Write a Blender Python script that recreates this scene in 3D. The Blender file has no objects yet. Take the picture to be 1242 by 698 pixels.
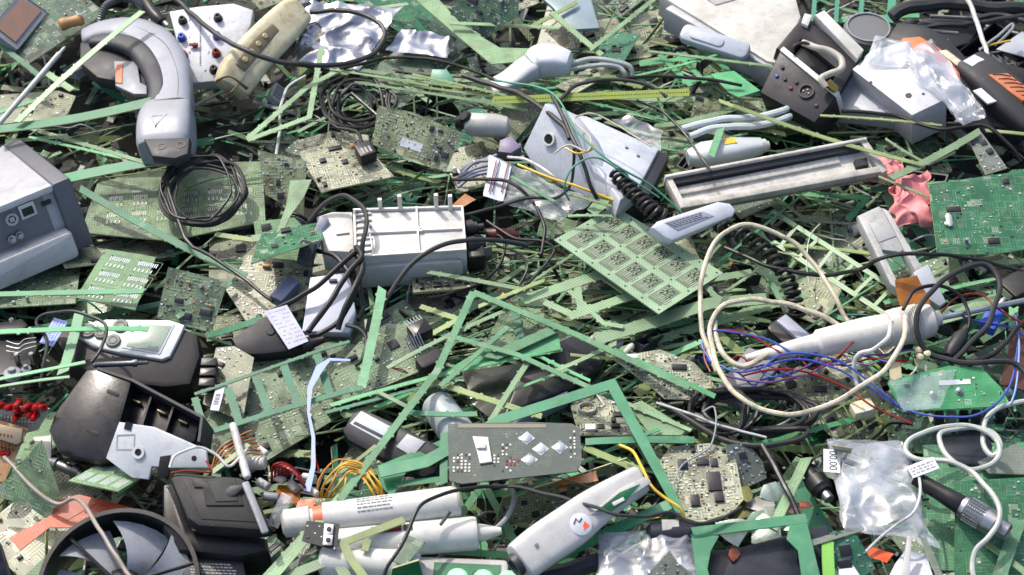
import bpy, math, random, colorsys
from mathutils import Vector, Matrix, noise
R = math.radians
random.seed(11)
S = bpy.context.scene
COL = S.collection
# ---------------------------------------------------------------- camera
PITCH, DIST, SPAN = R(48), 2.4, 1.25
FOC = 36*DIST/SPAN
cam_d = bpy.data.cameras.new('Camera'); cam = bpy.data.objects.new('Camera', cam_d); COL.objects.link(cam)
CAM = Vector((0, -DIST*math.cos(PITCH), DIST*math.sin(PITCH)))
cam.location = CAM; cam.rotation_euler = (math.pi/2-PITCH, 0, 0)
cam_d.lens = FOC; cam_d.sensor_width = 36; cam_d.clip_start = .05; cam_d.clip_end = 500
cam_d.dof.use_dof = True; cam_d.dof.focus_distance = 2.33; cam_d.dof.aperture_fstop = 9
S.camera = cam
# ---------------------------------------------------------------- light
SUN_EL, SUN_AZ = 52, -38          # azimuth from +Y towards +X (degrees)
w = bpy.data.worlds.new('World'); S.world = w; w.use_nodes = True
nt = w.node_tree; nt.nodes.clear()
sk = nt.nodes.new('ShaderNodeTexSky'); sk.sky_type = 'NISHITA'; sk.sun_disc = False
sk.air_density = 1.0; sk.dust_density = 4.0; sk.ozone_density = 0; sk.sun_elevation = R(SUN_EL); sk.sun_rotation = R(SUN_AZ)
bg = nt.nodes.new('ShaderNodeBackground'); bg.inputs[1].default_value = .15
wo = nt.nodes.new('ShaderNodeOutputWorld')
nt.links.new(sk.outputs[0], bg.inputs[0]); nt.links.new(bg.outputs[0], wo.inputs[0])
sd = bpy.data.lights.new('Sun', 'SUN'); sd.energy = 2.2; sd.angle = R(.6); sd.color = (1, .955, .89)
sun = bpy.data.objects.new('Sun', sd); COL.objects.link(sun)
sv = Vector((math.sin(R(SUN_AZ))*math.cos(R(SUN_EL)), math.cos(R(SUN_AZ))*math.cos(R(SUN_EL)), math.sin(R(SUN_EL))))
sun.rotation_euler = sv.to_track_quat('Z', 'Y').to_euler(); sun.location = sv*5
S.view_settings.view_transform = 'Standard'; S.view_settings.look = 'None'
S.view_settings.exposure = 0.86; S.view_settings.gamma = 1
S.render.engine = 'CYCLES'
# ---------------------------------------------------------------- pixels to space
def ray(px, py):
    k = SPAN/DIST/1242
    fwd = Vector((0, math.cos(PITCH), -math.sin(PITCH))); up = Vector((0, math.sin(PITCH), math.cos(PITCH)))
    return fwd + Vector((1, 0, 0))*((px-621)*k) + up*(-(py-349)*k)
def W(px, py, h=0):
    d = ray(px, py); t = (h*.001-CAM.z)/d.z
    return CAM + d*t
def topx(p):
    fwd = Vector((0, math.cos(PITCH), -math.sin(PITCH))); up = Vector((0, math.sin(PITCH), math.cos(PITCH)))
    q = p-CAM; z = q.dot(fwd); k = SPAN/DIST/1242
    return 621+q.x/z/k, 349-q.dot(up)/z/k
class Fr:
    def __init__(s, M): s.M = M; s.I = M.inverted(); s.L = 0
    def uv(s, px, py, z=0):
        c = s.I @ CAM; d = s.I.to_3x3() @ ray(px, py); t = (z*.001-c.z)/d.z
        q = (c+d*t)*1000; return (q.x, q.y)
    def poly(s, pts, z=0): return [s.uv(x, y, z) for x, y in pts]
def mk(o, x, y, z):
    M = Matrix.Identity(4)
    for i, c in enumerate((x, y, z)): M[0][i], M[1][i], M[2][i] = c
    M[0][3], M[1][3], M[2][3] = o
    return Fr(M)
def flat(px, py, h, rz=0, rx=0, ry=0):
    return Fr(Matrix.Translation(W(px, py, h)) @ Matrix.Rotation(R(rz), 4, 'Z') @ Matrix.Rotation(R(rx), 4, 'X') @ Matrix.Rotation(R(ry), 4, 'Y'))
def rect(A, B, D, hA=20, hB=None, hD=None):
    """A lower left, B lower right, D upper left corners in the picture -> right-angled frame"""
    hB = hA if hB is None else hB
    a, b = W(*A, hA), W(*B, hB); x = (b-a)
    if hD is None:
        d = ray(*D); den = d.dot(x.normalized())
        t = (a-CAM).dot(x.normalized())/den if abs(den) > 1e-4 else 0
        h = (CAM+d*t).z*1000 if t > 0 else hA
        h = max(hA-22, min(hA+38, h)); hD = h
    dd = W(*D, hD); L = x.length*1000; x.normalize(); y = dd-a
    Ly = y.length*1000; y = (y-x*y.dot(x)).normalized(); z = x.cross(y)
    f = mk(a, x, y, z); f.L = L; f.H = Ly; return f
def axis(A, hA, B, hB, roll=0):
    a, b = W(*A, hA), W(*B, hB); x = b-a; L = x.length*1000; x.normalize()
    y = Vector((0, 0, 1)).cross(x).normalized(); z = x.cross(y)
    f = mk(a, x, y, z); f.M = f.M @ Matrix.Rotation(R(roll), 4, 'X'); f = Fr(f.M); f.L = L; return f
# ---------------------------------------------------------------- materials
MAT = {}
def lin(c):
    return tuple(((v/255)/12.92 if v/255 <= .04045 else ((v/255+.055)/1.055)**2.4) for v in c)+(1,)
def N(m, kind, **kw):
    n = m.node_tree.nodes.new(kind)
    for k, v in kw.items(): setattr(n, k, v)
    return n
def base_mat(name):
    m = bpy.data.materials.new(name); m.use_nodes = True; nt = m.node_tree
    return m, nt, nt.nodes['Principled BSDF'], nt.links
def coords(m):
    nt = m.node_tree
    tc = N(m, 'ShaderNodeTexCoord'); oi = N(m, 'ShaderNodeObjectInfo')
    ad = N(m, 'ShaderNodeVectorMath', operation='MULTIPLY_ADD')
    nt.links.new(oi.outputs['Random'], ad.inputs[0]); ad.inputs[1].default_value = (3.1, 5.7, 2.3)
    nt.links.new(tc.outputs['Object'], ad.inputs[2])
    return ad.outputs[0], oi
def tex(m, kind, vec, scale, **kw):
    t = N(m, kind); m.node_tree.links.new(vec, t.inputs['Vector']); t.inputs['Scale'].default_value = scale
    for k, v in kw.items(): t.inputs[k].default_value = v
    return t
def ramp(m, src, a, b, ca=(0, 0, 0, 1), cb=(1, 1, 1, 1)):
    r = N(m, 'ShaderNodeValToRGB'); m.node_tree.links.new(src, r.inputs[0])
    r.color_ramp.elements[0].position = a; r.color_ramp.elements[1].position = b
    r.color_ramp.elements[0].color = ca; r.color_ramp.elements[1].color = cb
    return r.outputs[0]
def mix(m, fac, a, b):
    x = N(m, 'ShaderNodeMix', data_type='RGBA')
    for k, v in ((0, fac), (6, a), (7, b)):
        if hasattr(v, 'node'): m.node_tree.links.new(v, x.inputs[k])
        else: x.inputs[k].default_value = v
    return x.outputs[2]
def plast(name, c, rough=.45, dirt=.35, metal=0, bump=.15, spec=.5, dirtc=(88, 84, 74), fine=1):
    if name in MAT: return MAT[name]
    if min(c) > 165: c = tuple(x*.91 for x in c); dirt *= 1.25
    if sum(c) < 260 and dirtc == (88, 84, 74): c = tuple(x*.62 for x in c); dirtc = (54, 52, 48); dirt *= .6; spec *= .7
    m, nt, b, L = base_mat(name); v, oi = coords(m)
    n1 = tex(m, 'ShaderNodeTexNoise', v, 22, Detail=7, Roughness=.7)
    n2 = tex(m, 'ShaderNodeTexNoise', v, 260*fine, Detail=3, Roughness=.6)
    n1b = tex(m, 'ShaderNodeTexNoise', v, 75, Detail=9, Roughness=.8)
    ns = N(m, 'ShaderNodeMapping'); L.new(v, ns.inputs[0]); ns.inputs['Scale'].default_value = (40, 900, 400); ns.inputs['Rotation'].default_value = (.3, .2, .7)
    n3 = N(m, 'ShaderNodeTexNoise'); L.new(ns.outputs[0], n3.inputs['Vector']); n3.inputs['Scale'].default_value = 1; n3.inputs['Detail'].default_value = 2
    ra, rb = ramp(m, n1.outputs[0], .42, .72), ramp(m, n1b.outputs[0], .5, .7)
    sc_ = ramp(m, n3.outputs[0], .7, .74)
    ad_ = N(m, 'ShaderNodeMath', operation='ADD'); L.new(ra, ad_.inputs[0]); L.new(rb, ad_.inputs[1])
    ad2 = N(m, 'ShaderNodeMath', operation='MULTIPLY_ADD'); L.new(sc_, ad2.inputs[0]); ad2.inputs[1].default_value = .5; L.new(ad_.outputs[0], ad2.inputs[2]); ad2.use_clamp = True
    r1 = ad2.outputs[0]
    mu = N(m, 'ShaderNodeMath', operation='MULTIPLY'); L.new(r1, mu.inputs[0]); mu.inputs[1].default_value = dirt
    col = mix(m, mu.outputs[0], lin(c), lin(dirtc))
    sp = ramp(m, n2.outputs[0], .66, .72); mu2 = N(m, 'ShaderNodeMath', operation='MULTIPLY'); L.new(sp, mu2.inputs[0]); mu2.inputs[1].default_value = dirt*.8
    col = mix(m, mu2.outputs[0], col, lin((110, 106, 96)) if sum(c) < 260 else lin((70, 66, 58)))
    hs = N(m, 'ShaderNodeHueSaturation'); L.new(col, hs.inputs['Color'])
    mr = N(m, 'ShaderNodeMapRange'); L.new(oi.outputs['Random'], mr.inputs[0]); mr.inputs[3].default_value = .86; mr.inputs[4].default_value = 1.1
    L.new(mr.outputs[0], hs.inputs['Value']); L.new(hs.outputs[0], b.inputs['Base Color'])
    b.inputs['Metallic'].default_value = metal
    rr = N(m, 'ShaderNodeMapRange'); L.new(n1.outputs[0], rr.inputs[0]); rr.inputs[1].default_value = .3; rr.inputs[2].default_value = .75
    rr.inputs[3].default_value = max(.08, rough-.12); rr.inputs[4].default_value = min(1, rough+.22); L.new(rr.outputs[0], b.inputs['Roughness'])
    b.inputs['Specular IOR Level'].default_value = spec
    bp = N(m, 'ShaderNodeBump'); bp.inputs['Strength'].default_value = bump; bp.inputs['Distance'].default_value = .0006
    L.new(n2.outputs[0], bp.inputs['Height']); L.new(bp.outputs[0], b.inputs['Normal'])
    MAT[name] = m; return m
def pcbm(name, c, pad=(165, 170, 152), dens=.5, dark=.55, hatch=0, tr=.5, dotscale=420, rough=.38, glow=False):
    """solder-masked board: copper tracks, pads and silkscreen specks"""
    if name in MAT: return MAT[name]
    m, nt, b, L = base_mat(name); v, oi = coords(m)
    n1 = tex(m, 'ShaderNodeTexNoise', v, 30, Detail=5, Roughness=.6)
    cd = tuple(x*dark for x in c); cl = tuple(min(255, x*1.12+6) for x in c)
    col = mix(m, ramp(m, n1.outputs[0], .35, .7), lin(cd if hatch == 0 else tuple(x*.85 for x in c)), lin(c))
    # tracks: cell borders of a chebychev voronoi, gated
    vo = N(m, 'ShaderNodeTexVoronoi', feature='F1', distance='CHEBYCHEV'); L.new(v, vo.inputs['Vector']); vo.inputs['Scale'].default_value = 130
    wv = N(m, 'ShaderNodeTexWave', wave_type='BANDS', bands_direction='X'); L.new(v, wv.inputs['Vector']); wv.inputs['Scale'].default_value = 95; wv.inputs['Distortion'].default_value = 0
    wy = N(m, 'ShaderNodeTexWave', wave_type='BANDS', bands_direction='Y'); L.new(v, wy.inputs['Vector']); wy.inputs['Scale'].default_value = 80; wy.inputs['Distortion'].default_value = 0
    sel = ramp(m, vo.outputs['Color'], .45, .5)
    tw = mix(m, sel, wv.outputs['Color'], wy.outputs['Color'])
    tl = ramp(m, tw, .62, .72)
    gate = ramp(m, tex(m, 'ShaderNodeTexNoise', v, 45, Detail=1).outputs[0], .48, .54)
    g2 = N(m, 'ShaderNodeMath', operation='MULTIPLY'); L.new(tl, g2.inputs[0]); L.new(gate, g2.inputs[1])
    g3 = N(m, 'ShaderNodeMath', operation='MULTIPLY'); L.new(g2.outputs[0], g3.inputs[0]); g3.inputs[1].default_value = tr
    col = mix(m, g3.outputs[0], col, lin(cl))
    if hatch:
        wh = N(m, 'ShaderNodeTexWave', wave_type='BANDS', bands_direction='DIAGONAL'); L.new(v, wh.inputs['Vector']); wh.inputs['Scale'].default_value = 130
        h1 = ramp(m, wh.outputs['Color'], .45, .6)
        h2 = N(m, 'ShaderNodeMath', operation='MULTIPLY'); L.new(h1, h2.inputs[0]); h2.inputs[1].default_value = hatch
        col = mix(m, h2.outputs[0], col, lin(tuple(min(255, x*1.22+10) for x in c)))
    # pads: ordered rows inside rectangular blocks
    vb = N(m, 'ShaderNodeTexVoronoi', feature='F1', distance='CHEBYCHEV'); L.new(v, vb.inputs['Vector']); vb.inputs['Scale'].default_value = 78; vb.inputs['Randomness'].default_value = .75
    vp = N(m, 'ShaderNodeTexVoronoi', feature='F1', distance='CHEBYCHEV'); L.new(v, vp.inputs['Vector']); vp.inputs['Scale'].default_value = dotscale*1.15
    vp.inputs['Randomness'].default_value = .12
    vq = N(m, 'ShaderNodeTexVoronoi', feature='F1'); L.new(v, vq.inputs['Vector']); vq.inputs['Scale'].default_value = dotscale*.8
    sb = N(m, 'ShaderNodeSeparateColor'); L.new(vb.outputs['Color'], sb.inputs[0])
    pd1 = ramp(m, vp.outputs['Distance'], .24, .3, (1, 1, 1, 1), (0, 0, 0, 1))
    pd2 = ramp(m, vq.outputs['Distance'], .2, .27, (1, 1, 1, 1), (0, 0, 0, 1))
    pd = mix(m, ramp(m, sb.outputs[0], .5, .51), pd1, pd2)
    inner = ramp(m, vb.outputs['Distance'], .3, .33, (1, 1, 1, 1), (0, 0, 0, 1))
    pg = ramp(m, sb.outputs[1], .8-.6*min(1, dens), .81-.6*min(1, dens))
    p1 = N(m, 'ShaderNodeMath', operation='MULTIPLY'); L.new(pd, p1.inputs[0]); L.new(pg, p1.inputs[1])
    p2 = N(m, 'ShaderNodeMath', operation='MULTIPLY'); L.new(p1.outputs[0], p2.inputs[0]); L.new(inner, p2.inputs[1])
    if dens > .2:
        ln = ramp(m, vb.outputs['Distance'], .36, .372); ln2 = ramp(m, vb.outputs['Distance'], .385, .397, (1, 1, 1, 1), (0, 0, 0, 1))
        l3 = N(m, 'ShaderNodeMath', operation='MULTIPLY'); L.new(ln, l3.inputs[0]); L.new(ln2, l3.inputs[1])
        l4 = N(m, 'ShaderNodeMath', operation='MULTIPLY'); L.new(l3.outputs[0], l4.inputs[0]); l4.inputs[1].default_value = .45
        col = mix(m, l4.outputs[0], col, lin(pad))
    if dens > 0: col = mix(m, p2.outputs[0], col, lin(pad))
    hs = N(m, 'ShaderNodeHueSaturation'); L.new(col, hs.inputs['Color'])
    mr = N(m, 'ShaderNodeMapRange'); L.new(oi.outputs['Random'], mr.inputs[0]); mr.inputs[3].default_value = .78; mr.inputs[4].default_value = 1.25
    L.new(mr.outputs[0], hs.inputs['Value'])
    nd = tex(m, 'ShaderNodeTexNoise', v, 55, Detail=8, Roughness=.75); df = ramp(m, nd.outputs[0], .5, .8)
    dm_ = N(m, 'ShaderNodeMath', operation='MULTIPLY'); L.new(df, dm_.inputs[0]); dm_.inputs[1].default_value = .32
    fin = mix(m, dm_.outputs[0], hs.outputs[0], lin((140, 144, 128))); L.new(fin, b.inputs['Base Color'])
    if glow:
        tl_ = N(m, 'ShaderNodeBsdfTranslucent'); L.new(fin, tl_.inputs[0]); ms = N(m, 'ShaderNodeMixShader'); ms.inputs[0].default_value = .3
        L.new(b.outputs[0], ms.inputs[1]); L.new(tl_.outputs[0], ms.inputs[2]); L.new(ms.outputs[0], nt.nodes['Material Output'].inputs[0])
    rr = N(m, 'ShaderNodeMapRange'); L.new(n1.outputs[0], rr.inputs[0]); rr.inputs[3].default_value = rough-.15; rr.inputs[4].default_value = rough+.25
    L.new(rr.outputs[0], b.inputs['Roughness'])
    bp = N(m, 'ShaderNodeBump'); bp.inputs['Strength'].default_value = .25; bp.inputs['Distance'].default_value = .0005
    sm = N(m, 'ShaderNodeMath', operation='ADD'); L.new(g3.outputs[0], sm.inputs[0]); L.new(p2.outputs[0], sm.inputs[1])
    L.new(sm.outputs[0], bp.inputs['Height']); L.new(bp.outputs[0], b.inputs['Normal'])
    MAT[name] = m; return m
def clearm(name, tint=(205, 210, 222), body=.28):
    if name in MAT: return MAT[name]
    m, nt, b, L = base_mat(name); nt.nodes.remove(b); v, oi = coords(m)
    out = nt.nodes['Material Output']
    tr = N(m, 'ShaderNodeBsdfTransparent'); tr.inputs[0].default_value = (.93, .95, .95, 1)
    di = N(m, 'ShaderNodeBsdfDiffuse'); di.inputs[0].default_value = lin(tint)
    gl = N(m, 'ShaderNodeBsdfGlossy'); gl.inputs['Roughness'].default_value = .2
    n = tex(m, 'ShaderNodeTexNoise', v, 28, Detail=3, Roughness=.5)
    mr = N(m, 'ShaderNodeMapRange'); L.new(n.outputs[0], mr.inputs[0]); mr.inputs[1].default_value = .35; mr.inputs[2].default_value = .7; mr.inputs[3].default_value = body*.25; mr.inputs[4].default_value = min(1, body*1.1)
    m1 = N(m, 'ShaderNodeMixShader'); L.new(mr.outputs[0], m1.inputs[0]); L.new(tr.outputs[0], m1.inputs[1]); L.new(di.outputs[0], m1.inputs[2])
    fr = N(m, 'ShaderNodeLayerWeight'); fr.inputs[0].default_value = .45
    mm = N(m, 'ShaderNodeMapRange'); L.new(fr.outputs['Facing'], mm.inputs[0]); mm.inputs[3].default_value = .05; mm.inputs[4].default_value = .4
    m2 = N(m, 'ShaderNodeMixShader'); L.new(mm.outputs[0], m2.inputs[0]); L.new(m1.outputs[0], m2.inputs[1]); L.new(gl.outputs[0], m2.inputs[2])
    L.new(m2.outputs[0], out.inputs[0])
    bp = N(m, 'ShaderNodeBump'); bp.inputs['Strength'].default_value = .35; bp.inputs['Distance'].default_value = .002
    L.new(n.outputs[0], bp.inputs['Height'])
    for q in (di, gl): L.new(bp.outputs[0], q.inputs['Normal'])
    MAT[name] = m; return m
# plastics
white = plast('white_plastic', (222, 220, 212), .42, .22)
offw = plast('offwhite_plastic', (205, 202, 192), .5, .4)
lgrey = plast('light_grey_plastic', (178, 178, 176), .5, .3)
mgrey = plast('mid_grey_plastic', (120, 124, 132), .5, .3)
dgrey = plast('dark_grey_plastic', (70, 73, 80), .5, .3)
black = plast('black_plastic', (30, 31, 34), .38, .3)
blackm = plast('matt_black_plastic', (38, 38, 40), .62, .45)
rubber = plast('black_rubber', (28, 28, 30), .42, .25)
rubg = plast('dark_grey_rubber', (62, 64, 66), .45, .3)
cream = plast('yellowed_plastic', (214, 206, 172), .45, .42, dirtc=(120, 98, 55))
creamc = plast('cream_cable', (206, 198, 172), .5, .55)
whitec = plast('white_cable', (200, 203, 200), .45, .45)
greyc = plast('grey_cable', (135, 140, 142), .45, .25)
orange = plast('orange_plastic', (186, 104, 58), .5, .35)
kapton = plast('amber_film', (150, 92, 28), .25, .35)
redm = plast('red_plastic', (190, 24, 20), .35, .15)
bluem = plast('blue_plastic', (40, 70, 160), .4, .2)
yellm = plast('yellow_wire', (205, 165, 40), .4, .2)
purple = plast('purple_plastic', (110, 92, 140), .5, .3)
tealm = plast('teal_wire', (60, 130, 105), .4, .2)
pinkm = plast('pink_cloth', (214, 138, 138), .85, .3, bump=.5, dirtc=(190, 90, 100))
steel = plast('steel', (190, 192, 195), .3, .25, metal=1)
dsteel = plast('dull_steel', (120, 122, 125), .42, .4, metal=1)
solder = plast('solder', (200, 202, 196), .35, .2, metal=.6)
copper = plast('copper_wire', (165, 95, 50), .35, .3, metal=.8)
paper = plast('paper_label', (208, 212, 220), .7, .2)
paperb = plast('blue_paper_label', (150, 165, 215), .7, .15)
ink = plast('printed_ink', (66, 66, 74), .8, .1)
tan = plast('tan_resistor', (168, 120, 66), .5, .4)
chipm = plast('chip_black', (54, 55, 60), .42, .2)
foil = plast('foil', (176, 180, 190), .2, .2, metal=.9, bump=.15)
glassd = plast('lcd_glass', (128, 142, 130), .16, .2, bump=.05)
navy = plast('navy_plastic', (34, 40, 62), .4, .3)
# boards and offcuts
PALE = pcbm('pale_green_board', glow=True, c=(136, 170, 128), dens=.2, dark=.8, tr=.45)
PALEH = pcbm('pale_hatched_board', glow=True, c=(132, 162, 124), dens=0, hatch=.3, dark=.85, tr=0)
MINT = pcbm('mint_green_board', glow=True, c=(92, 178, 122), dens=.1, dark=.82, tr=.3)
MINTD = pcbm('mint_dotted_board', glow=True, c=(106, 168, 122), dens=.35, dark=.8, tr=.1)
EMER = pcbm('emerald_board', glow=True, c=(36, 132, 86), dens=0, dark=.75, tr=.2)
TEAL = pcbm('teal_board', glow=True, c=(66, 134, 102), dens=.05, dark=.8, tr=.2)
LIME = pcbm('lime_board', glow=True, c=(148, 170, 108), dens=.1, dark=.8, tr=.2)
OLIVE = pcbm('olive_populated_board', (112, 122, 90), dens=1.1, dark=.55, tr=.8, pad=(172, 168, 140))
MOSS = pcbm('moss_populated_board', (102, 126, 92), dens=1.0, dark=.6, tr=.8)
DARKG = pcbm('dark_green_board', (52, 84, 62), dens=.7, dark=.6, tr=.8)
DEEPG = pcbm('deep_green_board', (24, 92, 58), dens=.35, dark=.8, tr=.9)
SLATE = pcbm('slate_board', (88, 96, 88), dens=.2, dark=.85, tr=.4)
GREYB = pcbm('grey_speckled_board', (138, 142, 116), dens=1.3, dark=.5, tr=.9, pad=(192, 192, 176), dotscale=380)
RUST = pcbm('rust_board', (176, 72, 36), dens=0, dark=.8, tr=.5)
TANB = pcbm('tan_board', (176, 136, 92), dens=.8, dark=.8, tr=.4)
EDGE = plast('board_edge', (176, 178, 128), .6, .3)
BOARDS = {m.name for m in (PALE, PALEH, MINT, MINTD, EMER, TEAL, LIME, OLIVE, MOSS, DARKG, DEEPG, SLATE, GREYB, RUST, TANB)}
# ---------------------------------------------------------------- meshes
def tag(o, label=None, cat=None, group=None, kind=None):
    for k, v in (('label', label), ('category', cat), ('group', group), ('kind', kind)):
        if v: o[k] = v
    return o
MARK = []          # (px, py, phrase) landmarks for describing the loose offcuts
def thing(F, name, label, cat, group=None, mark=None):
    o = bpy.data.objects.new(name, None); COL.objects.link(o); o.matrix_world = F.M
    o.empty_display_size = .01
    tag(o, label, cat, group); o['_f'] = 1
    if mark: MARK.append(mark)
    return o
class MB:
    def lath(s, x0, x1, w0, w1, th, rng, bz=None, by=None, snap=True):
        L = x1-x0; n = max(4, int(L/14)); bz = rng.uniform(-.02, .02)*L if bz is None else bz; by = rng.uniform(-.012, .012)*L if by is None else by; rs = []; A, B = [], []
        for i in range(n+1):
            t = i/n; x = x0+L*t; z = 4*bz*t*(1-t); y = 4*by*t*(1-t); wd = w0+(w1-w0)*t
            sa, sb = (rng.uniform(-.5, .5)*wd, rng.uniform(-.5, .5)*wd) if snap and i in (0, n) else (0, 0)
            a = (x+sa, y+wd/2+rng.uniform(-.12, .12)); b = (x+sb, y-wd/2+rng.uniform(-.12, .12)); A.append((Vector(a), z)); B.append((Vector(b), z))
            rs.append([(b[0], b[1], z-th), (a[0], a[1], z-th), (a[0], a[1], z), (b[0], b[1], z)])
        s.rings(rs); return A, B
    def lnubs(s, A, B, th, rng):
        for E, sg in ((A, 1), (B, -1)):
            for i in range(1, len(E)-1):
                if rng.random() < .45: continue
                p, z = E[i]; d = (E[i+1][0]-E[i-1][0]).normalized(); nn = Vector((-d.y, d.x))*sg; h = rng.uniform(.7, 2); wd = rng.uniform(1, 2.4); p = p+d*rng.uniform(-5, 5)
                q = [p-d*wd-nn*.9, p+d*wd-nn*.9, p+d*wd*.7+nn*h, p-d*wd*.7+nn*h]
                if sg < 0: q = q[::-1]
                s.rings([[(a.x, a.y, k) for a in q] for k in (z-th+.1, z-.1)])

    def __init__(s, F): s.F = F; s.v = []; s.f = []; s.mi = []; s.T = None; s.cur = 0
    def use(s, G): s.T = None if G is None else s.F.I @ G.M; return s
    def mat(s, i): s.cur = i; return s
    def add(s, vs, fs):
        n = len(s.v)
        for p in vs:
            q = Vector(p)*.001
            if s.T is not None: q = s.T @ q
            s.v.append(q)
        for f in fs: s.f.append([n+i for i in f]); s.mi.append(s.cur)
        return s
    def build(s, name, mats, parent=None, label=None, cat=None, group=None, kind=None, sharp=32):
        me = bpy.data.meshes.new(name); me.from_pydata(s.v, [], s.f)
        mats = list(mats) if isinstance(mats, (list, tuple)) else [mats]
        if len(mats) == 1 and mats[0].name in BOARDS and len(s.f) < 3000:
            mats.append(EDGE); me.update()
            s.mi = [1 if abs(p.normal.z) < .5 else 0 for p in me.polygons]
        for m in mats: me.materials.append(m)
        me.polygons.foreach_set('material_index', s.mi)
        me.polygons.foreach_set('use_smooth', [True]*len(s.f))
        me.set_sharp_from_angle(angle=R(sharp)); me.update()
        o = bpy.data.objects.new(name, me); COL.objects.link(o)
        if parent is not None: o.parent = parent
        else: o.matrix_world = s.F.M
        return tag(o, label, cat, group, kind)
    def box(s, x0, x1, y0, y1, z0, z1):
        return s.add([(x, y, z) for z in (z0, z1) for x, y in ((x0, y0), (x1, y0), (x1, y1), (x0, y1))],
                     [(3, 2, 1, 0), (4, 5, 6, 7), (0, 1, 5, 4), (1, 2, 6, 5), (2, 3, 7, 6), (3, 0, 4, 7)])
    def rings(s, rs, cap=True, close=False):
        n = len(rs[0]); vs = [p for r in rs for p in r]; fs = []; m = len(rs)
        for i in range(m if close else m-1):
            a, b = i*n, ((i+1) % m)*n
            for j in range(n): k = (j+1) % n; fs.append((a+j, a+k, b+k, b+j))
        if cap and not close: fs.append(tuple(range(n))[::-1]); fs.append(tuple(range((m-1)*n, m*n)))
        return s.add(vs, fs)
    def prism(s, pts, z0, z1, b=0):
        A = sum(pts[i][0]*pts[(i+1) % len(pts)][1]-pts[(i+1) % len(pts)][0]*pts[i][1] for i in range(len(pts)))
        if A < 0: pts = pts[::-1]
        def off(d):
            r = []
            n = len(pts)
            for i in range(n):
                p, q, t = Vector(pts[i-1][:2]), Vector(pts[i][:2]), Vector(pts[(i+1) % n][:2])
                a = (q-p).normalized(); c = (t-q).normalized()
                n1, n2 = Vector((-a.y, a.x)), Vector((-c.y, c.x)); k = n1+n2
                k = k/max(.35, k.dot(n1)) if k.length > 1e-6 else n1
                r.append(q+k*d)
            return r
        if b <= 0: return s.rings([[(x, y, z0) for x, y in pts], [(x, y, z1) for x, y in pts]])
        rs = []
        for d, z in ((b, z0), (b*.3, z0+b*.3), (0, z0+b), (0, z1-b), (b*.3, z1-b*.3), (b, z1)): rs.append([(p.x, p.y, z) for p in off(d)])
        return s.rings(rs)
    def rbox(s, x0, x1, y0, y1, z0, z1, r=4, b=1.5, n=4):
        pts = []
        r = max(.3, min(r, abs(x1-x0)/2.05, abs(y1-y0)/2.05))
        for cx, cy, a in ((x1-r, y1-r, 0), (x0+r, y1-r, 90), (x0+r, y0+r, 180), (x1-r, y0+r, 270)):
            for k in range(n+1): t = R(a+90*k/n); pts.append((cx+r*math.cos(t), cy+r*math.sin(t)))
        return s.prism(pts, z0, z1, b)
    def oprism(s, pts, z0, z1, b=0): return s.prism(s.F.poly(pts, z1), z0, z1, b)
    def tube(s, pts, r, n=8, closed=False, cap=True):
        pts = [Vector(p) for p in pts]; m = len(pts); up = None; rs = []
        for i, p in enumerate(pts):
            if closed: t = pts[(i+1) % m]-pts[i-1]
            else: t = pts[min(i+1, m-1)]-pts[max(i-1, 0)]
            if t.length < 1e-9: t = Vector((1, 0, 0))
            t.normalize()
            if up is None: up = t.orthogonal().normalized()
            up = up-t*up.dot(t); up = up.normalized() if up.length > 1e-6 else t.orthogonal().normalized()
            sd_ = t.cross(up); rr = r[i] if isinstance(r, (list, tuple)) else r
            rs.append([p+(up*math.cos(2*math.pi*j/n)+sd_*math.sin(2*math.pi*j/n))*rr for j in range(n)])
        return s.rings(rs, cap, closed)
    def lathe(s, p0, p1, prof, n=20):
        """profile [(distance along axis, radius)]"""
        p0, p1 = Vector(p0), Vector(p1); t = (p1-p0).normalized(); u = t.orthogonal().normalized(); q = t.cross(u)
        return s.rings([[p0+t*d+(u*math.cos(2*math.pi*j/n)+q*math.sin(2*math.pi*j/n))*max(r, .01) for j in range(n)] for d, r in prof])
    def disc(s, x, y, z0, z1, r, n=20, b=.4): return s.lathe((x, y, z0), (x, y, z1), [(0, r), (z1-z0-b, r), (z1-z0, r-b)], n)
    def ring(s, x, y, z0, z1, r0, r1, n=28):
        return s.rings([[(x+r*math.cos(2*math.pi*j/n), y+r*math.sin(2*math.pi*j/n), z) for j in range(n)] for r, z in ((r0, z0), (r1, z0), (r1, z1), (r0, z1))], False, True)
    def loft(s, secs, e=2.8, n=20):
        """sections (x, y, z, half width, half height, dirx, diry) in local mm"""
        rs = []
        for x, y, z, a, b, dx, dy in secs:
            r = []
            for j in range(n):
                t = 2*math.pi*j/n; c, q = math.cos(t), math.sin(t)
                u = a*math.copysign(abs(c)**(2/e), c); v = b*math.copysign(abs(q)**(2/e), q)
                r.append((x-dy*u, y+dx*u, z+v))
            rs.append(r)
        return s.rings(rs)
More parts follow.
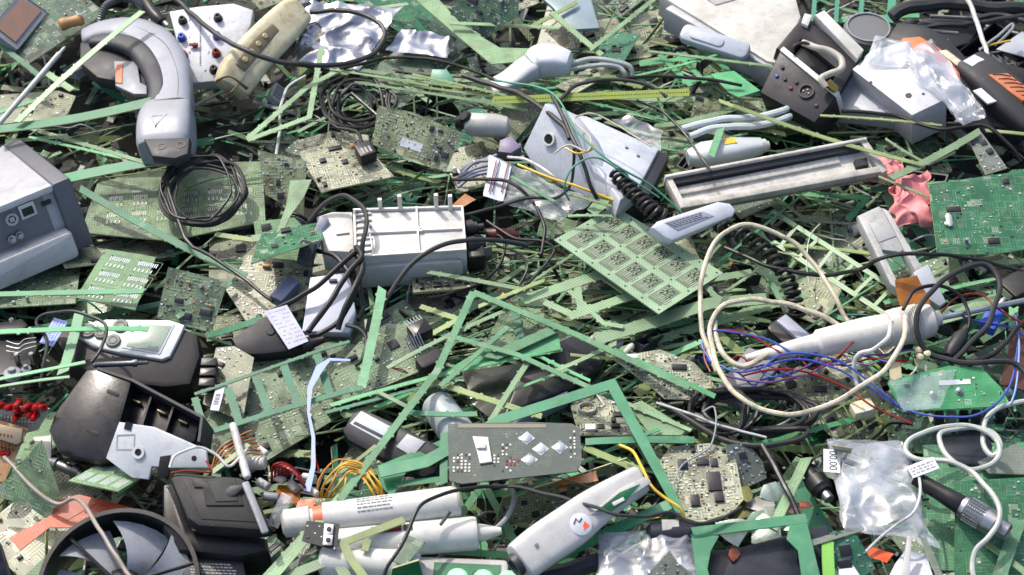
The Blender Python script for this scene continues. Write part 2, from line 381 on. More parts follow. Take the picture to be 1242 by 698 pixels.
    def swp(s, P, e=2.8, n=20, sm=3, ends=True):
        """P: (px, py, z, half width, half thickness) traced on the frame's plane"""
        q = []
        for px, py, z, a, b in P:
            x, y = s.F.uv(px, py, z); q.append((x, y, z, a, b))
        q = smooth(q, sm) if sm else q
        secs = []
        for i, p in enumerate(q):
            a, b = q[max(0, i-1)], q[min(len(q)-1, i+1)]; d = Vector((b[0]-a[0], b[1]-a[1])).normalized()
            secs.append((p[0], p[1], p[2], p[3], p[4], d.x, d.y))
        if ends:
            for k, f in ((0, -1), (-1, 1)):
                p = secs[k]; d = min(p[3], p[4])*.35
                e1 = (p[0]+f*p[5]*d*.7, p[1]+f*p[6]*d*.7, p[2], p[3]*.92, p[4]*.88, p[5], p[6]); e2 = (p[0]+f*p[5]*d, p[1]+f*p[6]*d, p[2], p[3]*.75, p[4]*.68, p[5], p[6])
                if f < 0: secs[0:0] = [e2, e1]
                else: secs += [e1, e2]
        return s.loft(secs, e, n)
    def ribbon(s, pts, wd, z0, z1, closed=False):
        n = len(pts); P = [Vector(p[:2]) for p in pts]; A, B = [], []
        for i in range(n):
            if closed: a, c = (P[i]-P[i-1]).normalized(), (P[(i+1) % n]-P[i]).normalized()
            else:
                a = (P[i]-P[i-1]).normalized() if i else (P[1]-P[0]).normalized()
                c = (P[i+1]-P[i]).normalized() if i < n-1 else a
            n1, n2 = Vector((-a.y, a.x)), Vector((-c.y, c.x)); k = n1+n2; k = k/max(.4, k.dot(n1))
            ww = wd[i] if isinstance(wd, (list, tuple)) else wd
            A.append(P[i]+k*ww/2); B.append(P[i]-k*ww/2)
        rs = [[(b.x, b.y, z0), (a.x, a.y, z0), (a.x, a.y, z1), (b.x, b.y, z1)] for a, b in zip(A, B)]
        s.rings(rs, True, closed); return A, B
    def nubs(s, A, B, z0, z1, rng, step=(14, 30), size=1.6):
        for E, sg in ((A, 1), (B, -1)):
            for i in range(len(E)-1):
                d = E[i+1]-E[i]; L = d.length
                if L < 10: continue
                d.normalize(); nn = Vector((-d.y, d.x))*sg; t = rng.uniform(4, 14)
                while t < L-4:
                    p = E[i]+d*t; h = size*rng.uniform(.5, 1.2); wd = rng.uniform(1.2, 2.6)
                    q = [p-d*wd-nn*.8, p+d*wd-nn*.8, p+d*wd*.7+nn*h, p-d*wd*.7+nn*h]
                    if sg < 0: q = q[::-1]
                    s.rings([[(a.x, a.y, z) for a in q] for z in (z0+.15, z1-.15)]); t += rng.uniform(*step)
def smooth(q, k, closed=False):
    out = []; n = len(q)
    rngi = n if closed else n-1
    for i in range(rngi):
        if closed: p0, p1, p2, p3 = q[i-1], q[i], q[(i+1) % n], q[(i+2) % n]
        else: p0, p1, p2, p3 = q[max(i-1, 0)], q[i], q[i+1], q[min(i+2, n-1)]
        for j in range(k):
            t = j/k
            out.append(tuple(.5*(2*b+(c-a)*t+(2*a-5*b+4*c-d)*t*t+(3*b-a-3*c+d)*t**3) for a, b, c, d in zip(p0, p1, p2, p3)))
    if not closed: out.append(tuple(q[-1]))
    return out
def text(F, txt, x, y, z, size, rot, mat, parent, name='lettering'):
    cu = bpy.data.curves.new('t', 'FONT'); cu.body = txt; cu.size = size*.001; cu.extrude = .0001; cu.align_x = 'CENTER'; cu.align_y = 'CENTER'
    o = bpy.data.objects.new('t', cu); COL.objects.link(o)
    bpy.context.view_layer.update()
    me = bpy.data.meshes.new_from_object(o.evaluated_get(bpy.context.evaluated_depsgraph_get())); bpy.data.objects.remove(o)
    me.name = name; me.materials.clear(); me.materials.append(mat)
    me.transform(Matrix.Translation((x*.001, y*.001, z*.001)) @ Matrix.Rotation(R(rot), 4, 'Z'))
    o = bpy.data.objects.new(name, me); COL.objects.link(o); o.parent = parent; return o
def cable(name, label, cat, pts, r, mat, group=None, parent=None, k=8, closed=False, n=8, mark=None, jit=0):
    P = [tuple(p) if isinstance(p, Vector) else tuple(W(*p)) for p in pts]
    F = Fr(Matrix.Translation(Vector(P[0])))
    q = [tuple((F.I @ Vector(p))*1000) for p in smooth(P, k, closed)]
    if len(q) > 12 and not closed:
        sd0 = Vector((P[0][0]*97, P[0][1]*83, 0)); q = [Vector(v)+noise.noise_vector(Vector(v)*.035+sd0)*min(2.4, r*.9) for v in q]
        r = [r*(1+.05*noise.noise(Vector(v)*.03+sd0)) for v in q]
    m = MB(F).tube(q, r, n, closed)
    if mark: MARK.append(mark)
    if parent is not None:
        raise ValueError
    return m.build(name, mat, None, label, cat, group)
def ptube(F, pts, r, mat, name, parent, k=6, n=8, label=None, closed=False):
    """cable as a part: pts in (px,py,h)"""
    P = [tuple((F.I @ (p if isinstance(p, Vector) else W(*p)))*1000) for p in pts]
    return MB(F).tube(smooth(P, k, closed), r, n, closed).build(name, mat, parent, label)
def coilpts(px, py, h, rx, ry, turns, rng, dz=2.2, step=14, rot=0, tilt=0, j=.08):
    c = W(px, py, h); out = []; n = int(turns*step); a0 = rng.uniform(0, 6)
    for i in range(n):
        t = 2*math.pi*i/step+a0; tn = i/step
        kx = rx*(1+j*math.sin(tn*2.4+a0)+j*.5*rng.uniform(-1, 1)); ky = ry*(1+j*math.cos(tn*3.1)+j*.5*rng.uniform(-1, 1))
        v = Vector((kx*math.cos(t)+3*math.sin(tn*1.7), ky*math.sin(t)+3*math.cos(tn*2.3), dz*tn*.6+1.5*math.sin(t*3+tn)))
        v = Matrix.Rotation(R(rot), 3, 'Z') @ (Matrix.Rotation(R(tilt), 3, 'X') @ v)
        out.append(c+v*.001)
    return out
def strip(name, label, A, B, hA, hB, wd, mat, rng=random, nub=True, roll=0, th=1.5, group=None, cat='board offcut', taper=1, cut=True):
    F = axis(A, hA, B, hB, roll); L = F.L
    m = MB(F); wd *= .84
    A_, B_ = m.lath(0, L, wd, wd*taper, th, rng, snap=cut)
    if nub: m.lnubs(A_, B_, th, rng)
    return m.build(name, mat, None, label, cat, group)
def frame(name, label, F, lines, wd, mat, nub=True, th=1.5, rng=random, group=None, cat='board frame', z=0, holes=None):
    """a milled board frame: ribbons traced on the frame's plane"""
    m = MB(F)
    for i, L in enumerate(lines):
        closed = L[0] == L[-1]; pts = [F.uv(x, y, z) for x, y in (L[:-1] if closed else L)]
        ww = wd[i] if isinstance(wd, (list, tuple)) else wd
        z1 = z-.12*i
        A, B = m.ribbon(pts, ww, z1-th, z1, closed)
        if nub: m.nubs(A, B, z1-th, z1, rng)
    return m.build(name, mat, None, label, cat, group)
def populate(F, root, poly, rng, chips=8, smd=120, z=0, big=None, bb=None, chipmat=None):
    """chips as separate parts, small solder parts as one"""
    xs = [p[0] for p in poly]; ys = [p[1] for p in poly]; x0, x1, y0, y1 = min(xs), max(xs), min(ys), max(ys)
    def inside(x, y):
        c = False; n = len(poly)
        for i in range(n):
            (ax, ay), (bx, by) = poly[i], poly[i-1]
            if (ay > y) != (by > y) and x < (bx-ax)*(y-ay)/(by-ay)+ax: c = not c
        return c
    used = []
    def ok(x, y, w_, h_):
        if not all(inside(x+i*w_, y+j*h_) for i in (-.6, .6) for j in (-.6, .6)): return False
        return all(abs(x-a) > (w_+c)/2+1 or abs(y-b) > (h_+d)/2+1 for a, b, c, d in used)
    k = 0; tr = 0
    sm = MB(F); any_ = False
    lst = list(big or [])
    for (x, y, w_, h_) in lst: used.append((x, y, w_, h_))
    while k < chips and tr < chips*14:
        tr += 1; w_, h_ = rng.choice([(10, 6), (14, 8), (8, 8), (6, 4), (12, 12), (17, 7), (5, 8)]); x, y = rng.uniform(x0, x1), rng.uniform(y0, y1)
        if ok(x, y, w_, h_): used.append((x, y, w_, h_)); lst.append((x, y, w_, h_)); k += 1
    for (x, y, w_, h_) in lst:
        hh = rng.uniform(1.8, 3.8)
        c = MB(F); c.rbox(x-w_/2, x+w_/2, y-h_/2, y+h_/2, z+.05, z+hh, .4, .3, 1)
        c.mat(1); along = w_ >= h_; Ln = w_ if along else h_; p = -Ln/2+1
        while p < Ln/2-.6:
            for sg in (-1, 1):
                if along: c.box(x+p, x+p+.7, y+sg*(h_/2+.9)-.8, y+sg*(h_/2+.9)+.8, z+.02, z+.6)
                else: c.box(x+sg*(w_/2+.9)-.8, x+sg*(w_/2+.9)+.8, y+p, y+p+.7, z+.02, z+.6)
            p += 1.6
        c.build('chip', [chipmat or chipm, solder], root)
    for _ in range(smd):
        x, y = rng.uniform(x0, x1), rng.uniform(y0, y1); a, b = rng.choice([(1.8, 1), (1, 1.8), (2.6, 1.4), (1.3, 1.3), (3, 2)])
        if not ok(x, y, a, b): continue
        used.append((x, y, a, b)) if a > 2 else None
        t = rng.random()
        sm.mat(0 if t < .5 else 1 if t < .8 else 2 if t < .9 else 3); any_ = True
        if a*b > 3: sm.box(x-a/2, x+a/2, y-b/2, y+b/2, z, z+.9); 
        else: sm.box(x-a/2, x+a/2, y-b/2, y+b/2, z, z+rng.uniform(.35, .8))
    for _ in range(smd//26):
        x, y = rng.uniform(x0, x1), rng.uniform(y0, y1)
        if not ok(x, y, 6, 6): continue
        used.append((x, y, 6, 6)); any_ = True; t = rng.random()
        if t < .5: r_ = rng.uniform(1.8, 3.2); hh = rng.uniform(3, 8); sm.mat(rng.choice([0, 1, 4])); sm.lathe((x, y, z), (x, y, z+hh), [(0, r_), (hh*.9, r_), (hh, r_*.8)], 12)
        elif t < .8: w_, h_ = rng.choice([(9, 4), (4, 9), (13, 5)]); sm.mat(rng.choice([1, 3, 4, 2])); sm.rbox(x-w_/2, x+w_/2, y-h_/2, y+h_/2, z, z+rng.uniform(3, 6), .6, .4, 1)
        else: sm.mat(0); sm.tube([(x-4, y, z), (x-3.6, y, z+2.6), (x+3.6, y, z+2.6), (x+4, y, z)], .5, 5); sm.mat(2); sm.lathe((x-2.4, y, z+2.6), (x+2.4, y, z+2.6), [(0, .8), (.6, 1.5), (4.2, 1.5), (4.8, .8)], 8)
    if any_: sm.build('small_components', [solder, chipm, tan, paper, mgrey], root, kind='stuff')
def board(name, label, F, px, mat, rng=random, chips=6, smd=100, th=1.6, z=0, big=None, group=None, cat='circuit board', mark=None, holes=0, local=None):
    t = thing(F, name, label, cat, group, mark)
    poly = local or F.poly(px, z)
    MB(F).prism(poly, z-th, z).build('substrate', mat, t)
    if chips or smd or big: populate(F, t, poly, rng, chips, smd, z, big)
    return t
def print_lines(m, x0, x1, y0, y1, z, rows, rng, h=.9):
    """rows of illegible small print as thin bars"""
    for i in range(rows):
        y = y1-(i+.5)*(y1-y0)/rows; x = x0
        while x < x1-2:
            l = rng.uniform(1.5, 6); m.box(x, min(x+l, x1), y-h/2, y+h/2, z, z+.12); x += l+rng.uniform(.8, 1.6)
def sheet(F, px4, z, rng, nx=34, ny=34, amp=5, sc=.03, edge=.1, thick=0, ridge=True, bulge=0):
    """crumpled sheet over a quad traced in the picture; returns MB"""
    a, b, c, d = [Vector(F.uv(x, y, z)) for x, y in px4]; m = MB(F); off = Vector((rng.uniform(0, 50), rng.uniform(0, 50), 0))
    def row(sgn):
        vs = []
        for j in range(ny+1):
            for i in range(nx+1):
                u, v = i/nx, j/ny
                p = (a*(1-u)+b*u)*(1-v)+(d*(1-u)+c*u)*v
                q = Vector((p.x*sc*.8, p.y*sc*.8, sgn*.7))+off
                n1 = noise.noise(q); n2 = noise.noise(q*2.3+Vector((7, 3, 1))); n3 = noise.noise(q*5.1)
                hgt = (1-2.2*abs(n1))*.68+(.5-1.6*abs(n2))*.26+n3*.05 if ridge else n1
                e = min(u, 1-u, v, 1-v); ed = min(1, e/edge) if edge else 1
                ox = noise.noise(q*1.3+Vector((20, 0, 0)))*amp*.9; oy = noise.noise(q*1.3+Vector((0, 20, 0)))*amp*.9
                vs.append((p.x+ox, p.y+oy, z+hgt*amp*(.35+.65*ed)+sgn*bulge*math.sin(math.pi*u)**.6*math.sin(math.pi*v)**.6 if bulge else z+hgt*amp))
        return vs
    fs = [(j*(nx+1)+i, j*(nx+1)+i+1, (j+1)*(nx+1)+i+1, (j+1)*(nx+1)+i) for j in range(ny) for i in range(nx)]
    m.add(row(1), fs)
    if bulge: m.add(row(-1), [f[::-1] for f in fs])
    return m
# ================================================================ ground and heap body
rg = random.Random(5)
def _ground():
    F = Fr(Matrix.Identity(4)); m = MB(F); s_ = 60000
    m.add([(-s_, -s_, -330), (s_, -s_, -330), (s_, s_, -330), (-s_, s_, -330)], [(0, 1, 2, 3)])
    m.build('ground', plast('yard_ground', (96, 92, 84), .9, .5, bump=.5), kind='structure')
_ground()
def hz(x, y):
    """height in mm of the tightly packed inner scrap"""
    d = max(abs(x)/1.25, abs(y-.06)/1.05); f = max(0, min(1, (1.12-d)/.35)); f = f*f*(3-2*f)
    n = noise.noise(Vector((x*7, y*7, 1)))*16+noise.noise(Vector((x*19, y*19, 3)))*9
    return -330+f*(330-62)+n*(.3+f)
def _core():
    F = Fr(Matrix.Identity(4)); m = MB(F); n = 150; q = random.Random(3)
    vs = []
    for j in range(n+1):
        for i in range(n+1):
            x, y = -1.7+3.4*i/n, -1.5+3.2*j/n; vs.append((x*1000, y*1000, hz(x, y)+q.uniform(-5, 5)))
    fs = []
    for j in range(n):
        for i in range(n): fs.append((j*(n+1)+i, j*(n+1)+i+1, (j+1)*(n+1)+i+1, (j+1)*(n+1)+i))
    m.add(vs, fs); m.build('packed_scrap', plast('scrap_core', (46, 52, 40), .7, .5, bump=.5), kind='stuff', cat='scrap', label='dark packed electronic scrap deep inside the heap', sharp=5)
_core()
def _debris():
    """uncountable shards and snippets filling the gaps"""
    F = Fr(Matrix.Identity(4)); m = MB(F); q = random.Random(21)
    mats = [DARKG, MOSS, PALE, TEAL, black, dgrey, OLIVE, lgrey, MINT, solder, copper, LIME]
    wts = [12, 14, 12, 5, 11, 8, 16, 3, 7, 3, .3, 9]
    for i in range(15000):
        x, y = q.uniform(-1.3, 1.3), q.uniform(-1.0, 1.15)
        if abs(x) > .8 and q.random() < .35: continue
        h = hz(x, y)+q.uniform(2, 34); h = min(h, -26)
        L = q.choice([4, 8, 14, 22, 40, 60])*q.uniform(.7, 1.3); wd = q.uniform(2, 12) if L > 12 else q.uniform(2, 7)
        k = q.choices(range(len(mats)), wts)[0]
        if k == 9: L = min(L, 9); wd = min(wd, 4)
        th = q.choice([.8, 1.5, 1.5, 3, 7]) if k in (4, 5, 7) else 1.4
        G = Fr(Matrix.Translation(Vector((x, y, h*.001))) @ Matrix.Rotation(q.uniform(0, 6.3), 4, 'Z') @ Matrix.Rotation(q.gauss(0, .45), 4, 'X') @ Matrix.Rotation(q.gauss(0, .35), 4, 'Y'))
        m.mat(k); m.use(G); m.box(-L/2, L/2, -wd/2, wd/2, -th/2, th/2)
    m.build('scrap_debris', mats, kind='stuff', cat='scrap', label='small broken board shards and plastic snippets filling the gaps of the heap')
_debris()
# ================================================================ TOP LEFT
# connector board
F = rect((28, 88), (140, 22), (-40, 20), 12)
t = board('connector_board', 'green board in the top left corner carrying a brown block connector ringed by pins', F,
          [(-42, 12), (28, 82), (128, 16), (60, -42)], DARKG, rg, 2, 70, cat='circuit board', mark=(40, 30, 'the brown connector block'))
G = rect((22, 58), (60, 14), (-16, 30), 28)
a = G.poly([(-14, 34), (21, 60), (58, 14), (26, -8)], 0)
MB(F).use(G).prism(a, -12, -2, 1).build('connector_frame', mgrey, t)
m = MB(F).use(G); b_ = G.poly([(-6, 32), (19, 51), (50, 13), (27, -2)], 0); m.prism(b_, -4, 0); m.build('contact_block', plast('brown_contacts', (140, 108, 92), .6, .3), t)
m = MB(F).use(G)
for i in range(4):
    p, q = Vector(a[i]), Vector(a[(i+1) % 4]); n_ = max(2, int((q-p).length/3.2))
    for k in range(n_):
        c = p+(q-p)*(k+.5)/n_; c = c*1.0; m.box(c.x-.8, c.x+.8, c.y-.8, c.y+.8, -3, .8)
m.build('contact_pins', solder, t)
MB(F).use(axis((72, 31), 34, (104, 22), 34)).lathe((0, 0, 0), (1, 0, 0), [(0, 4), (1, 8), (6, 9), (12, 7.5), (24, 7.5), (29, 9), (33, 7), (34, 3)], 18).build('resistor', tan, t)
cable('coiled_wire', 'short copper wire tail on the tan resistor in the top left corner', 'wire', [(100, 24, 36), (106, 14, 44), (96, 18, 44), (92, 14, 42)], .8, whitec)
# rod
F = axis((-6, 156), 30, (79, 57), 46); m = MB(F).lathe((0, 0, 0), (1, 0, 0), [(0, 3.6), (F.L-14, 3.6), (F.L-13, 2.2), (F.L-3, 2.2), (F.L, 1)], 14)
m.build('metal_rod', plast('rod_grey', (165, 168, 165), .4, .4), None, 'thin straight grey rod pointing up at the connector board in the top left corner', 'rod')
# gooseneck
pts = [(124, 34, 26), (123, 20, 40), (130, 6, 50), (146, -2, 54), (162, -1, 56), (174, 6, 56), (182, 12, 54)]
P = [tuple(W(*p)) for p in pts]; q = smooth(P, 12); F = flat(124, 34, 26)
t = thing(F, 'gooseneck_hose', 'ribbed metal gooseneck hose arching over the top of the grey barcode scanner', 'hose', mark=(140, 12, 'the ribbed gooseneck hose'))
loc = [tuple((F.I @ Vector(p))*1000) for p in q]
MB(F).tube(loc, [4.6 if i % 2 else 6.2 for i in range(len(loc))], 12).build('hose', plast('gooseneck_metal', (110, 112, 116), .35, .3, metal=.6), t)
ptube(F, [(174, -2, 56), (184, 14, 56), (191, 22, 56), (196, 27, 54)], 8, black, 'grip', t, n=12)
MB(F).use(axis((192, 22), 55, (209, 36), 52)).lathe((0, 0, 0), (1, 0, 0), [(0, 5), (8, 5), (9, 4), (20, 3.4), (21, 2)], 14).build('metal_tip', steel, t)
# barcode scanner
F = flat(175, 110, 34, 0, 0, -6)
t = thing(F, 'barcode_scanner', 'grey curved handheld barcode scanner lying on its side beside the white socket panel', 'scanner', mark=(180, 110, 'the grey barcode scanner'))
m = MB(F); m.swp([(104, 48, 0, 15, 12), (128, 42, 2, 18, 16), (158, 42, 4, 22, 18), (184, 54, 5, 27, 19), (202, 80, 6, 29, 19), (208, 110, 6, 28, 20), (206, 138, 6, 31, 22)], 3.6, 28, 5)
m.build('grip', plast('scanner_grey', (124, 129, 140), .42, .22), t)
m = MB(F); m.swp([(206, 138, 7, 32, 24), (203, 150, 8, 35, 27), (202, 166, 8, 36, 28), (201, 181, 6, 35, 26)], 5, 28, 4)
m.build('scan_head', plast('scanner_light', (134, 138, 146), .42, .22), t)
m = MB(F); m.swp([(204, 137, 6.5, 33.2, 24.6), (203.8, 140, 6.5, 33.2, 24.6)], 3.4, 28, 0, False); m.build('seam', black, t)
m = MB(F); m.swp([(172, 46, 5, 1, 18.6), (204, 66, 6, 1, 19.8), (219, 100, 6, 1, 20.4), (220, 134, 6, 1, 22)], 3, 8, 5); m.build('side_seam', dgrey, t)
m = MB(F); m.swp([(112, 51, 9, 9, 7), (140, 51, 13, 13, 8), (166, 60, 16, 15, 9), (184, 82, 17, 15, 9), (192, 108, 18, 13, 9), (189, 128, 18, 12, 9)], 3, 18, 5)
m.build('inner_grip_band', plast('scanner_dark', (74, 78, 90), .5, .2), t)
m = MB(F); m.oprism([(97, 52), (110, 48), (150, 62), (176, 90), (178, 108), (160, 106), (140, 98), (118, 94), (97, 76)], -14, 6, 2); m.build('trigger_guard', dgrey, t)
m = MB(F); m.oprism([(138, 74), (166, 74), (170, 100), (178, 104), (178, 114), (162, 114), (140, 104)], 6, 13, 1.2)
tr_ = m.build('trigger', mgrey, t); m = MB(F); m.oprism([(141, 78), (149, 78), (148, 101), (140, 100)], 12, 14.5, .8); m.build('orange_insert', orange, tr_)
m = MB(F); x, y = F.uv(190, 146, 36); m.ribbon([(x-9, y+9), (x+10, y+9), (x-1, y-9)], 2.4, 28, 36.5, True)
m.build('scan_button', lgrey, t)
m = MB(F); x, y = F.uv(204, 183, 20); m.oprism([(174, 168), (230, 166), (228, 186), (212, 192), (184, 189)], 20, 35, 3); m.build('scan_window', dgrey, t)
for px, py in ((196, 180), (219, 178)):
    x, y = F.uv(px, py-2, 35); MB(F).ring(x, y, 34, 35.6, 4.4, 6, 16).build('window_ring', black, t)
# white socket panel
F = rect((232, 100), (264, 99), (208, 6), 22)
t = thing(F, 'socket_console', 'white control panel with black, blue and red banana sockets next to the yellowed handset', 'panel', mark=(240, 60, 'the white socket panel'))
m = MB(F); m.oprism([(205, 14), (240, 8), (283, 4), (307, 12), (304, 30), (290, 60), (264, 98), (232, 101), (222, 80)], -22, 0, 2); m.build('panel_plate', plast('panel_white', (206, 210, 216), .45, .3), t)
for px, py, mm in ((221, 24, black), (264, 21, black), (220, 45, bluem), (263, 43, bluem), (262, 64, redm), (259, 84, black), (222, 66, redm)):
    x, y = F.uv(px, py, 4); m = MB(F); m.lathe((x, y, 0), (x, y, 9), [(0, 6.4), (1.5, 6.4), (1.6, 5), (8, 4.6), (9, 4), (9, 2), (4, 1.8)], 18); m.build('socket', mm, t)
x, y = F.uv(236, 55, 3); m = MB(F); m.disc(x, y, 0, 5, 3.4, 14); m.box(x-7, x+5, y-1.4, y+1.4, 3, 6); m.build('selector_knob', redm, t)
for tx, px, py in (('1', 230, 45), ('2', 230, 24), ('3', 253, 64), ('4', 249, 86), ('6', 230, 64), ('3', 254, 22), ('1', 254, 44)):
    x, y = F.uv(px, py, 1); text(F, tx, x, y, .1, 6.5, -8, ink, t)
m = MB(F); rr = random.Random(4)
for k in range(20):
    x, y = F.uv(243, 28+k*2.7, 1); m.box(x-1, x+1, y-.5-rr.random(), y+.8, 0, .15)
m.build('printed_legend', ink, t)
# yellowed handset
F = rect((262, 118), (330, 60), (240, 60), 34)
t = thing(F, 'handset', 'yellowed dirty plastic handset lying diagonally across the top beside the socket panel', 'handset', mark=(320, 65, 'the yellowed handset'))
m = MB(F); m.swp([(282, 106, 0, 24, 15), (290, 90, 3, 27, 18), (305, 70, 4, 27, 19), (328, 46, 4, 27, 19), (350, 24, 2, 25, 17), (362, 14, 0, 21, 13)], 4.6, 28, 5)
m.build('casing', cream, t)
m = MB(F); m.swp([(292, 82, 22, 8, 2), (304, 66, 22.6, 9, 2), (318, 50, 22.6, 9, 2), (334, 34, 21.5, 7, 2)], 3.2, 16, 4); m.build('keypad_recess', plast('brown_grey', (112, 100, 74), .6, .4), t)
m = MB(F)
for k in range(4):
    x, y = F.uv(298+k*8, 72-k*9.5, 26); m.disc(x, y, 22, 26.5, 4, 12, 1)
m.build('buttons', plast('button_tan', (170, 156, 116), .5, .5), t)
m = MB(F); m.swp([(262, 99, 17, 1.4, 9), (279, 93, 28, 1.4, 1.2), (300, 108, 24, 1.4, 5)], 2, 8, 4); m.swp([(276, 116, 1, 1, 15.4), (296, 92, 3, 1, 18.6), (318, 70, 4, 1, 19.4), (346, 38, 2, 1, 18.4), (368, 16, 0, 1, 13.4)], 3, 8, 5)
m.build('seam', plast('seam_brown', (110, 96, 60), .6, .4), t)
x, y = F.uv(370, 6, 4); MB(F).lathe((x, y, 4), (x+10, y+16, 4), [(0, 9), (8, 7), (14, 6), (22, 4)], 14).build('cable_boot', mgrey, t)
cable('handset_cable', 'long dark grey cable sweeping over the yellowed handset and looping back at the top', 'cable',
      [(196, -14, 46), (225, 10, 58), (262, 42, 74), (300, 62, 84), (345, 75, 76), (395, 80, 62), (440, 72, 50), (464, 52, 46), (462, 30, 48), (440, 18, 48), (405, 13, 46), (376, 15, 42)], 3.4, rubg, mark=(440, 60, 'the big dark cable loop'))
cable('long_cable', 'thin black cable running right from the silver foil bag into the yellow green rails', 'cable',
      [(360, 78, 34), (410, 84, 34), (470, 70, 34), (530, 74, 38), (580, 88, 38), (620, 108, 40), (650, 122, 52)], 2.2, rubber)
# silver bags
F = flat(420, 45, 14, 0, 8, 0)
sheet(F, [(352, 80), (436, 86), (488, 10), (376, 2)], 0, rg, 44, 44, amp=7, sc=.034).build('antistatic_bag', foil, None, 'crumpled silver antistatic bag inside the big dark cable loop', 'bag', sharp=50)
MARK.append((430, 40, 'the silver antistatic bag'))
F = flat(510, 55, 10, -8, 6, 4)
sheet(F, [(468, 62), (540, 72), (556, 48), (486, 36)], 0, rg, 26, 16, amp=6, sc=.045).build('foil_wrapper', foil, None, 'smaller crumpled silver foil wrapper right of the big dark cable loop', 'wrapper', sharp=50)
# network terminal, left edge
F = rect((-100, 392), (97, 308), (-122, 302), 6, None, 92)
t = thing(F, 'network_terminal', 'large light grey network terminal with dark edge band cut off by the left border', 'terminal', mark=(50, 240, 'the light grey terminal'))
Lx = F.L; H = F.H; 
m = MB(F); m.rbox(0, Lx, 0, H, -215, -6, 5, 2.5, 4); m.build('casing', plast('terminal_grey', (158, 160, 165), .45, .3), t)
m = MB(F); m.rbox(Lx-4, Lx+20, 6, H+2, -217, 3, 4, 2.5, 4); m.build('edge_band', plast('band_grey', (84, 86, 94), .5, .25), t)
m = MB(F); m.rbox(-2, Lx-3, 2, H*.4, -10, 17, 6, 6, 4); m.rbox(-2, Lx-3, H-8, H+1, -10, 1, 3, 2, 3); m.build('front_fascia', plast('terminal_silver', (205, 206, 206), .4, .25), t)
m = MB(F); m.box(0, Lx-18, H*.42, H-8, -9, -5); rec = m.build('connector_recess', plast('recess_grey', (96, 98, 104), .5, .3), t)
a = F.uv(33, 255, -4); m = MB(F); m.box(a[0]-10, a[0]+10, a[1]-9, a[1]+9, -5, -2); m.build('network_jack', steel, rec)
m = MB(F); m.box(a[0]-7, a[0]+7, a[1]-6, a[1]+4, -5, -1.4); m.build('jack_opening', black, rec)
a = F.uv(14, 266, -4); m = MB(F); m.ring(a[0], a[1], -5, -1, 5, 8, 20); m.box(a[0]-3, a[0]+3, a[1]-3, a[1]+3, -5, -1); m.build('round_port', lgrey, rec)
a = F.uv(56, 246, -4); m = MB(F); m.box(a[0]-6, a[0]+6, a[1]-2.4, a[1]+2.4, -5, -1.5); m.build('small_port', black, rec)
for px, py in ((15, 291), (24, 286)):
    a = F.uv(px, py, 2); m = MB(F); m.lathe((a[0], a[1], -2), (a[0], a[1], 9), [(0, 5), (3, 5), (3.1, 3.4), (10, 3.4), (11, 2)], 14); m.build('screw', steel, t)
# boards and rails of the left upper field
rs = random.Random(31)
def rail(label, A, B, hA, hB, wd, mat, **k): return strip('board_rail', label, A, B, hA, hB, wd, mat, rs, cat='board offcut', **k)
rail('wide emerald rail with a blunt end touching the foot of the grey scanner', (-8, 157), (178, 124), 34, 62, 16, EMER, taper=1.25, nub=False)
rail('olive green rail crossing over the handle of the grey barcode scanner', (20, 148), (172, 14), 44, 84, 10, PALE)
rail('teal rail running down to the grey rod at the left edge', (-8, 48), (48, 92), 26, 20, 9, TEAL)
rail('thin pale mint rail under the grey rod at the left edge', (-6, 138), (48, 120), 24, 20, 6, MINT)
rail('short olive rail stub lying across the olive rail near the grey rod', (56, 88), (86, 108), 40, 40, 11, PALE)
rail('narrow pale rail below the emerald rail, ending under the scanner head', (38, 156), (175, 197), 20, 26, 7, PALE)
rail('very thin mint rail just above the broad green plank left of the scanner head', (35, 166), (150, 192), 16, 24, 5, MINT)
rail('broad deep green plank lying below the grey scanner head', (72, 218), (182, 196), 14, 26, 20, EMER, nub=False)
rail('long teal rail slanting down from the terminal corner past the coiled black cable', (98, 229), (296, 334), 30, 30, 12, TEAL)
rail('bright mint rail lying level over the lower edge of the light grey terminal', (-8, 357), (174, 353), 48, 48, 9, MINT)
rail('bright mint rail lying level across the keys of the handheld meter', (-8, 403), (181, 399), 78, 72, 8, MINT)
rail('teal rail rising from the handheld meter screen to the end of the long teal rail', (215, 384), (280, 342), 34, 30, 9, TEAL)
rail('green rail running from the meter casing to the black power adapter', (248, 408), (318, 386), 34, 30, 11, EMER)
rail('thin green rail leading to the black battery housing, upper one of two', (-8, 461), (104, 439), 74, 78, 5, MINT, nub=False)
rail('thin green rail leading to the black battery housing, lower one of two', (-8, 470), (84, 457), 70, 76, 4, MINTD, nub=False)
rail('upright green strip standing between the blue label and the meter keys', (76, 452), (96, 380), 58, 62, 14, MINTD, nub=False)
rail('pale rail at the right of the coiled cable, pointing at the white power supply', (262, 284), (342, 294), 24, 34, 9, LIME)
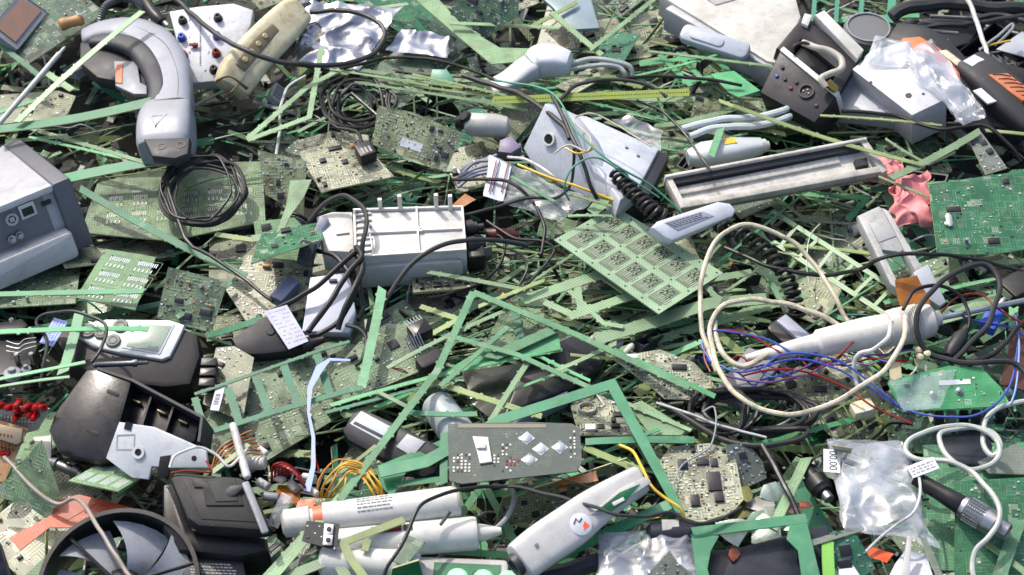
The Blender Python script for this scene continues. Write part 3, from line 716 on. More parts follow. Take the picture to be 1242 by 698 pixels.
# pointed offcut
F = flat(360, 262, 44, 0, 0, 0); m = MB(F)
m.oprism([(352, 219), (378, 218), (368, 240), (352, 262), (338, 292), (308, 293), (304, 286), (336, 280), (347, 250)], -1.5, 0); m.build('board_offcut', PALE, None, 'pale green hooked board offcut left of the white power supply housing', 'board offcut')
F = rect((102, 284), (310, 270), (122, 218), 4)
t = board('cell_board', 'wide green panel of repeated small circuits under the coiled black cable', F, [(98, 282), (118, 222), (220, 198), (318, 196), (322, 268), (205, 292)], MOSS, rs, 0, 0, mark=(150, 250, 'the wide green circuit panel'))
m = MB(F)
def cells(F, m, x0, x1, y0, y1, nx, ny, rng, gap=4):
    cw, ch = (x1-x0)/nx, (y1-y0)/ny
    for i in range(nx):
        for j in range(ny):
            a, b, c, d = x0+i*cw+gap, x0+(i+1)*cw-gap, y0+j*ch+gap, y0+(j+1)*ch-gap
            r2 = random.Random(77)
            m.mat(0); m.box(a, b, c, c+.5, 0, .3); m.box(a, b, d, d+.5, 0, .3); m.box(a-.5, a, c, d, 0, .3); m.box(b, b+.5, c, d, 0, .3)
            for k in range(int((b-a)/3)):
                m.mat(1); m.box(a+2+k*2.6, a+3.2+k*2.6, c+(d-c)*.55, c+(d-c)*.85, 0, .5)
                if k % 2 == 0: m.box(a+2+k*2.6, a+3.6+k*2.6, c+2, c+(d-c)*.3, 0, .6)
            for k in range(9):
                x, y = r2.uniform(a+1, b-2), r2.uniform(c+1, d-2); m.mat(1 if k % 3 else 2); m.box(x, x+1.6, y, y+1.1, 0, .8)
cells(F, m, 20, 210, 12, 86, 6, 2, rs); m.build('circuit_cells', [PALE, solder, chipm], t, kind='stuff')
# small boards
F = rect((90, 362), (166, 376), (132, 304), 34)
t = board('unpopulated_board', 'pale green unpopulated board of six cells below the long teal rail', F, [(92, 361), (164, 376), (189, 312), (128, 302)], PALE, rs, 0, 0)
m = MB(F); cells(F, m, 4, F.L-2, 2, F.H-4, 2, 3, rs, 3); m.build('circuit_cells', [PALEH, paper, chipm], t, kind='stuff')
MARK.append((140, 340, 'the pale six cell board'))
F = rect((190, 388), (258, 402), (205, 325), 24)
board('circuit_board', 'moss green square circuit board leaning above the handheld meter screen', F, [(190, 386), (256, 404), (276, 342), (204, 324)], MOSS, rs, 3, 130)
F = rect((0, 372), (90, 366), (10, 320), 8)
board('circuit_board', 'moss green board lying under the lower edge of the light grey terminal', F, [(-10, 374), (92, 368), (98, 318), (0, 330)], MOSS, rs, 2, 80)
# coil
cq = random.Random(8)
pts = coilpts(247, 236, 24, 50, 56, 5.3, cq, dz=3, j=.12)+[W(225, 290, 40), W(255, 310, 38), W(300, 342, 36), W(330, 366, 34)]
cable('coiled_cable', 'black cable wound into a loose coil on the wide green circuit panel', 'cable', pts, 2.3, rubg, k=3, mark=(247, 240, 'the coiled black cable'))
pts = coilpts(244, 232, 40, 42, 50, 2.4, cq, dz=3, j=.2)
cable('coiled_cable', 'thinner turns of black cable on top of the coil over the green panel', 'cable', pts, 1.7, rubber, k=3)
pts = [W(470, 150, 40)]+coilpts(436, 128, 34, 42, 44, 4.2, cq, dz=4, j=.2)+[W(400, 150, 40), W(432, 160, 46), W(440, 176, 46)]
cable('tangled_cable', 'black cable tangled in a round bundle above the two populated pale boards', 'cable', pts, 2.3, rubber, k=3, mark=(436, 128, 'the round tangled cable'))
cable('tangled_cable', 'black inner loops inside the round tangled cable', 'cable', coilpts(432, 132, 26, 24, 28, 3.3, cq, dz=3, j=.2, tilt=25), 2.0, rubg, k=3)
F = flat(443, 180, 50, 25); m = MB(F); m.rbox(-11, 11, -12, 12, -18, 0, 2, 1.5); t = thing(F, 'cable_plug', 'small black square plug on the end of the tangled cable, resting on a board', 'plug'); m.build('plug_body', black, t)
m = MB(F)
for k in (-5, 0, 5): m.box(k-1.4, k+1.4, -9, 2, -.2, .6)
m.build('contacts', dsteel, t)
# two pale populated boards
F = rect((395, 232), (476, 216), (355, 168), 34)
t = board('circuit_board', 'pale green board with large square black chips below the round tangled cable', F, [(390, 234), (402, 230), (478, 214), (452, 186), (446, 164), (400, 160), (355, 172)], GREYB, rs, 5, 260,
          big=None, mark=(415, 200, 'the pale chip board'))
F = rect((455, 178), (548, 208), (470, 130), 36)
t = board('circuit_board', 'olive board with a white sticker beside the white plugged tube', F, [(452, 176), (540, 209), (560, 162), (500, 136), (458, 128)], OLIVE, rs, 5, 260, mark=(505, 170, 'the stickered olive board'))
a = F.uv(499, 176, 1); MB(F).box(a[0]-15, a[0]+15, a[1]-5.5, a[1]+5.5, 0, .5).build('sticker', paper, t)
F = rect((330, 240), (392, 238), (318, 180), 18)
board('circuit_board', 'yellowish board partly under the left edge of the pale chip board', F, [(322, 236), (368, 262), (372, 196), (312, 182)], OLIVE, rs, 3, 120)
# white bent wires left of tangle
cable('bent_wire', 'stiff white wire bent upright left of the round tangled cable', 'wire', [(336, 188, 30), (339, 158, 34), (341, 128, 36), (350, 106, 36), (370, 92, 34)], 2, whitec)
# pale offcut frame top
F = flat(372, 120, 46); frame('green_frame', 'pale triangular board frame left of the round tangled cable', F, [[(390, 58), (375, 142), (300, 170)], [(300, 168), (372, 106), (412, 84)]], 7, PALE, rng=rs)
# teal piece, white tube, purple piece
F = flat(536, 95, 44, -20, 20, 0); m = MB(F); m.oprism([(524, 84), (542, 84), (552, 98), (545, 106), (520, 100)], -12, 0, 1.5); m.build('teal_stopper', tealm, None, 'small teal plastic cap on the yellow green rails near the top middle', 'cap')
F = axis((553, 150), 36, (618, 154), 34); t = thing(F, 'white_tube', 'stubby white tube with two black round plugs beside the olive sticker board', 'tube', mark=(585, 150, 'the stubby white tube'))
m = MB(F); m.lathe((0, 0, 0), (1, 0, 0), [(10, 5), (13, 12), (20, 15), (50, 15.5), (66, 13), (70, 8)], 24); m.build('tube_body', plast('tube_white', (180, 182, 178), .45, .3), t)
m = MB(F); m.lathe((14, 2, 9), (6, -2, 20), [(0, 8), (6, 8), (8, 6)], 18); m.build('plug', black, t)
m = MB(F); m.lathe((10, 2, 0), (-1, 2, 0), [(0, 9), (9, 9), (11, 7)], 18); m.build('plug', black, t)
F = flat(614, 178, 36, -25, 10, 0); m = MB(F); m.oprism([(606, 170), (620, 164), (632, 178), (620, 186), (604, 184)], -14, 0, 2); t = m.build('purple_connector', plast('purple_dull', (104, 94, 122), .5, .4), None, 'faded purple plastic connector below the stubby white tube', 'connector')
gw = random.Random(6)
for k in range(5):
    cable('ribbon_wire', ['first', 'second', 'third', 'fourth', 'fifth'][k]+' grey ribbon wire from the back, left of the striped label bag', 'wire', [(556+gw.uniform(-3, 3), 208+k*5, 14+k), (575, 196+k*4+gw.uniform(-3, 3), 22), (603, 188+k*5, 26)], 2.3, plast('wire_bluegrey', (130, 132, 150), .5, .3), group='grey ribbon wires')
# striped label bag
F = flat(640, 220, 34, 0, 6, 4); t = thing(F, 'label_bag', 'clear plastic bag with a white striped label lying over the wires in the upper middle', 'bag', mark=(610, 220, 'the striped label bag'))
m = sheet(F, [(586, 238), (676, 270), (718, 246), (594, 188)], 0, rg, 30, 30, amp=5, sc=.05); m.build('clear_film', clearm('label_film', (190, 205, 205), .38), t, sharp=50)
m = sheet(F, [(586, 238), (610, 245), (620, 203), (594, 188)], 6, rg, 14, 14, amp=2, sc=.04); m.build('label', paper, t, sharp=50)
for k, (px, mm) in enumerate(((596, redm), (600, ink), (611, redm))):
    a, b = F.uv(px-3, 234, 8), F.uv(px+6, 196, 8); m = MB(F); m.tube([(a[0], a[1], 9.3), (b[0], b[1], 9.3)], .7, 5); m.build('printed_stripe', mm, t)

def _slivers():
    """hair thin offcuts, far too many to count"""
    F = Fr(Matrix.Identity(4)); m = MB(F); q = random.Random(404); mats = [PALE, MINT, MINTD, LIME, PALEH, TEAL, SLATE, EMER, rubg]
    for i in range(1500):
        t = q.random()
        px, py = (q.uniform(420, 920), q.uniform(300, 500)) if t < .3 else (q.uniform(380, 1130), q.uniform(70, 260)) if t < .55 else (q.uniform(-120, 1360), q.uniform(-60, 780))
        if px > 1085 and py < 150 and q.random() < .9: continue
        ang = q.gauss(0, 22) if py < 500 and q.random() < .7 else q.uniform(-90, 90); L = q.uniform(30, 150); wd = q.choice([1.4, 2, 2.6, 3.4, 5])
        G = Fr(Matrix.Translation(W(px, py, q.uniform(-46, -8))) @ Matrix.Rotation(R(ang), 4, 'Z') @ Matrix.Rotation(R(q.gauss(0, 7)), 4, 'Y') @ Matrix.Rotation(R(q.gauss(0, 25)), 4, 'X'))
        m.mat(q.choices(range(9), [30, 17, 14, 18, 12, 4, 4, 2, 4])[0]); m.use(G); m.lath(-L/2, L/2, wd, wd*q.choice([1, .7, .3]), 1.3, q, q.gauss(0, .03)*L, q.gauss(0, .03)*L)
    m.build('board_slivers', mats, kind='stuff', cat='scrap', label='countless hair thin green board slivers woven through the heap')
_slivers()
# ================================================================ TOP MIDDLE AND RIGHT
# populated boards behind, top middle
F = rect((548, 26), (600, 50), (560, -14), 20)
board('circuit_board', 'dark green populated board at the top edge left of the pale wide plank', F, [(545, 20), (590, 46), (628, 20), (630, -14), (556, -16)], DARKG, rs, 3, 90, mark=(590, 15, 'the top edge board'))
F = flat(560, 30, 26); m = MB(F); m.oprism([(488, -14), (520, -14), (560, 30), (606, 58), (684, 60), (640, 74), (596, 78), (560, 48)], -1.5, 0); m.build('board_offcut', PALE, None, 'long pale pointed plank crossing down from the top edge above the white handset', 'board offcut')
F = rect((728, 72), (770, 74), (742, 40), 26)
board('circuit_board', 'teal green board with pale pads left of the white slim battery cover', F, [(722, 66), (756, 76), (776, 42), (738, 38)], TEAL, rs, 2, 90)
F = flat(690, 15, 22); m = MB(F); m.oprism([(640, -18), (712, -18), (727, 34), (690, 36), (672, 10)], -6, 0, 1); m.build('plastic_sheet', plast('panel_bluegrey', (126, 148, 156), .4, .3), None, 'blue grey translucent looking panel at the top edge centre', 'panel')
rail('pale rail crossing in an X with another at the top centre, running down right', (668, 14), (732, 68), 32, 30, 10, PALEH)
rail('pale rail crossing in an X with another at the top centre, running down left', (792, 0), (716, 60), 34, 34, 8, PALE)
rail('short pale rail above the white handset at the top centre', (640, 34), (700, 2), 30, 30, 8, LIME)
rail('pale rail along the top edge right of the foil wrapper', (545, 28), (680, 34), 36, 36, 7, PALE)
# lime green comb-like rails (bundle)
lr = random.Random(12)
for k, (A, B, wd, mt) in enumerate([((404, 88), (560, 106), 4, LIME), ((420, 96), (628, 128), 4, LIME), ((430, 100), (640, 134), 4, PALE), ((470, 100), (622, 120), 3.5, LIME), ((400, 84), (520, 104), 3, PALE), ((500, 90), (640, 122), 3.5, LIME)]):
    strip('board_rail', ['first thin yellow green rail from the back of the bundle over the olive sticker board', 'second thin yellow green rail of the bundle over the olive sticker board', 'pale front rail of the bundle over the olive sticker board', 'short yellow green rail in the middle of the bundle over the olive board', 'short pale rail at the rear left of the yellow green bundle', 'yellow green rail at the rear right of the bundle over the olive board'][k], A, B, 40+k*2, 42+k*2, wd, mt, lr, group='bundle of yellow green rails', roll=25)
# perforated lime strip
F = axis((598, 122), 58, (836, 112), 60, 30); m = MB(F); L = F.L
m.prism([(0, -5), (L, -5), (L, 5), (0, 5)], -1.6, 0); 
t = thing(F, 'perforated_strip', 'long yellow green perforated strip lying level behind the white camera box', 'strip', mark=(720, 118, 'the perforated strip'))
m.build('strip_body', plast('lime_strip', (142, 158, 70), .5, .3), t)
m = MB(F); k = 3
while k < L-3: m.disc(k, 0, -.4, .35, .9, 6, .1); k += 3.6
m.build('perforations', plast('hole_dark', (84, 96, 44), .7, .2), t, kind='stuff')
# white handset (triangular head)
F = flat(660, 80, 52, 0, 0, -6); t = thing(F, 'shower_handset', 'white angular handset head with twin grey cables leaving its right end', 'handset', mark=(660, 78, 'the white angular handset'))
m = MB(F); m.swp([(598, 108, -16, 16, 8), (618, 98, -10, 17, 9), (636, 86, -4, 18, 12), (648, 80, 0, 19, 14)], 3.6, 20, 4); m.build('handle', plast('handset_white', (196, 200, 206), .38, .15), t)
m = MB(F); m.swp([(646, 78, 2, 16, 14), (654, 74, 4, 20, 17), (672, 74, 4, 19, 17), (688, 76, 3, 15, 13)], 4, 24, 4); m.build('head', plast('handset_white', (196, 200, 206), .38, .15), t)
cable('twin_cable', 'upper grey cable leaving the right end of the white angular handset', 'cable', [(690, 78, 54), (716, 72, 54), (745, 74, 54), (764, 80, 50), (768, 92, 40)], 3.4, plast('cable_lgrey', (170, 178, 174), .35, .2))
cable('twin_cable', 'lower grey cable leaving the right end of the white angular handset', 'cable', [(690, 84, 50), (720, 79, 50), (748, 80, 50), (758, 90, 44), (758, 100, 30)], 3.2, plast('cable_lgrey', (170, 178, 174), .35, .2))
# black cables around
for lab, P_, r_, mt in [
  ('black cable arching over the perforated strip', [(676, 124, 60), (700, 104, 66), (740, 96, 66), (780, 102, 62), (808, 118, 56)], 2.6, rubg),
  ('dark cable rising behind the perforated strip towards the white bin', [(750, 96, 50), (800, 92, 48), (860, 98, 44), (900, 104, 40)], 2.2, rubber),
  ('thick dark cable running from the top of the camera box up left', [(560, 92, 46), (600, 104, 52), (640, 120, 70), (680, 150, 84), (690, 168, 84)], 3.4, rubg),
  ('dark cable running down over the left face of the white camera box', [(668, 112, 90), (684, 146, 96), (702, 184, 92), (716, 226, 70), (728, 244, 44)], 2.6, rubg),
  ('thin black cable running over the perforated strip to the shallow tray', [(772, 122, 66), (800, 134, 64), (828, 160, 66), (848, 188, 66), (862, 208, 62)], 1.7, rubber),
  ('teal wire draped over the front of the white camera box', [(600, 98, 60), (668, 112, 92), (700, 160, 98), (740, 196, 94), (790, 226, 66), (830, 262, 40)], 1.4, tealm),
  ('mint wire hanging from the camera box lens', [(690, 244, 50), (684, 226, 74), (698, 200, 90), (726, 192, 92), (760, 214, 80), (800, 240, 60)], 1.2, tealm),
  ('yellow green wire bundle strand running below the white camera box', [(628, 200, 60), (668, 216, 62), (706, 228, 60), (744, 244, 52)], 1.6, yellm),
  ('white wire curving around the camera box lens', [(616, 190, 50), (640, 194, 56), (668, 212, 60), (676, 218, 56)], 2.0, whitec),
  ('black cable looping below the striped label bag', [(560, 262, 48), (600, 252, 50), (640, 240, 56), (676, 240, 56), (694, 218, 60), (696, 180, 96)], 2.0, rubg),
  ('black cable arching over the corner of the striped label bag', [(548, 218, 40), (588, 218, 46), (620, 222, 50), (645, 244, 48), (660, 276, 44), (656, 310, 40)], 2.2, rubber)]:
    cable('loose_cable' if 'cable' in lab[:14] else 'loose_wire', lab, 'cable' if 'cable' in lab[:14] else 'wire', P_, r_, mt)
cable('twisted_wire', 'beige twisted wire knotted around the cables on the camera box', 'wire', [(672, 186, 92), (690, 176, 98), (712, 184, 98), (716, 168, 98), (697, 148, 100), (704, 140, 98), (730, 142, 100), (790, 178, 96)], 1.1, creamc)
cable('twisted_wire', 'yellow wire looped around the knot of cables on the camera box', 'wire', [(686, 180, 96), (700, 186, 98), (716, 182, 96), (720, 176, 90)], 1.3, yellm)
# camera box
F = rect((652, 212), (722, 254), (664, 132), 18, 18, 84)
t = thing(F, 'camera_box', 'white boxy device with a round black lens, wires draped across it', 'box', mark=(740, 180, 'the white camera box'))
bx = plast('box_white', (196, 202, 212), .4, .2)
m = MB(F); m.oprism([(634, 180), (660, 126), (690, 140), (716, 172), (746, 240), (726, 250), (650, 208)], -24, 0, 3); m.build('lens_housing', bx, t)
G = rect((716, 172), (800, 236), (690, 140), 66, 40, 84)
G = flat(740, 180, 50, 0, -8, 12)
m = MB(F).use(G); m.prism(G.poly([(686, 136), (712, 140), (800, 180), (776, 226), (752, 244), (718, 196)], 0), -34, 0, 4); m.build('box_casing', bx, t)
m = MB(F).use(G); m.prism(G.poly([(792, 176), (812, 190), (788, 236), (772, 228)], -6), -40, -6, 2); m.build('dark_end_panel', dgrey, t)
x, y = F.uv(666, 169, 2); m = MB(F); m.ring(x, y, -1, 4, 6.5, 8.4, 24); lz = m.build('lens_ring', white, t)
m = MB(F); m.disc(x, y, -1, 2.5, 6.2, 24, 1.5); m.build('lens', plast('lens_black', (12, 14, 18), .1, .05), lz)
for i in (0, 1):
    x, y = G.uv(760+i*14, 180+i*10, 0); m = MB(F).use(G); m.disc(x, y, 0, 1, 2.4, 10, .2); m.build('screw', dsteel, t)
# clear bag over
F = flat(770, 165, 70); sheet(F, [(742, 146), (800, 184), (804, 160), (764, 140)], 0, rg, 16, 12, amp=4, sc=.06).build('clear_wrap', clearm('clear_film', body=.2), None, 'small piece of clear film behind the top edge of the white camera box', 'film', sharp=50)
# translucent white tool and tubes
F = axis((834, 192), 24, (932, 176), 26); t = thing(F, 'clear_tool', 'frosted white plastic tool with a yellow sticker behind the shallow grey tray', 'tool', mark=(880, 175, 'the frosted white tool'))
fr = plast('frosted_white', (186, 196, 198), .3, .15)
m = MB(F); m.loft([(0, 0, 0, 9, 9, 1, 0), (20, 0, 0, 17, 15, 1, 0), (60, 0, 0, 17, 15, 1, 0), (86, 0, 0, 12, 12, 1, 0), (98, 0, 0, 10, 10, 1, 0)], 3, 24); m.build('tool_body', fr, t)
m = MB(F); m.box(48, 64, -2, 8, 14, 16); m.build('warning_sticker', yellm, t)
m = MB(F); m.lathe((98, 0, 0), (110, 0, 0), [(0, 9), (6, 9), (6.1, 6), (10, 6)], 18); m.build('tool_tip', whitec, t)
for k, (A, B, hh) in enumerate([((828, 156), (955, 132), 44), ((836, 166), (958, 142), 40)]):
    cable('clear_tube', ['upper', 'lower'][k]+' one of two frosted tubes above the white tool', 'tube', [(A[0], A[1], hh), (870, (A[1]+B[1])//2+2, hh+6), (920, (A[1]+B[1])//2-2, hh+4), (B[0]-8, B[1]+3, hh), (B[0], B[1], hh-6)], 4.4, fr)
# shallow tray
F = rect((822, 250), (1076, 206), (800, 214), 44, 44, 56)
t = thing(F, 'screen_tray', 'long shallow light grey tray with dark inner lip lying right of the camera box', 'tray', mark=(940, 215, 'the shallow grey tray'))
tg = plast('tray_grey', (208, 204, 194), .5, .45)
A_, B_, C_, D_ = [F.uv(*p, 0) for p in ((826, 253), (1077, 207), (1050, 168), (806, 214))]
m = MB(F); m.prism([A_, B_, C_, D_], -16, -12); m.build('tray_floor', plast('tray_floor', (206, 204, 196), .4, .35), t)
def edge(a, b, wd): return Vector(a), Vector(b)
for nm, a, b, w1, z1, mt in (('near_rim', A_, B_, 9, 0, tg), ('right_rim', B_, C_, 9, 0, tg), ('far_rim', C_, D_, 4, 4, tg), ('left_rim', D_, A_, 8, 0, tg)):
    a, b = Vector(a), Vector(b); d = (b-a).normalized(); nn = Vector((-d.y, d.x))
    pts = [a, b, b+nn*w1, a+nn*w1]; MB(F).prism([(p.x, p.y) for p in pts], -20, z1+(.5 if nm[0] in 'lr' else 0), 1.2).build(nm, mt, t)
a, b = Vector(D_), Vector(C_); d = (b-a).normalized(); nn = Vector((d.y, -d.x))
m = MB(F); q0, q1 = a+nn*4.3+d*8, b+nn*4.3-d*9; m.prism([(p.x, p.y) for p in (q0, q1, q1+nn*8, q0+nn*8)], -14, -2, .6); m.build('inner_wall', dgrey, t)
m = MB(F); q0, q1 = a+nn*15+d*12, b+nn*13-d*40; m.prism([(p.x, p.y) for p in (q0, q1, q1+nn*10, q0+nn*10)], -12, -8, 1); m.build('inner_ridge', tg, t)
m = MB(F); q0 = Vector(F.uv(1052, 196, 0)); m.box(q0.x-14, q0.x+2, q0.y-3, q0.y+7, -12, -3); m.build('catch', dgrey, t)
# white bins at top
F = rect((826, 46), (924, 78), (850, -30), 40, 40, 44); wb = plast('bin_white', (208, 206, 198), .5, .3)
t = thing(F, 'printer_casing', 'big offwhite slab shaped casing leaning at the top beside the dark socket unit', 'casing', mark=(900, 20, 'the offwhite slab casing'))
m = MB(F); m.oprism([(800, -6), (842, -24), (960, -24), (972, 20), (946, 78), (930, 74)], -40, 0, 4); m.build('lid', wb, t)
m = MB(F); m.oprism([(806, 10), (818, 2), (944, 70), (936, 84)], -46, -4, 4); m.build('side_rail', plast('rail_grey', (158, 160, 166), .4, .3), t)
m = MB(F); m.oprism([(850, -6), (902, -14), (910, -6), (868, 6)], -1, 1.5, .5); m.build('groove_panel', lgrey, t)
F = axis((826, 36), 52, (908, 62), 52, 20); t = thing(F, 'battery_cover', 'slim rounded bluish white plastic cover lying before the offwhite slab casing', 'cover', mark=(868, 48, 'the slim white cover'))
m = MB(F); m.rbox(0, F.L, -13, 13, -16, 0, 9, 4, 5); m.build('cover_shell', plast('cover_bluewhite', (176, 184, 198), .38, .2), t)
m = MB(F); m.rbox(14, 62, -8, 6, -1, 2.4, 6, 1.2, 5); m.build('raised_grip', plast('cover_bluewhite2', (190, 196, 208), .38, .2), t)
# dark socket unit
F = rect((926, 118), (986, 148), (944, 76), 40, 40, 62)
t = thing(F, 'socket_unit', 'dark grey box with a round socket and white top rails, tipped at the upper right', 'power unit', mark=(975, 90, 'the dark socket unit'))
dk = plast('unit_dark', (56, 56, 64), .5, .3)
A_, B_, C_, D_ = [F.uv(*p, 0) for p in ((922, 112), (988, 149), (1014, 118), (946, 62))]
m = MB(F); m.prism([A_, B_, C_, D_], -60, 0, 2); m.build('front_box', dk, t)
p_ = F.uv(948, 64, 2); m = MB(F); a, b = Vector(D_), Vector(C_); d = (b-a).normalized(); nn = Vector((-d.y, d.x))
m.prism([(q.x, q.y) for q in (a, b, b+nn*7, a+nn*7)], -58, 3, 1); m.build('white_rail', white, t)
G = flat(990, 52, 66, -40, 10, 12)
m = MB(F).use(G); m.prism(G.poly([(942, 58), (974, 20), (1044, 70), (1014, 120), (1004, 112), (1016, 84), (972, 48), (956, 68)], 0), -50, 0, 2); m.build('rear_frame', dk, t)
m = MB(F).use(G); m.prism(G.poly([(988, 18), (1000, 12), (1048, 60), (1040, 72)], 10), -42, 10, 2); m.build('rear_cap', white, t)
m = MB(F).use(G); m.prism(G.poly([(976, 16), (986, 18), (980, 32), (972, 28)], 6), -30, 6, 1.5); m.build('corner_cap', white, t)
x, y = F.uv(978, 111, 1); m = MB(F); m.ring(x, y, -.5, 3, 8, 10.5, 26); so = m.build('round_socket', black, t)
m = MB(F)
for i in (-4, 0, 4): m.disc(x+i, y+(3 if i == 0 else -1), -.4, 1.4, 1.2, 8, .2)
m.build('socket_holes', dsteel, so)
for px, py, mm in ((942, 92, bluem), (959, 107, redm), (952, 96, dgrey), (966, 100, dgrey), (949, 82, dgrey), (990, 128, dgrey)):
    x, y = F.uv(px, py, 1); m = MB(F); m.disc(x, y, 0, 2.6, 2.6, 12, .6); m.build('indicator', mm, t)
m = MB(F).use(G); q = G.uv(984, 74, -6); m.rbox(q[0]-24, q[0]+24, q[1]-10, q[1]+12, -40, -8, 3, 2); m.build('coil_block', black, t)
ptube(F, [(974, 52, 78), (990, 58, 84), (1006, 62, 84), (1020, 72, 82), (1020, 84, 80), (1006, 90, 80), (996, 96, 78), (1002, 106, 72)], 4.5, plast('hose_beige', (186, 180, 168), .45, .3), 'bent_hose', t, n=12)
ptube(F, [(962, 64, 76), (964, 56, 82), (976, 52, 84), (988, 58, 84)], 2.2, rubber, 'black_lead', t)
MB(F).use(axis((1003, 100), 74, (1014, 110), 66)).lathe((0, 0, 0), (1, 0, 0), [(0, 6), (3, 6.5), (6, 5.5), (10, 6), (16, 4)], 14).build('brass_fitting', plast('brass', (150, 130, 70), .35, .3, metal=.9), t)
# white metal box
F = flat(1080, 105, 40, -24, 10, -6); t = thing(F, 'metal_box', 'white sheet metal box with round holes under the clear plastic bag', 'box', mark=(1070, 110, 'the white metal box'))
mw = plast('metal_white', (198, 200, 206), .38, .2, spec=.6)
m = MB(F); m.prism(F.poly([(1034, 84), (1062, 60), (1100, 50), (1148, 120), (1106, 140)], 20), -40, 20, 1); m.build('box_shell', mw, t)
m = MB(F); m.prism(F.poly([(1012, 132), (1034, 84), (1054, 98), (1104, 138), (1108, 143)], -8), -36, -8, 1); m.build('side_flange', plast('metal_shade', (168, 172, 182), .38, .2), t)
for px, py, r_ in ((1102, 116, 4.2), (1056, 100, 2.6), (1120, 114, 2)):
    x, y = F.uv(px, py, 20.4); m = MB(F); m.disc(x, y, 20, 20.5, r_, 16, .1); m.build('hole', black, t)
# clear bag top right
F = flat(1130, 95, 66, 0, 0, 0); m = sheet(F, [(1094, 74), (1166, 152), (1198, 146), (1124, 40)], 0, rg, 40, 40, amp=13, sc=.03, bulge=6); m.build('clear_bag', clearm('clear_film2', body=.32), None, 'crumpled clear plastic bag hanging over the white metal box and orange handheld', 'bag', sharp=60)
MARK.append((1140, 90, 'the upper clear bag'))
F = flat(1080, 66, 64, 0, 0, 0); sheet(F, [(1046, 78), (1100, 84), (1114, 52), (1062, 46)], 0, rg, 24, 20, amp=9, sc=.03, bulge=3).build('clear_wrap', clearm('clear_film8', body=.45), None, 'milky clump of plastic film on the rear corner of the white metal box', 'film', sharp=60)
# orange-grey handhelds
hg = plast('handheld_grey', (64, 64, 70), .55, .35)
F = flat(1130, 90, 44, -38, 6, 6)
t = thing(F, 'rugged_handheld', 'grey and orange rugged handheld half hidden under the upper clear bag', 'handheld', mark=(1150, 75, 'the bagged orange handheld'))
m = MB(F); m.swp([(1084, 46, -6, 22, 14), (1112, 56, 0, 30, 18), (1140, 80, 0, 33, 18), (1176, 120, -2, 27, 16), (1206, 158, -10, 20, 12)], 3.4, 24, 4); m.build('casing', hg, t)
m = MB(F); m.oprism([(1094, 46), (1116, 44), (1140, 58), (1164, 88), (1166, 98), (1150, 92), (1130, 68), (1096, 56)], 8, 20, 2); m.build('orange_bumper', orange, t)
m = MB(F); m.oprism([(1138, 62), (1148, 60), (1172, 78), (1164, 82)], 17, 22, 1); m.build('pale_cover', creamc, t)
F = flat(1210, 110, 50, -30, 6, 4)
t = thing(F, 'rugged_handheld', 'dark grey handheld with a ribbed orange grip at the right border', 'handheld', mark=(1215, 110, 'the orange gripped handheld'))
m = MB(F); m.swp([(1176, 78, 0, 26, 14), (1196, 96, 2, 28, 18), (1226, 124, 0, 29, 19), (1256, 150, -4, 28, 17)], 3.6, 24, 4); m.build('casing', hg, t)
m = MB(F); m.oprism([(1198, 90), (1222, 88), (1262, 118), (1240, 122), (1226, 112)], 14, 22, 2); gr = m.build('orange_grip', orange, t)
m = MB(F)
for k in range(6):
    a, b = F.uv(1204+k*7, 91+k*5, 22), F.uv(1226+k*7, 93+k*5, 22); m.tube([(a[0], a[1], 22), ((a[0]+b[0])/2, (a[1]+b[1])/2+2, 22.4), (b[0], b[1], 22)], .8, 6)
m.build('grip_rib', plast('rib_brown', (120, 52, 26), .6, .3), gr)
m = MB(F); m.oprism([(1168, 74), (1182, 66), (1206, 78), (1188, 86)], 12, 17, 1); m.build('white_sticker', paper, t)
m = MB(F); m.oprism([(1180, 110), (1192, 106), (1212, 122), (1198, 126)], 12, 15, .5); m.build('side_label', paper, t)
F = axis((1176, 138), 30, (1246, 150), 30); m = MB(F); m.rbox(0, F.L, -20, 20, -30, 4, 14, 8, 5); m.build('battery_pack', plast('navy_black', (36, 40, 54), .5, .3), None, 'rounded blue black battery pack under the orange gripped handheld', 'battery')
# dark rack of items at top right
F = flat(1160, 45, 20, 14, 8, 0); t = thing(F, 'ribbed_keyboard', 'dark grey slatted casing behind the bagged orange handheld', 'casing', mark=(1150, 40, 'the dark slatted casing'))
m = MB(F); m.oprism([(1088, 44), (1120, 22), (1204, 14), (1176, 52), (1150, 60)], -20, 0, 3); m.build('casing', dgrey, t)
m = MB(F)
for k in range(4):
    a, b = F.uv(1104+k*8, 44-k*8, 0), F.uv(1150+k*12, 50-k*9, 0); m.tube([(a[0], a[1], .5), (b[0], b[1], .5)], 2.2, 6)
m.build('slats', mgrey, t)
F = flat(1200, 50, 34, -26, 4, 6); t = thing(F, 'open_black_box', 'open black tray box with a silver card inside at the upper right border', 'box', mark=(1210, 55, 'the open black box'))
m = MB(F); P_ = F.poly([(1158, 66), (1206, 26), (1262, 60), (1230, 84)], 0); m.prism(P_, -34, -30)
A2 = [Vector(p) for p in P_]; cen = sum(A2, Vector((0, 0)))/4
for i in range(4):
    a, b = A2[i], A2[(i+1) % 4]; m.prism([tuple(a), tuple(b), tuple(b+(cen-b)*.06), tuple(a+(cen-a)*.06)], -30, -.2*i, .4)
m.build('tray', black, t)
m = MB(F); m.oprism([(1208, 60), (1240, 38), (1262, 52), (1246, 70)], 2, 4, .4); m.build('silver_card', plast('card_silver', (186, 192, 200), .35, .2), t)
for i, (c, d) in enumerate((((1178, 74), (1246, 92)),)):
    F = axis(c, 44, d, 44, 10); m = MB(F); m.rbox(0, F.L, -12, 12, -20, 0, 5, 3); m.build('black_bar', blackm, None, 'black plastic bar between the open black box and the orange gripped handheld', 'plastic part')
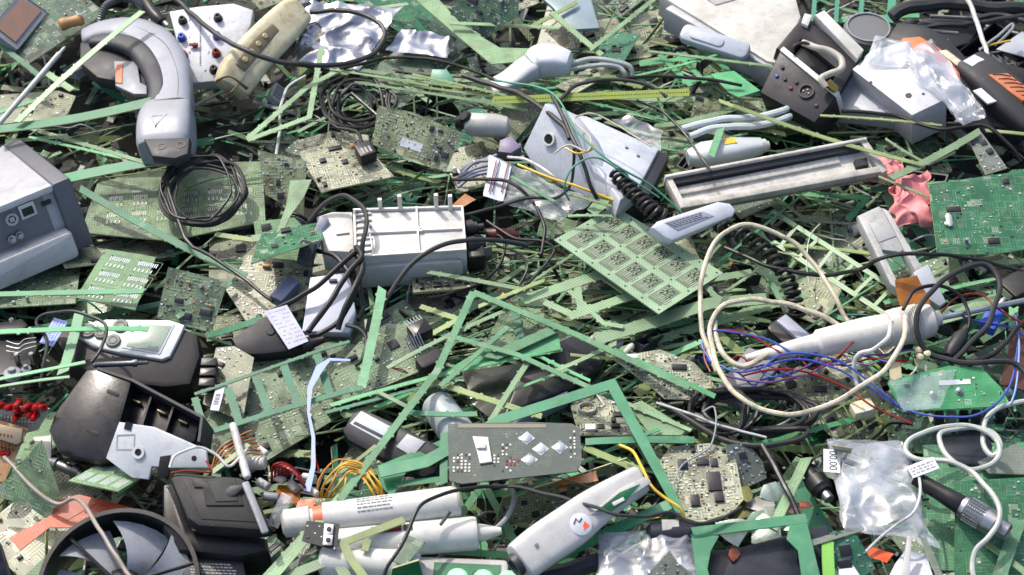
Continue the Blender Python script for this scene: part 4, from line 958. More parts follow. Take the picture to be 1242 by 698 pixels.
cable('white_wire', 'thick white wire hanging down from the top edge over the open black box', 'wire', [(1160, -14, 50), (1174, 2, 60), (1184, 24, 62), (1192, 48, 62), (1198, 70, 60)], 3.2, whitec)
cable('grey_wire', 'grey wire hairpin sticking up from the open black box', 'wire', [(1188, 62, 52), (1206, 48, 60), (1222, 34, 64), (1228, 30, 64), (1226, 38, 62), (1206, 56, 54)], 2, greyc)
cable('yellow_wire', 'short yellow wire in front of the silver card at the right border', 'wire', [(1188, 60, 52), (1206, 54, 56), (1226, 50, 56)], 1.6, yellm)
for k, (lab, P_, r_, mt) in enumerate([
  ('thick dark cable along the top edge at the right, rearmost', [(1082, 22, 40), (1100, 10, 48), (1150, 4, 50), (1200, 10, 48), (1260, 10, 44)], 9, rubg),
  ('thin dark cable below the thick one at the upper right', [(1090, 34, 50), (1140, 32, 54), (1200, 26, 52), (1260, 16, 48)], 3.2, rubg),
  ('grey tube crossing the top right corner', [(1180, 24, 40), (1215, 18, 46), (1262, 34, 48)], 4, dgrey),
  ('dark cable along the bottom of the orange gripped handheld', [(1020, 136, 44), (1080, 140, 46), (1140, 156, 52), (1190, 152, 60), (1210, 162, 58), (1228, 180, 50), (1238, 196, 40)], 2.4, rubber),
  ('black cable hooked at the right of the pale hatched rail', [(1150, 150, 54), (1180, 150, 60), (1206, 158, 60), (1218, 172, 52)], 2, rubber)]):
    cable('loose_cable', lab, 'cable', P_, r_, mt)
# teal comb rack top
for k, x in enumerate((986, 1014, 1044, 1078)):
    strip('rack_post', ['leftmost', 'second', 'third', 'rightmost'][k]+' of four upright teal posts at the top edge above the grey disc', (x, 26 if k < 3 else 30), (x+(3 if k < 3 else 6), -16), 20, 26, 7 if k < 3 else 13, plast('teal_post', (44, 124, 98), .45, .25), lr, nub=True, group='teal posts at the top edge', cat='post', th=5)
F = flat(1053, 34, 30, 0, 0, 0); t = thing(F, 'round_lid', 'flat dark grey round lid below the teal posts at the top edge', 'lid', mark=(1053, 34, 'the grey round lid'))
MB(F).disc(0, 0, -14, 0, 33, 36, 2).build('lid_disc', plast('lid_grey', (92, 96, 100), .5, .35), t); MB(F).ring(0, 0, -.5, 2.4, 28, 30, 36).build('lid_rim', mgrey, t)
F = flat(1082, 44, 30); MB(F).disc(0, 0, -6, 2, 3.5, 10).build('bolt', steel, None, 'small steel bolt at the right rim of the grey round lid', 'bolt')
# pink cloth
for k, (lab, cx, cy, P_) in enumerate((('crumpled pink cloth behind the upright white bracket, larger lump', 1100, 235, [(1080, 216), (1090, 238), (1090, 272), (1124, 266), (1122, 212)]), ('smaller pink cloth lump next to the corner of the shallow grey tray', 1074, 206, [(1050, 210), (1066, 222), (1090, 218), (1092, 200), (1070, 192)]))):
    F = flat(cx, cy, 14); q4 = [(1086, 276), (1128, 270), (1126, 212), (1082, 216)] if k == 0 else [(1052, 220), (1090, 224), (1094, 198), (1062, 192)]
    m = sheet(F, q4, 8 if k else 16, random.Random(40+k), 34, 34, amp=15 if k == 0 else 10, sc=.055, bulge=9)
    m.build('pink_cloth', pinkm, None, lab, 'cloth', sharp=60)
MARK.append((1100, 240, 'the pink cloth'))
# rails upper right
rail('long pale yellow rail slanting down over the shallow grey tray', (890, 128), (1120, 200), 62, 62, 7, LIME)
rail('pale hatched rail rising to the right past the pink cloth', (1080, 216), (1190, 158), 58, 62, 12, PALEH)
rail('thin lime rail running level into the right border under the handhelds', (1194, 158), (1256, 164), 50, 50, 6, LIME, nub=False)
rail('thin pale rail in front of the white metal box', (996, 140), (1142, 152), 46, 48, 4, LIME)
rail('thin green rail right of the shallow grey tray corner', (1074, 168), (1120, 196), 52, 56, 4, PALE)
rail('pale rail along the near edge of the frosted tubes', (786, 62), (948, 82), 40, 44, 5, PALE)
rail('short mint rail standing across the yellow sticker tool', (862, 190), (874, 156), 46, 50, 11, MINTD, nub=False)
rail('lime rail reaching from the perforated strip end to the frosted tubes', (872, 122), (924, 142), 46, 46, 7, LIME)
rail('thin mint rail behind the slim white cover', (770, 92), (870, 66), 36, 40, 4, MINT)
F = flat(870, 100, 34, 0, 0, 0); m = MB(F); m.oprism([(862, 90), (890, 86), (922, 110), (896, 118), (884, 112)], -1.5, 0); m.build('board_offcut', MINT, None, 'broad light mint offcut right of the perforated strip end', 'board offcut')
F = flat(845, 84, 30); frame('green_frame', 'mint lattice frame of slanted bars behind the perforated strip', F, [[(800, 66), (838, 104)], [(820, 64), (856, 100)], [(862, 66), (890, 92)], [(776, 78), (884, 64)], [(828, 100), (876, 90)]], 7, MINT, rng=rs)
# flexible circuit at right, film strip
F = rect((1196, 214), (1228, 204), (1168, 176), 50)
board('clear_circuit', 'narrow board with a black round chip right of the pale hatched rail', F, [(1196, 212), (1222, 204), (1190, 160), (1172, 164)], SLATE, rs, 2, 30, cat='circuit board')
# big green PCB at right
F = rect((1136, 306), (1262, 302), (1126, 222), 40, 40, 62)
t = board('circuit_board', 'large deep green board with sparse silver parts at the right border', F, [(1137, 308), (1200, 309), (1262, 300), (1262, 204), (1228, 206), (1222, 210), (1126, 224)], DEEPG, rs, 4, 90, mark=(1185, 255, 'the deep green board'))
x, y = F.uv(1151, 268, 1); MB(F).loft([(x, y-9, 2, 2, 2, 0, 1), (x, y-6, 2, 4, 2.4, 0, 1), (x, y+6, 2, 4, 2.4, 0, 1), (x, y+9, 2, 2, 2, 0, 1)], 3, 12).build('crystal', solder, t)
# white upright bracket with amber film
F = rect((1082, 350), (1120, 340), (1040, 262), 38, 38, 66)
t = thing(F, 'plastic_bracket', 'dirty white U shaped bracket with amber film at its lower end', 'bracket', mark=(1085, 300, 'the white U bracket'))
wq = plast('bracket_white', (196, 196, 192), .45, .35)
m = MB(F); m.oprism([(1040, 262), (1066, 250), (1074, 256), (1100, 300), (1092, 306), (1062, 302)], -10, 0, 1.5); m.build('bracket_top', wq, t)
m = MB(F); m.oprism([(1042, 266), (1052, 268), (1088, 340), (1090, 352), (1080, 344)], -14, 3, 1.2); m.build('left_arm', wq, t)
m = MB(F); m.oprism([(1070, 252), (1078, 256), (1122, 330), (1112, 332)], -14, 3.3, 1.2); m.build('right_arm', wq, t)
m = MB(F); m.oprism([(1108, 330), (1126, 320), (1148, 366), (1140, 372), (1116, 356)], -10, 4, 2); m.build('bracket_foot', plast('foot_grey', (176, 182, 192), .45, .2), t)
m = MB(F); m.oprism([(1054, 272), (1074, 264), (1088, 286), (1066, 294)], -.6, 1, .2); m.build('bracket_recess', lgrey, t)
G = flat(1106, 350, 50, 8, 24, 0); m = sheet(G, [(1092, 376), (1130, 372), (1112, 334), (1084, 340)], 0, rg, 14, 16, amp=3, sc=.04)
m2 = MB(F).use(G); m2.v = [F.I @ G.M @ v for v in m.v]; m2.f = m.f; m2.mi = m.mi; m2.build('amber_film', kapton, t, sharp=50)

for k, (A, B, wd, mt, lab) in enumerate([
  ((690, 262), (742, 262), 4, PALE, 'narrow pale rail below the lower tip of the white camera box'),
  ((690, 236), (742, 250), 4, LIME, 'thin yellow green rail at the lower tip of the white camera box'),
  ((620, 214), (672, 244), 5, MINTD, 'short mint rail at the lower left corner of the white camera box'),
  ((1066, 214), (1124, 238), 4, PALE, 'thin pale rail lying across the crumpled pink cloth')]): rail(lab, A, B, 64 if k < 3 else 48, 60 if k < 3 else 46, wd, mt)
# ================================================================ MIDDLE
# slim white remote with phone label
F = rect((812, 298), (893, 264), (796, 272), 60, 60, 74)
t = thing(F, 'phone_handset', 'slim white handset with a grey inset label, right of the twelve cell panel', 'handset', mark=(840, 270, 'the slim white handset'))
hw = plast('phone_white', (206, 210, 218), .36, .18)
m = MB(F); m.prism(F.poly([(790, 276), (798, 268), (872, 244), (886, 246), (893, 254), (890, 262), (816, 292), (806, 288)], 0), -22, 0, 4); m.build('casing', hw, t)
m = MB(F); m.prism(F.poly([(806, 270), (852, 256), (866, 262), (822, 280)], 1), -1, .8, .4); lb = m.build('label_plate', plast('label_grey', (150, 156, 170), .5, .2), t)
m = MB(F); a = F.uv(812, 277, 1); 
G = Fr(F.M); b1 = Vector(F.uv(856, 262, 1))-Vector(F.uv(814, 275, 1)); up_ = Vector(F.uv(808, 271, 1))-Vector(F.uv(820, 278, 1)); o_ = Vector(F.uv(818, 276.5, 1))
pr = random.Random(2)
for r_ in range(4):
    u = 0
    while u < .9:
        du = pr.uniform(.04, .12); p = o_+b1*u+up_*(r_*.22+.06); q = o_+b1*(u+du)+up_*(r_*.22+.06); n2 = up_.normalized()*.6
        m.prism([tuple(p-n2), tuple(q-n2), tuple(q+n2), tuple(p+n2)], .8, 1); u += du+.025
m.build('small_print', ink, lb)
# coiled phone cord
def cord(name, label, pts, R_, r_, turns, mat, mark=None):
    P = [tuple(W(*p)) for p in pts]; F = Fr(Matrix.Translation(Vector(P[0]))); q = [Vector(F.I @ Vector(p))*1000 for p in smooth(P, 40)]
    n = len(q); out = []; N_ = int(turns*12); up = Vector((0, 0, 1))
    for i in range(N_):
        f = i/(N_-1)*(n-1.001); k = int(f); p = q[k].lerp(q[k+1], f-k); t = (q[min(k+2, n-1)]-q[max(0, k-1)]).normalized(); a = t.cross(up).normalized(); b = a.cross(t); th = 2*math.pi*i/12
        out.append(p+(a*math.cos(th)+b*math.sin(th))*R_)
    if mark: MARK.append(mark)
    MB(F).tube(out, r_, 8).build(name, mat, None, label, 'cord')
cord('spiral_cord', 'thick black spiral cord from under the camera box to the slim white handset', [(748, 212, 64), (764, 230, 68), (782, 247, 68), (798, 260, 64), (830, 270, 44)], 8, 2.9, 13, rubber, (780, 240, 'the upper spiral cord'))
cord('spiral_cord', 'thick black spiral cord emerging below the slim white handset and hanging down right', [(872, 274, 46), (902, 286, 58), (930, 306, 58), (950, 330, 54), (962, 358, 42), (968, 384, 20)], 8, 2.8, 17, rubber, (930, 310, 'the lower spiral cord'))
# twelve cell panel
F = rect((672, 290), (800, 380), (748, 250), 56)
t = board('cell_board', 'pale green panel of twelve identical circuit cells lying on top in the centre', F, [(672, 291), (799, 381), (877, 331), (745, 250)], pcbm('panel_green', (126, 150, 120), dens=0, hatch=.18, dark=.88, tr=0), rs, 0, 0, mark=(775, 315, 'the twelve cell panel'))
m = MB(F); o = [Vector(F.uv(*p, 0)) for p in ((672, 291), (799, 381), (877, 331), (745, 250))]
def bil(u, v): return (o[0]*(1-u)+o[1]*u)*(1-v)+(o[3]*(1-u)+o[2]*u)*v
ex, ey = (o[1]-o[0]).normalized(), (o[3]-o[0]).normalized()
def para(m, p, a, b, z0, z1):  # box along ex, ey
    c = [p, p+ex*a, p+ex*a+ey*b, p+ey*b]; m.rings([[(q.x, q.y, z) for q in c] for z in (z0, z1)])
cl = (o[1]-o[0]).length; ch = (o[3]-o[0]).length
for i in range(6):
    for j in range(2):
        p = bil(.04+i*.155, .1+j*.43); cw, chh = cl*.135, ch*.38
        m.mat(0); para(m, p+ex*3, cw-3, chh-3, 0, .25)
        m.mat(1)
        for k in range(7): para(m, p+ex*5+ey*(5+k*3.4), cw*.32, 1.1, .25, .6)
        for k in range(5): para(m, p+ex*(cw*.55+k*2.9)+ey*6, 1.2, chh*.28, .25, .6)
        r2 = random.Random(5)
        for k in range(44):
            m.mat(1 if k % 3 else 2); q_ = r2.uniform(.8, 1.7); para(m, p+ex*r2.uniform(5, cw-4)+ey*r2.uniform(chh*.3, chh-6), q_, q_, .62, 1+q_*.3)
m.mat(2)
for i in range(7):
    for v in (.05, .5, .95):
        p = bil(.03+i*.157, v); m.disc(p.x, p.y, -.2, .12, 1.5, 10, .05)
m.build('circuit_cells', [plast('cell_green', (92, 108, 84), .5, .3), plast('tinned', (146, 156, 136), .45, .2), chipm], t, kind='stuff')

# lattice under the panel
F = flat(700, 380, 38, 0, 0, 0)
frame('green_frame', 'pale lattice of hatched bars under the twelve cell panel', F, [[(634, 364), (730, 332), (760, 352)], [(690, 384), (790, 350)], [(690, 352), (732, 392), (756, 396)], [(700, 346), (706, 384)], [(660, 366), (700, 384)]], [14, 12, 6, 8, 9], PALEH, rng=rs)
F = flat(830, 380, 34, 0, 0, 0)
frame('green_frame', 'pale hatched bar crossing below the twelve cell panel to the cream cable loop', F, [[(722, 412), (800, 388), (860, 368), (930, 362)], [(852, 340), (912, 330)], [(852, 342), (880, 372)]], [17, 10, 7], PALEH, rng=rs)
F = flat(740, 262, 52); m = MB(F); m.oprism([(712, 254), (728, 236), (742, 238), (735, 252), (722, 262)], -1.5, 0); m.build('board_offcut', PALEH, None, 'small speckled offcut tab above the left corner of the twelve cell panel', 'board offcut')
# white power supply housing
F = rect((420, 318), (562, 300), (424, 256), 58, 58, 60)
t = thing(F, 'power_supply_housing', 'open white plastic power supply housing with ribbed back and black sockets', 'housing', mark=(480, 290, 'the white power supply'))
hs_ = plast('housing_white', (216, 215, 209), .38, .25)
P_ = F.poly([(428, 253), (562, 249), (566, 300), (430, 318)], 0)
A_, B_, C_, D_ = [Vector(p) for p in (F.uv(430, 312, 0), F.uv(566, 303, 0), F.uv(562, 249, 0), F.uv(428, 253, 0))]
m = MB(F); m.prism([tuple(A_), tuple(B_), tuple(C_), tuple(D_)], -50, -4, 4); m.build('shell', hs_, t)
m = MB(F)
for a, b, w_ in ((A_, B_, 3), (B_, C_, 3), (C_, D_, 3), (D_, A_, 3)):
    d = (b-a).normalized(); nn = Vector((-d.y, d.x)); m.prism([tuple(q) for q in (a, b, b+nn*w_, a+nn*w_)], -4.5, 0+.15*(a is A_ or a is C_), .5)
m.build('rim', hs_, t)
m = MB(F)
mid0, mid1 = (A_+B_)/2+Vector((10, 0)), (C_+D_)/2+Vector((10, 0)); l0, l1 = A_*.5+D_*.5, B_*.5+C_*.5
for a, b in ((mid0, mid1), (l0, l1)):
    d = (b-a).normalized(); nn = Vector((-d.y, d.x))*1.2; m.prism([tuple(q) for q in (a-nn, b-nn, b+nn, a+nn)], -4.3, -.4-.1*(a is l0))
for k in range(1, 8):
    a = A_+(D_-A_)*(k/8); m.box(a.x+1, a.x+22, a.y-.9, a.y+.9, -4.3, -1)
m.box(A_.x+22, A_.x+23.6, A_.y+3, D_.y-3, -4.3, -.7)
m.build('stiffening_ribs', hs_, t)
for f in (.12, .6):
    a = l0+(l1-l0)*f; MB(F).ring(a.x, a.y, -4, .8, 1.6, 3.2, 14).build('screw_boss', hs_, t)
m = MB(F); m.prism(F.poly([(384, 262), (402, 256), (428, 256), (430, 306), (392, 304)], -8), -46, -8, 4); hd = m.build('cable_shroud', hs_, t)
m = MB(F); a = F.uv(416, 284, -7); m.box(a[0]-8, a[0]+8, a[1]-1.4, a[1]+1.4, -8.2, -7.4); m.build('shroud_slot', dgrey, hd)
for px, h0 in ((461, 16), (485, 24), (529, 26), (546, 24)):
    x, y = F.uv(px, 251, 0); m = MB(F); m.box(x-2.4, x+2.4, y-3, y+1, -6, h0*.8+2); m.build('peg', white, t)
m = MB(F); a = F.uv(442, 334, -20); b = F.uv(548, 326, -20); m.prism([(A_.x+4, A_.y-6), (B_.x-6, B_.y-6), (B_.x-6, B_.y+2), (A_.x+4, A_.y+2)], -54, -14, 5); m.build('lower_wall', plast('housing_shade', (202, 201, 197), .4, .2), t)
m = MB(F)
for i, (px, py) in enumerate(((571, 276), (573, 296))):
    x, y = F.uv(px, py, -14); m.lathe((x-6, y, -16), (x+10, y, -16), [(0, 11), (9, 11), (9.2, 8), (14, 8), (14.2, 5), (22, 5)], 18)
x, y = F.uv(574, 310, -24); m.rbox(x-8, x+14, y-12, y+8, -40, -14, 3, 2)
m.build('sockets', black, t)
MB(F).use(axis((560, 316), 26, (588, 304), 30)).lathe((0, 0, 0), (1, 0, 0), [(0, 6), (6, 9), (10, 6), (20, 6), (24, 8)], 14).build('grey_fitting', mgrey, t)
F = axis((590, 284), 30, (634, 288), 30); MB(F).lathe((0, 0, 0), (1, 0, 0), [(0, 7), (12, 10), (14, 9), (34, 8), (40, 5)], 18).build('red_plug', plast('red_black', (92, 22, 22), .4, .3), None, 'dark red and black plug right of the white power supply', 'plug')
F = axis((500, 346), 20, (576, 340), 20); t = thing(F, 'olive_module', 'black component strip under the right end of the white power supply', 'module')
MB(F).box(0, F.L, -12, 12, -4, 0).build('substrate', OLIVE, t); populate(F, t, [(0, -12), (F.L, -12), (F.L, 12), (0, 12)], rs, 5, 60)
F = flat(562, 243, 42, 30); m = sheet(F, [(548, 250), (562, 252), (577, 244), (564, 236)], 0, rg, 10, 8, amp=2); m.build('amber_film', kapton, None, 'small piece of amber film behind the pegs of the white power supply', 'film', sharp=50)
# cables around the supply
for lab, P_, r_, mt in [
  ('thick black cable arching from right of the white power supply down to the lattice', [(640, 300, 40), (612, 292, 54), (570, 292, 72), (530, 300, 78), (498, 322, 70), (475, 352, 56), (462, 380, 44)], 2.9, rubg),
  ('grey cable hooping over the left shroud of the white power supply', [(376, 268, 50), (396, 246, 66), (420, 238, 76), (438, 250, 80), (445, 272, 80), (440, 300, 70), (436, 340, 46), (440, 370, 30), (434, 388, 30)], 3.0, rubg),
  ('black cable crossing the white card from lower left to the housing corner', [(374, 402, 46), (398, 370, 58), (424, 330, 66), (438, 312, 66), (432, 300, 60)], 3.6, rubber),
  ('second black cable crossing the white card, steeper than the first', [(410, 400, 40), (420, 372, 56), (432, 344, 64), (440, 320, 62), (428, 306, 56)], 3.6, rubber),
  ('black cable leaving the adapter head and bending to the shroud', [(374, 300, 44), (400, 308, 56), (420, 326, 60), (430, 350, 52), (420, 378, 44), (392, 404, 40), (360, 410, 36)], 3.0, rubber),
  ('long black cable bending left of the white card', [(430, 306, 64), (405, 330, 60), (376, 354, 50), (345, 370, 42), (330, 376, 36)], 3.2, rubber),
  ('thin dark cable loop hanging right of the white power supply', [(578, 282, 34), (606, 286, 36), (612, 302, 34), (600, 330, 30), (570, 350, 28), (520, 362, 26)], 1.8, rubber),
  ('black cable ring right of the red plug', [(590, 268, 40), (622, 288, 42), (660, 294, 42), (672, 306, 38), (652, 332, 36), (630, 352, 36), (606, 366, 38)], 1.8, rubg),
  ('thin black cable hanging from the striped label bag towards the lattice', [(604, 300, 50), (628, 306, 50), (640, 322, 46), (630, 346, 42), (612, 362, 40)], 1.6, rubber),
  ('grey cable hairpin below the white card', [(420, 394, 42), (436, 398, 44), (444, 412, 42), (440, 434, 36), (430, 444, 30)], 2.4, rubg)]:
    cable('loose_cable', lab, 'cable', P_, r_, mt)
# white card below supply
F = rect((372, 404), (426, 404), (382, 334), 26, 26, 40)
t = thing(F, 'white_adapter', 'flat bluish white adapter plate under crossing black cables', 'adapter', mark=(400, 370, 'the bluish white plate'))
m = MB(F); m.oprism([(366, 402), (376, 336), (424, 330), (432, 380), (424, 404)], -12, 0, 2); m.build('plate', plast('plate_bluewhite', (186, 194, 210), .4, .15), t)
m = MB(F); x, y = F.uv(404, 341, 1); m.rbox(x-5, x+5, y-2, y+2, 0, 3, 1.5, .5); m.build('latch', dgrey, t)
# left populated clutter with speaker
F = rect((300, 366), (372, 372), (312, 318), 14)
board('circuit_board', 'dark speckled board with a standing round sounder left of the bluish white plate', F, [(274, 352), (300, 392), (376, 372), (380, 318), (300, 310)], GREYB, rs, 4, 260, mark=(320, 345, 'the dark speckled board'))
F = rect((372, 312), (380, 306), (366, 300), 50, 50, 70); F = flat(371, 308, 58, -20, 50, 0)
t = thing(F, 'sounder', 'small square black sounder with a round grille by the shroud of the power supply', 'sounder')
MB(F).rbox(-10, 10, -15, 15, -8, 0, 2, 1.5).build('sounder_body', dgrey, t)
m = MB(F); m.ring(0, 0, -.2, 1, 7, 8.4, 20); m.ring(0, 0, -.2, .9, 3, 4, 16)
for k in range(4):
    a = R(45+90*k); m.tube([(3*math.cos(a), 3*math.sin(a), .4), (8*math.cos(a), 8*math.sin(a), .4)], .6, 5)
m.build('grille', black, t)
F = axis((334, 362), 34, (356, 338), 34); MB(F).rbox(0, F.L, -9, 9, -14, 0, 2, 1).build('blue_relay', plast('relay_blue', (88, 98, 128), .45, .3), None, 'blue grey relay block standing on the dark speckled board', 'component')
F = rect((206, 282), (360, 256), (216, 262), 20); board('circuit_board', 'narrow emerald board with scattered white parts reaching under the power supply shroud', F, [(304, 320), (392, 290), (388, 270), (318, 282)], DEEPG, rs, 2, 90)
F = axis((380, 300), 44, (394, 264), 60, 20); t = thing(F, 'silver_connector', 'silver metal connector at the left tip of the power supply shroud', 'connector'); MB(F).rbox(0, F.L, -6, 6, -10, 0, 1, .6).build('connector_shell', steel, t)
# adapter with paper label
F = rect((300, 432), (380, 420), (296, 392), 34, 34, 44)
t = thing(F, 'power_adapter', 'dark power adapter with a crumpled white paper label on its lead end', 'adapter', mark=(330, 405, 'the labelled dark adapter'))
m = MB(F); m.oprism([(280, 410), (318, 384), (338, 376), (372, 412), (366, 424), (318, 430), (290, 430)], -26, 0, 4); m.build('casing', plast('adapter_dark', (52, 52, 60), .5, .3), t)
x, y = F.uv(328, 402, 1); MB(F).disc(x, y, -.5, 1.6, 5, 18, .6).build('round_foot', dgrey, t)
G = flat(346, 398, 50, 28, 14, -4); lp = G.poly([(320, 378), (348, 370), (374, 414), (350, 424)], 0)
m = MB(F).use(G); m.prism(lp, -.6, 0); lab_ = m.build('paper_label', plast('label_lilac', (204, 206, 220), .7, .15), t)
m = MB(F).use(G); ll = [Vector(p) for p in lp]
pr = random.Random(9)
e1 = ll[1]-ll[0]; e2 = ll[3]-ll[0]
for r_ in range(9):
    u = .12
    while u < .82:
        du = pr.uniform(.04, .14)
        if pr.random() < .75:
            p = ll[0]+e1*u+e2*(.08+r_*.098); q = p+e1*du; n2 = e2.normalized()*.5; m.prism([tuple(p-n2), tuple(q-n2), tuple(q+n2), tuple(p+n2)], 0, .12)
        u += du+.03
m.build('small_print', mgrey, lab_)
F = axis((368, 420), 34, (392, 412), 40); MB(F).lathe((0, 0, 0), (1, 0, 0), [(0, 9), (8, 9), (12, 6), (26, 4)], 14).build('cable_end', black, None, 'black moulded cable end right of the dark adapter label', 'plug')
# handheld meter
F = rect((96, 462), (226, 470), (120, 396), 40, 40, 50)
t = thing(F, 'handheld_meter', 'handheld meter with white face, three round keys and a grey screen', 'meter', mark=(170, 425, 'the handheld meter'))
m = MB(F); m.oprism([(60, 404), (110, 388), (160, 388), (222, 396), (240, 404), (244, 430), (232, 466), (200, 470), (128, 462), (84, 440)], -48, -2, 8); m.build('rubber_casing', plast('meter_black', (40, 40, 44), .5, .35), t)
m = MB(F); m.oprism([(90, 394), (130, 387), (206, 388), (224, 394), (218, 408), (206, 432), (196, 436), (146, 428), (112, 420), (94, 408)], -4, 3, 2); face = m.build('white_face', plast('face_white', (204, 208, 208), .38, .15), t)
m = MB(F); m.oprism([(163, 391), (212, 394), (194, 430), (148, 422)], 2.5, 4, .4); sc_ = m.build('screen_frame', plast('screenframe', (176, 180, 184), .4, .1), t)
m = MB(F); m.oprism([(166, 393), (208, 396), (192, 427), (153, 420)], 3.5, 4.5, .3); m.build('screen', glassd, sc_)
for px, py, r_ in ((106, 401, 10), (122, 404, 8), (146, 395, 9), (137, 413, 9)):
    x, y = F.uv(px, py, 5); m = MB(F); m.disc(x, y, 2, 6, r_, 24, 1.2); kb = m.build('key', plast('key_grey', (92, 100, 96), .5, .3), t)
    m = MB(F); m.ring(x, y, 5.8, 6.6, r_*.45, r_*.62, 16); m.build('key_mark', black, kb)
# left: black gadget with board, blue label, probe tip
F = rect((-8, 452), (60, 442), (0, 396), 40); t = thing(F, 'motor_unit', 'black mechanism with screws and round knobs at the left border by the meter', 'mechanism', mark=(20, 420, 'the black mechanism'))
MB(F).oprism([(-10, 456), (34, 450), (46, 420), (40, 402), (-10, 402)], -20, 0, 2).build('housing', plast('mech_dark', (44, 52, 48), .45, .35), t)
for px, py, r_ in ((14, 449, 10), (31, 445, 6)):
    x, y = F.uv(px, py, 6); MB(F).lathe((x, y, -4), (x, y, 8), [(0, r_), (7, r_), (8, r_*.8), (8, r_*.5), (12, r_*.4)], 20).build('knob', mgrey, t)
MB(F).oprism([(-8, 392), (26, 386), (34, 394), (26, 400), (-8, 400)], 4, 14, 2).build('latch', black, t)
for px, py in ((14, 389), (20, 432), (38, 431)):
    x, y = F.uv(px, py, 12); MB(F).disc(x, y, 0, 15, 3.2, 12, .8).build('screw', steel, t)
for k in range(3): ptube(F, [(8, 414+k*6, 42), (22, 418+k*5, 43), (30, 412+k*6, 43), (44, 410+k*5, 44)], .9, dsteel, 'wire_clip', t)
F = axis((56, 418), 62, (74, 388), 66); t = thing(F, 'blue_label', 'small pale blue printed label between the black mechanism and the meter', 'label')
MB(F).box(0, F.L, -9, 9, -.8, 0).build('label_paper', paperb, t); m = MB(F); print_lines(m, 3, F.L-3, -7, 7, 0, 4, pr, 1.4); m.build('printed_marks', bluem, t)
cable('loose_cable', 'thin black cable looping over the handheld meter keys', 'cable', [(48, 470, 60), (54, 436, 70), (56, 410, 72), (44, 392, 66), (60, 380, 72), (90, 378, 84), (120, 388, 90), (129, 402, 90), (122, 424, 88), (110, 440, 84)], 2, rubg)
F = axis((112, 443), 82, (181, 440), 66); MB(F).lathe((0, 0, 0), (1, 0, 0), [(0, 2), (2, 3.4), (44, 3.2), (46, 4.4), (50, 4.4), (51, 2.6), (62, 2), (F.L, .4)], 14).build('probe_tip', dsteel, None, 'pointed metal probe lying in front of the handheld meter', 'probe')
# boards right of meter
F = rect((246, 490), (294, 512), (262, 422), 24, 24, 40)
board('circuit_board', 'olive board with a rounded pale edge right of the handheld meter', F, [(246, 490), (294, 512), (308, 434), (284, 420), (262, 422)], OLIVE, rs, 3, 90, mark=(275, 460, 'the rounded olive board'))
F = axis((250, 468), 50, (254, 430), 54); t = thing(F, 'chip_socket', 'row of upright black connector blocks right of the handheld meter', 'connector')
for k in range(3): MB(F).rbox(k*14, k*14+11, -9, 9, -16, 0, 1.5, 1).build('connector_block', black, t)
F = axis((260, 498), 44, (268, 468), 46); t = thing(F, 'barcode_sticker', 'narrow lilac barcode sticker on the teal ladder frame', 'sticker')
MB(F).box(0, F.L, -5, 5, -.8, 0).build('sticker_paper', plast('label_lilac', (204, 206, 220), .7, .15), t); m = MB(F)
for k in range(9): m.box(8+k*1.7, 8+k*1.7+pr.uniform(.4, 1.1), -2.5, 3, 0, .15)
m.build('barcode', ink, t)
F = rect((240, 545), (440, 470), (226, 470), 4, 4, 16)
board('circuit_board', 'wide moss board lying under the teal ladder frame', F, [(228, 540), (312, 566), (420, 500), (440, 420), (402, 414), (300, 440)], MOSS, rs, 10, 420, mark=(340, 490, 'the wide moss board'))
F = rect((392, 500), (540, 430), (380, 440), 22, 22, 30)
board('circuit_board', 'moss board with bare patch left of the long dotted rail', F, [(384, 474), (420, 488), (534, 440), (514, 396), (470, 392), (440, 410)], MOSS, rs, 4, 130, mark=(480, 430, 'the half bare moss board'))
F = axis((498, 402), 50, (520, 392), 50); t = thing(F, 'pin_connector', 'black pin connector standing on the half bare moss board', 'connector'); MB(F).rbox(0, F.L, -10, 10, -16, 0, 1, 1).build('connector_block', black, t)
m = MB(F)
for k in range(6):
    for j in (0, 1): m.tube([(2+k*4, 10, -4-j*6), (2+k*4, 20, -4-j*6)], .7, 5)
m.build('pins', solder, t)
F = axis((506, 442), 44, (536, 428), 44); t = thing(F, 'heat_sink', 'black capacitor block with bent silver fins on the half bare moss board', 'component'); MB(F).rbox(0, F.L, -12, 8, -14, 4, 5, 3).build('block', blackm, t)
m = MB(F)
for k in range(6): m.tube([(2+k*3.4, 10, 0), (4+k*3.4, 34, 10)], .9, 5)
m.build('fins', steel, t)
# teal ladder
F = flat(320, 480, 48, 0, 0, 0)
frame('ladder_frame', 'teal ladder shaped board frame lying over the wide moss board', F, [[(236, 478), (300, 456), (390, 424), (424, 414)], [(248, 526), (330, 500), (420, 474), (440, 470)], [(236, 482), (250, 528)], [(276, 470), (290, 512)], [(310, 456), (326, 500)], [(344, 442), (360, 488)], [(384, 428), (400, 478)]], [4, 7, 8, 9, 9, 9, 9], TEAL, rng=rs, cat='board frame')
MARK.append((330, 470, 'the teal ladder frame'))
F = flat(392, 460, 56, 0, 0, 0); m = MB(F); m.ribbon(F.poly([(425, 437), (400, 436), (388, 446), (376, 470), (374, 500), (380, 530), (380, 566), (372, 596)]), [2.4, 4, 10, 6, 3, 4, 5, 8], -.6, 0); m.build('lilac_ribbon', plast('ribbon_lilac', (132, 150, 196), .35, .1), None, 'pale lilac plastic ribbon winding down over the teal ladder frame', 'ribbon')
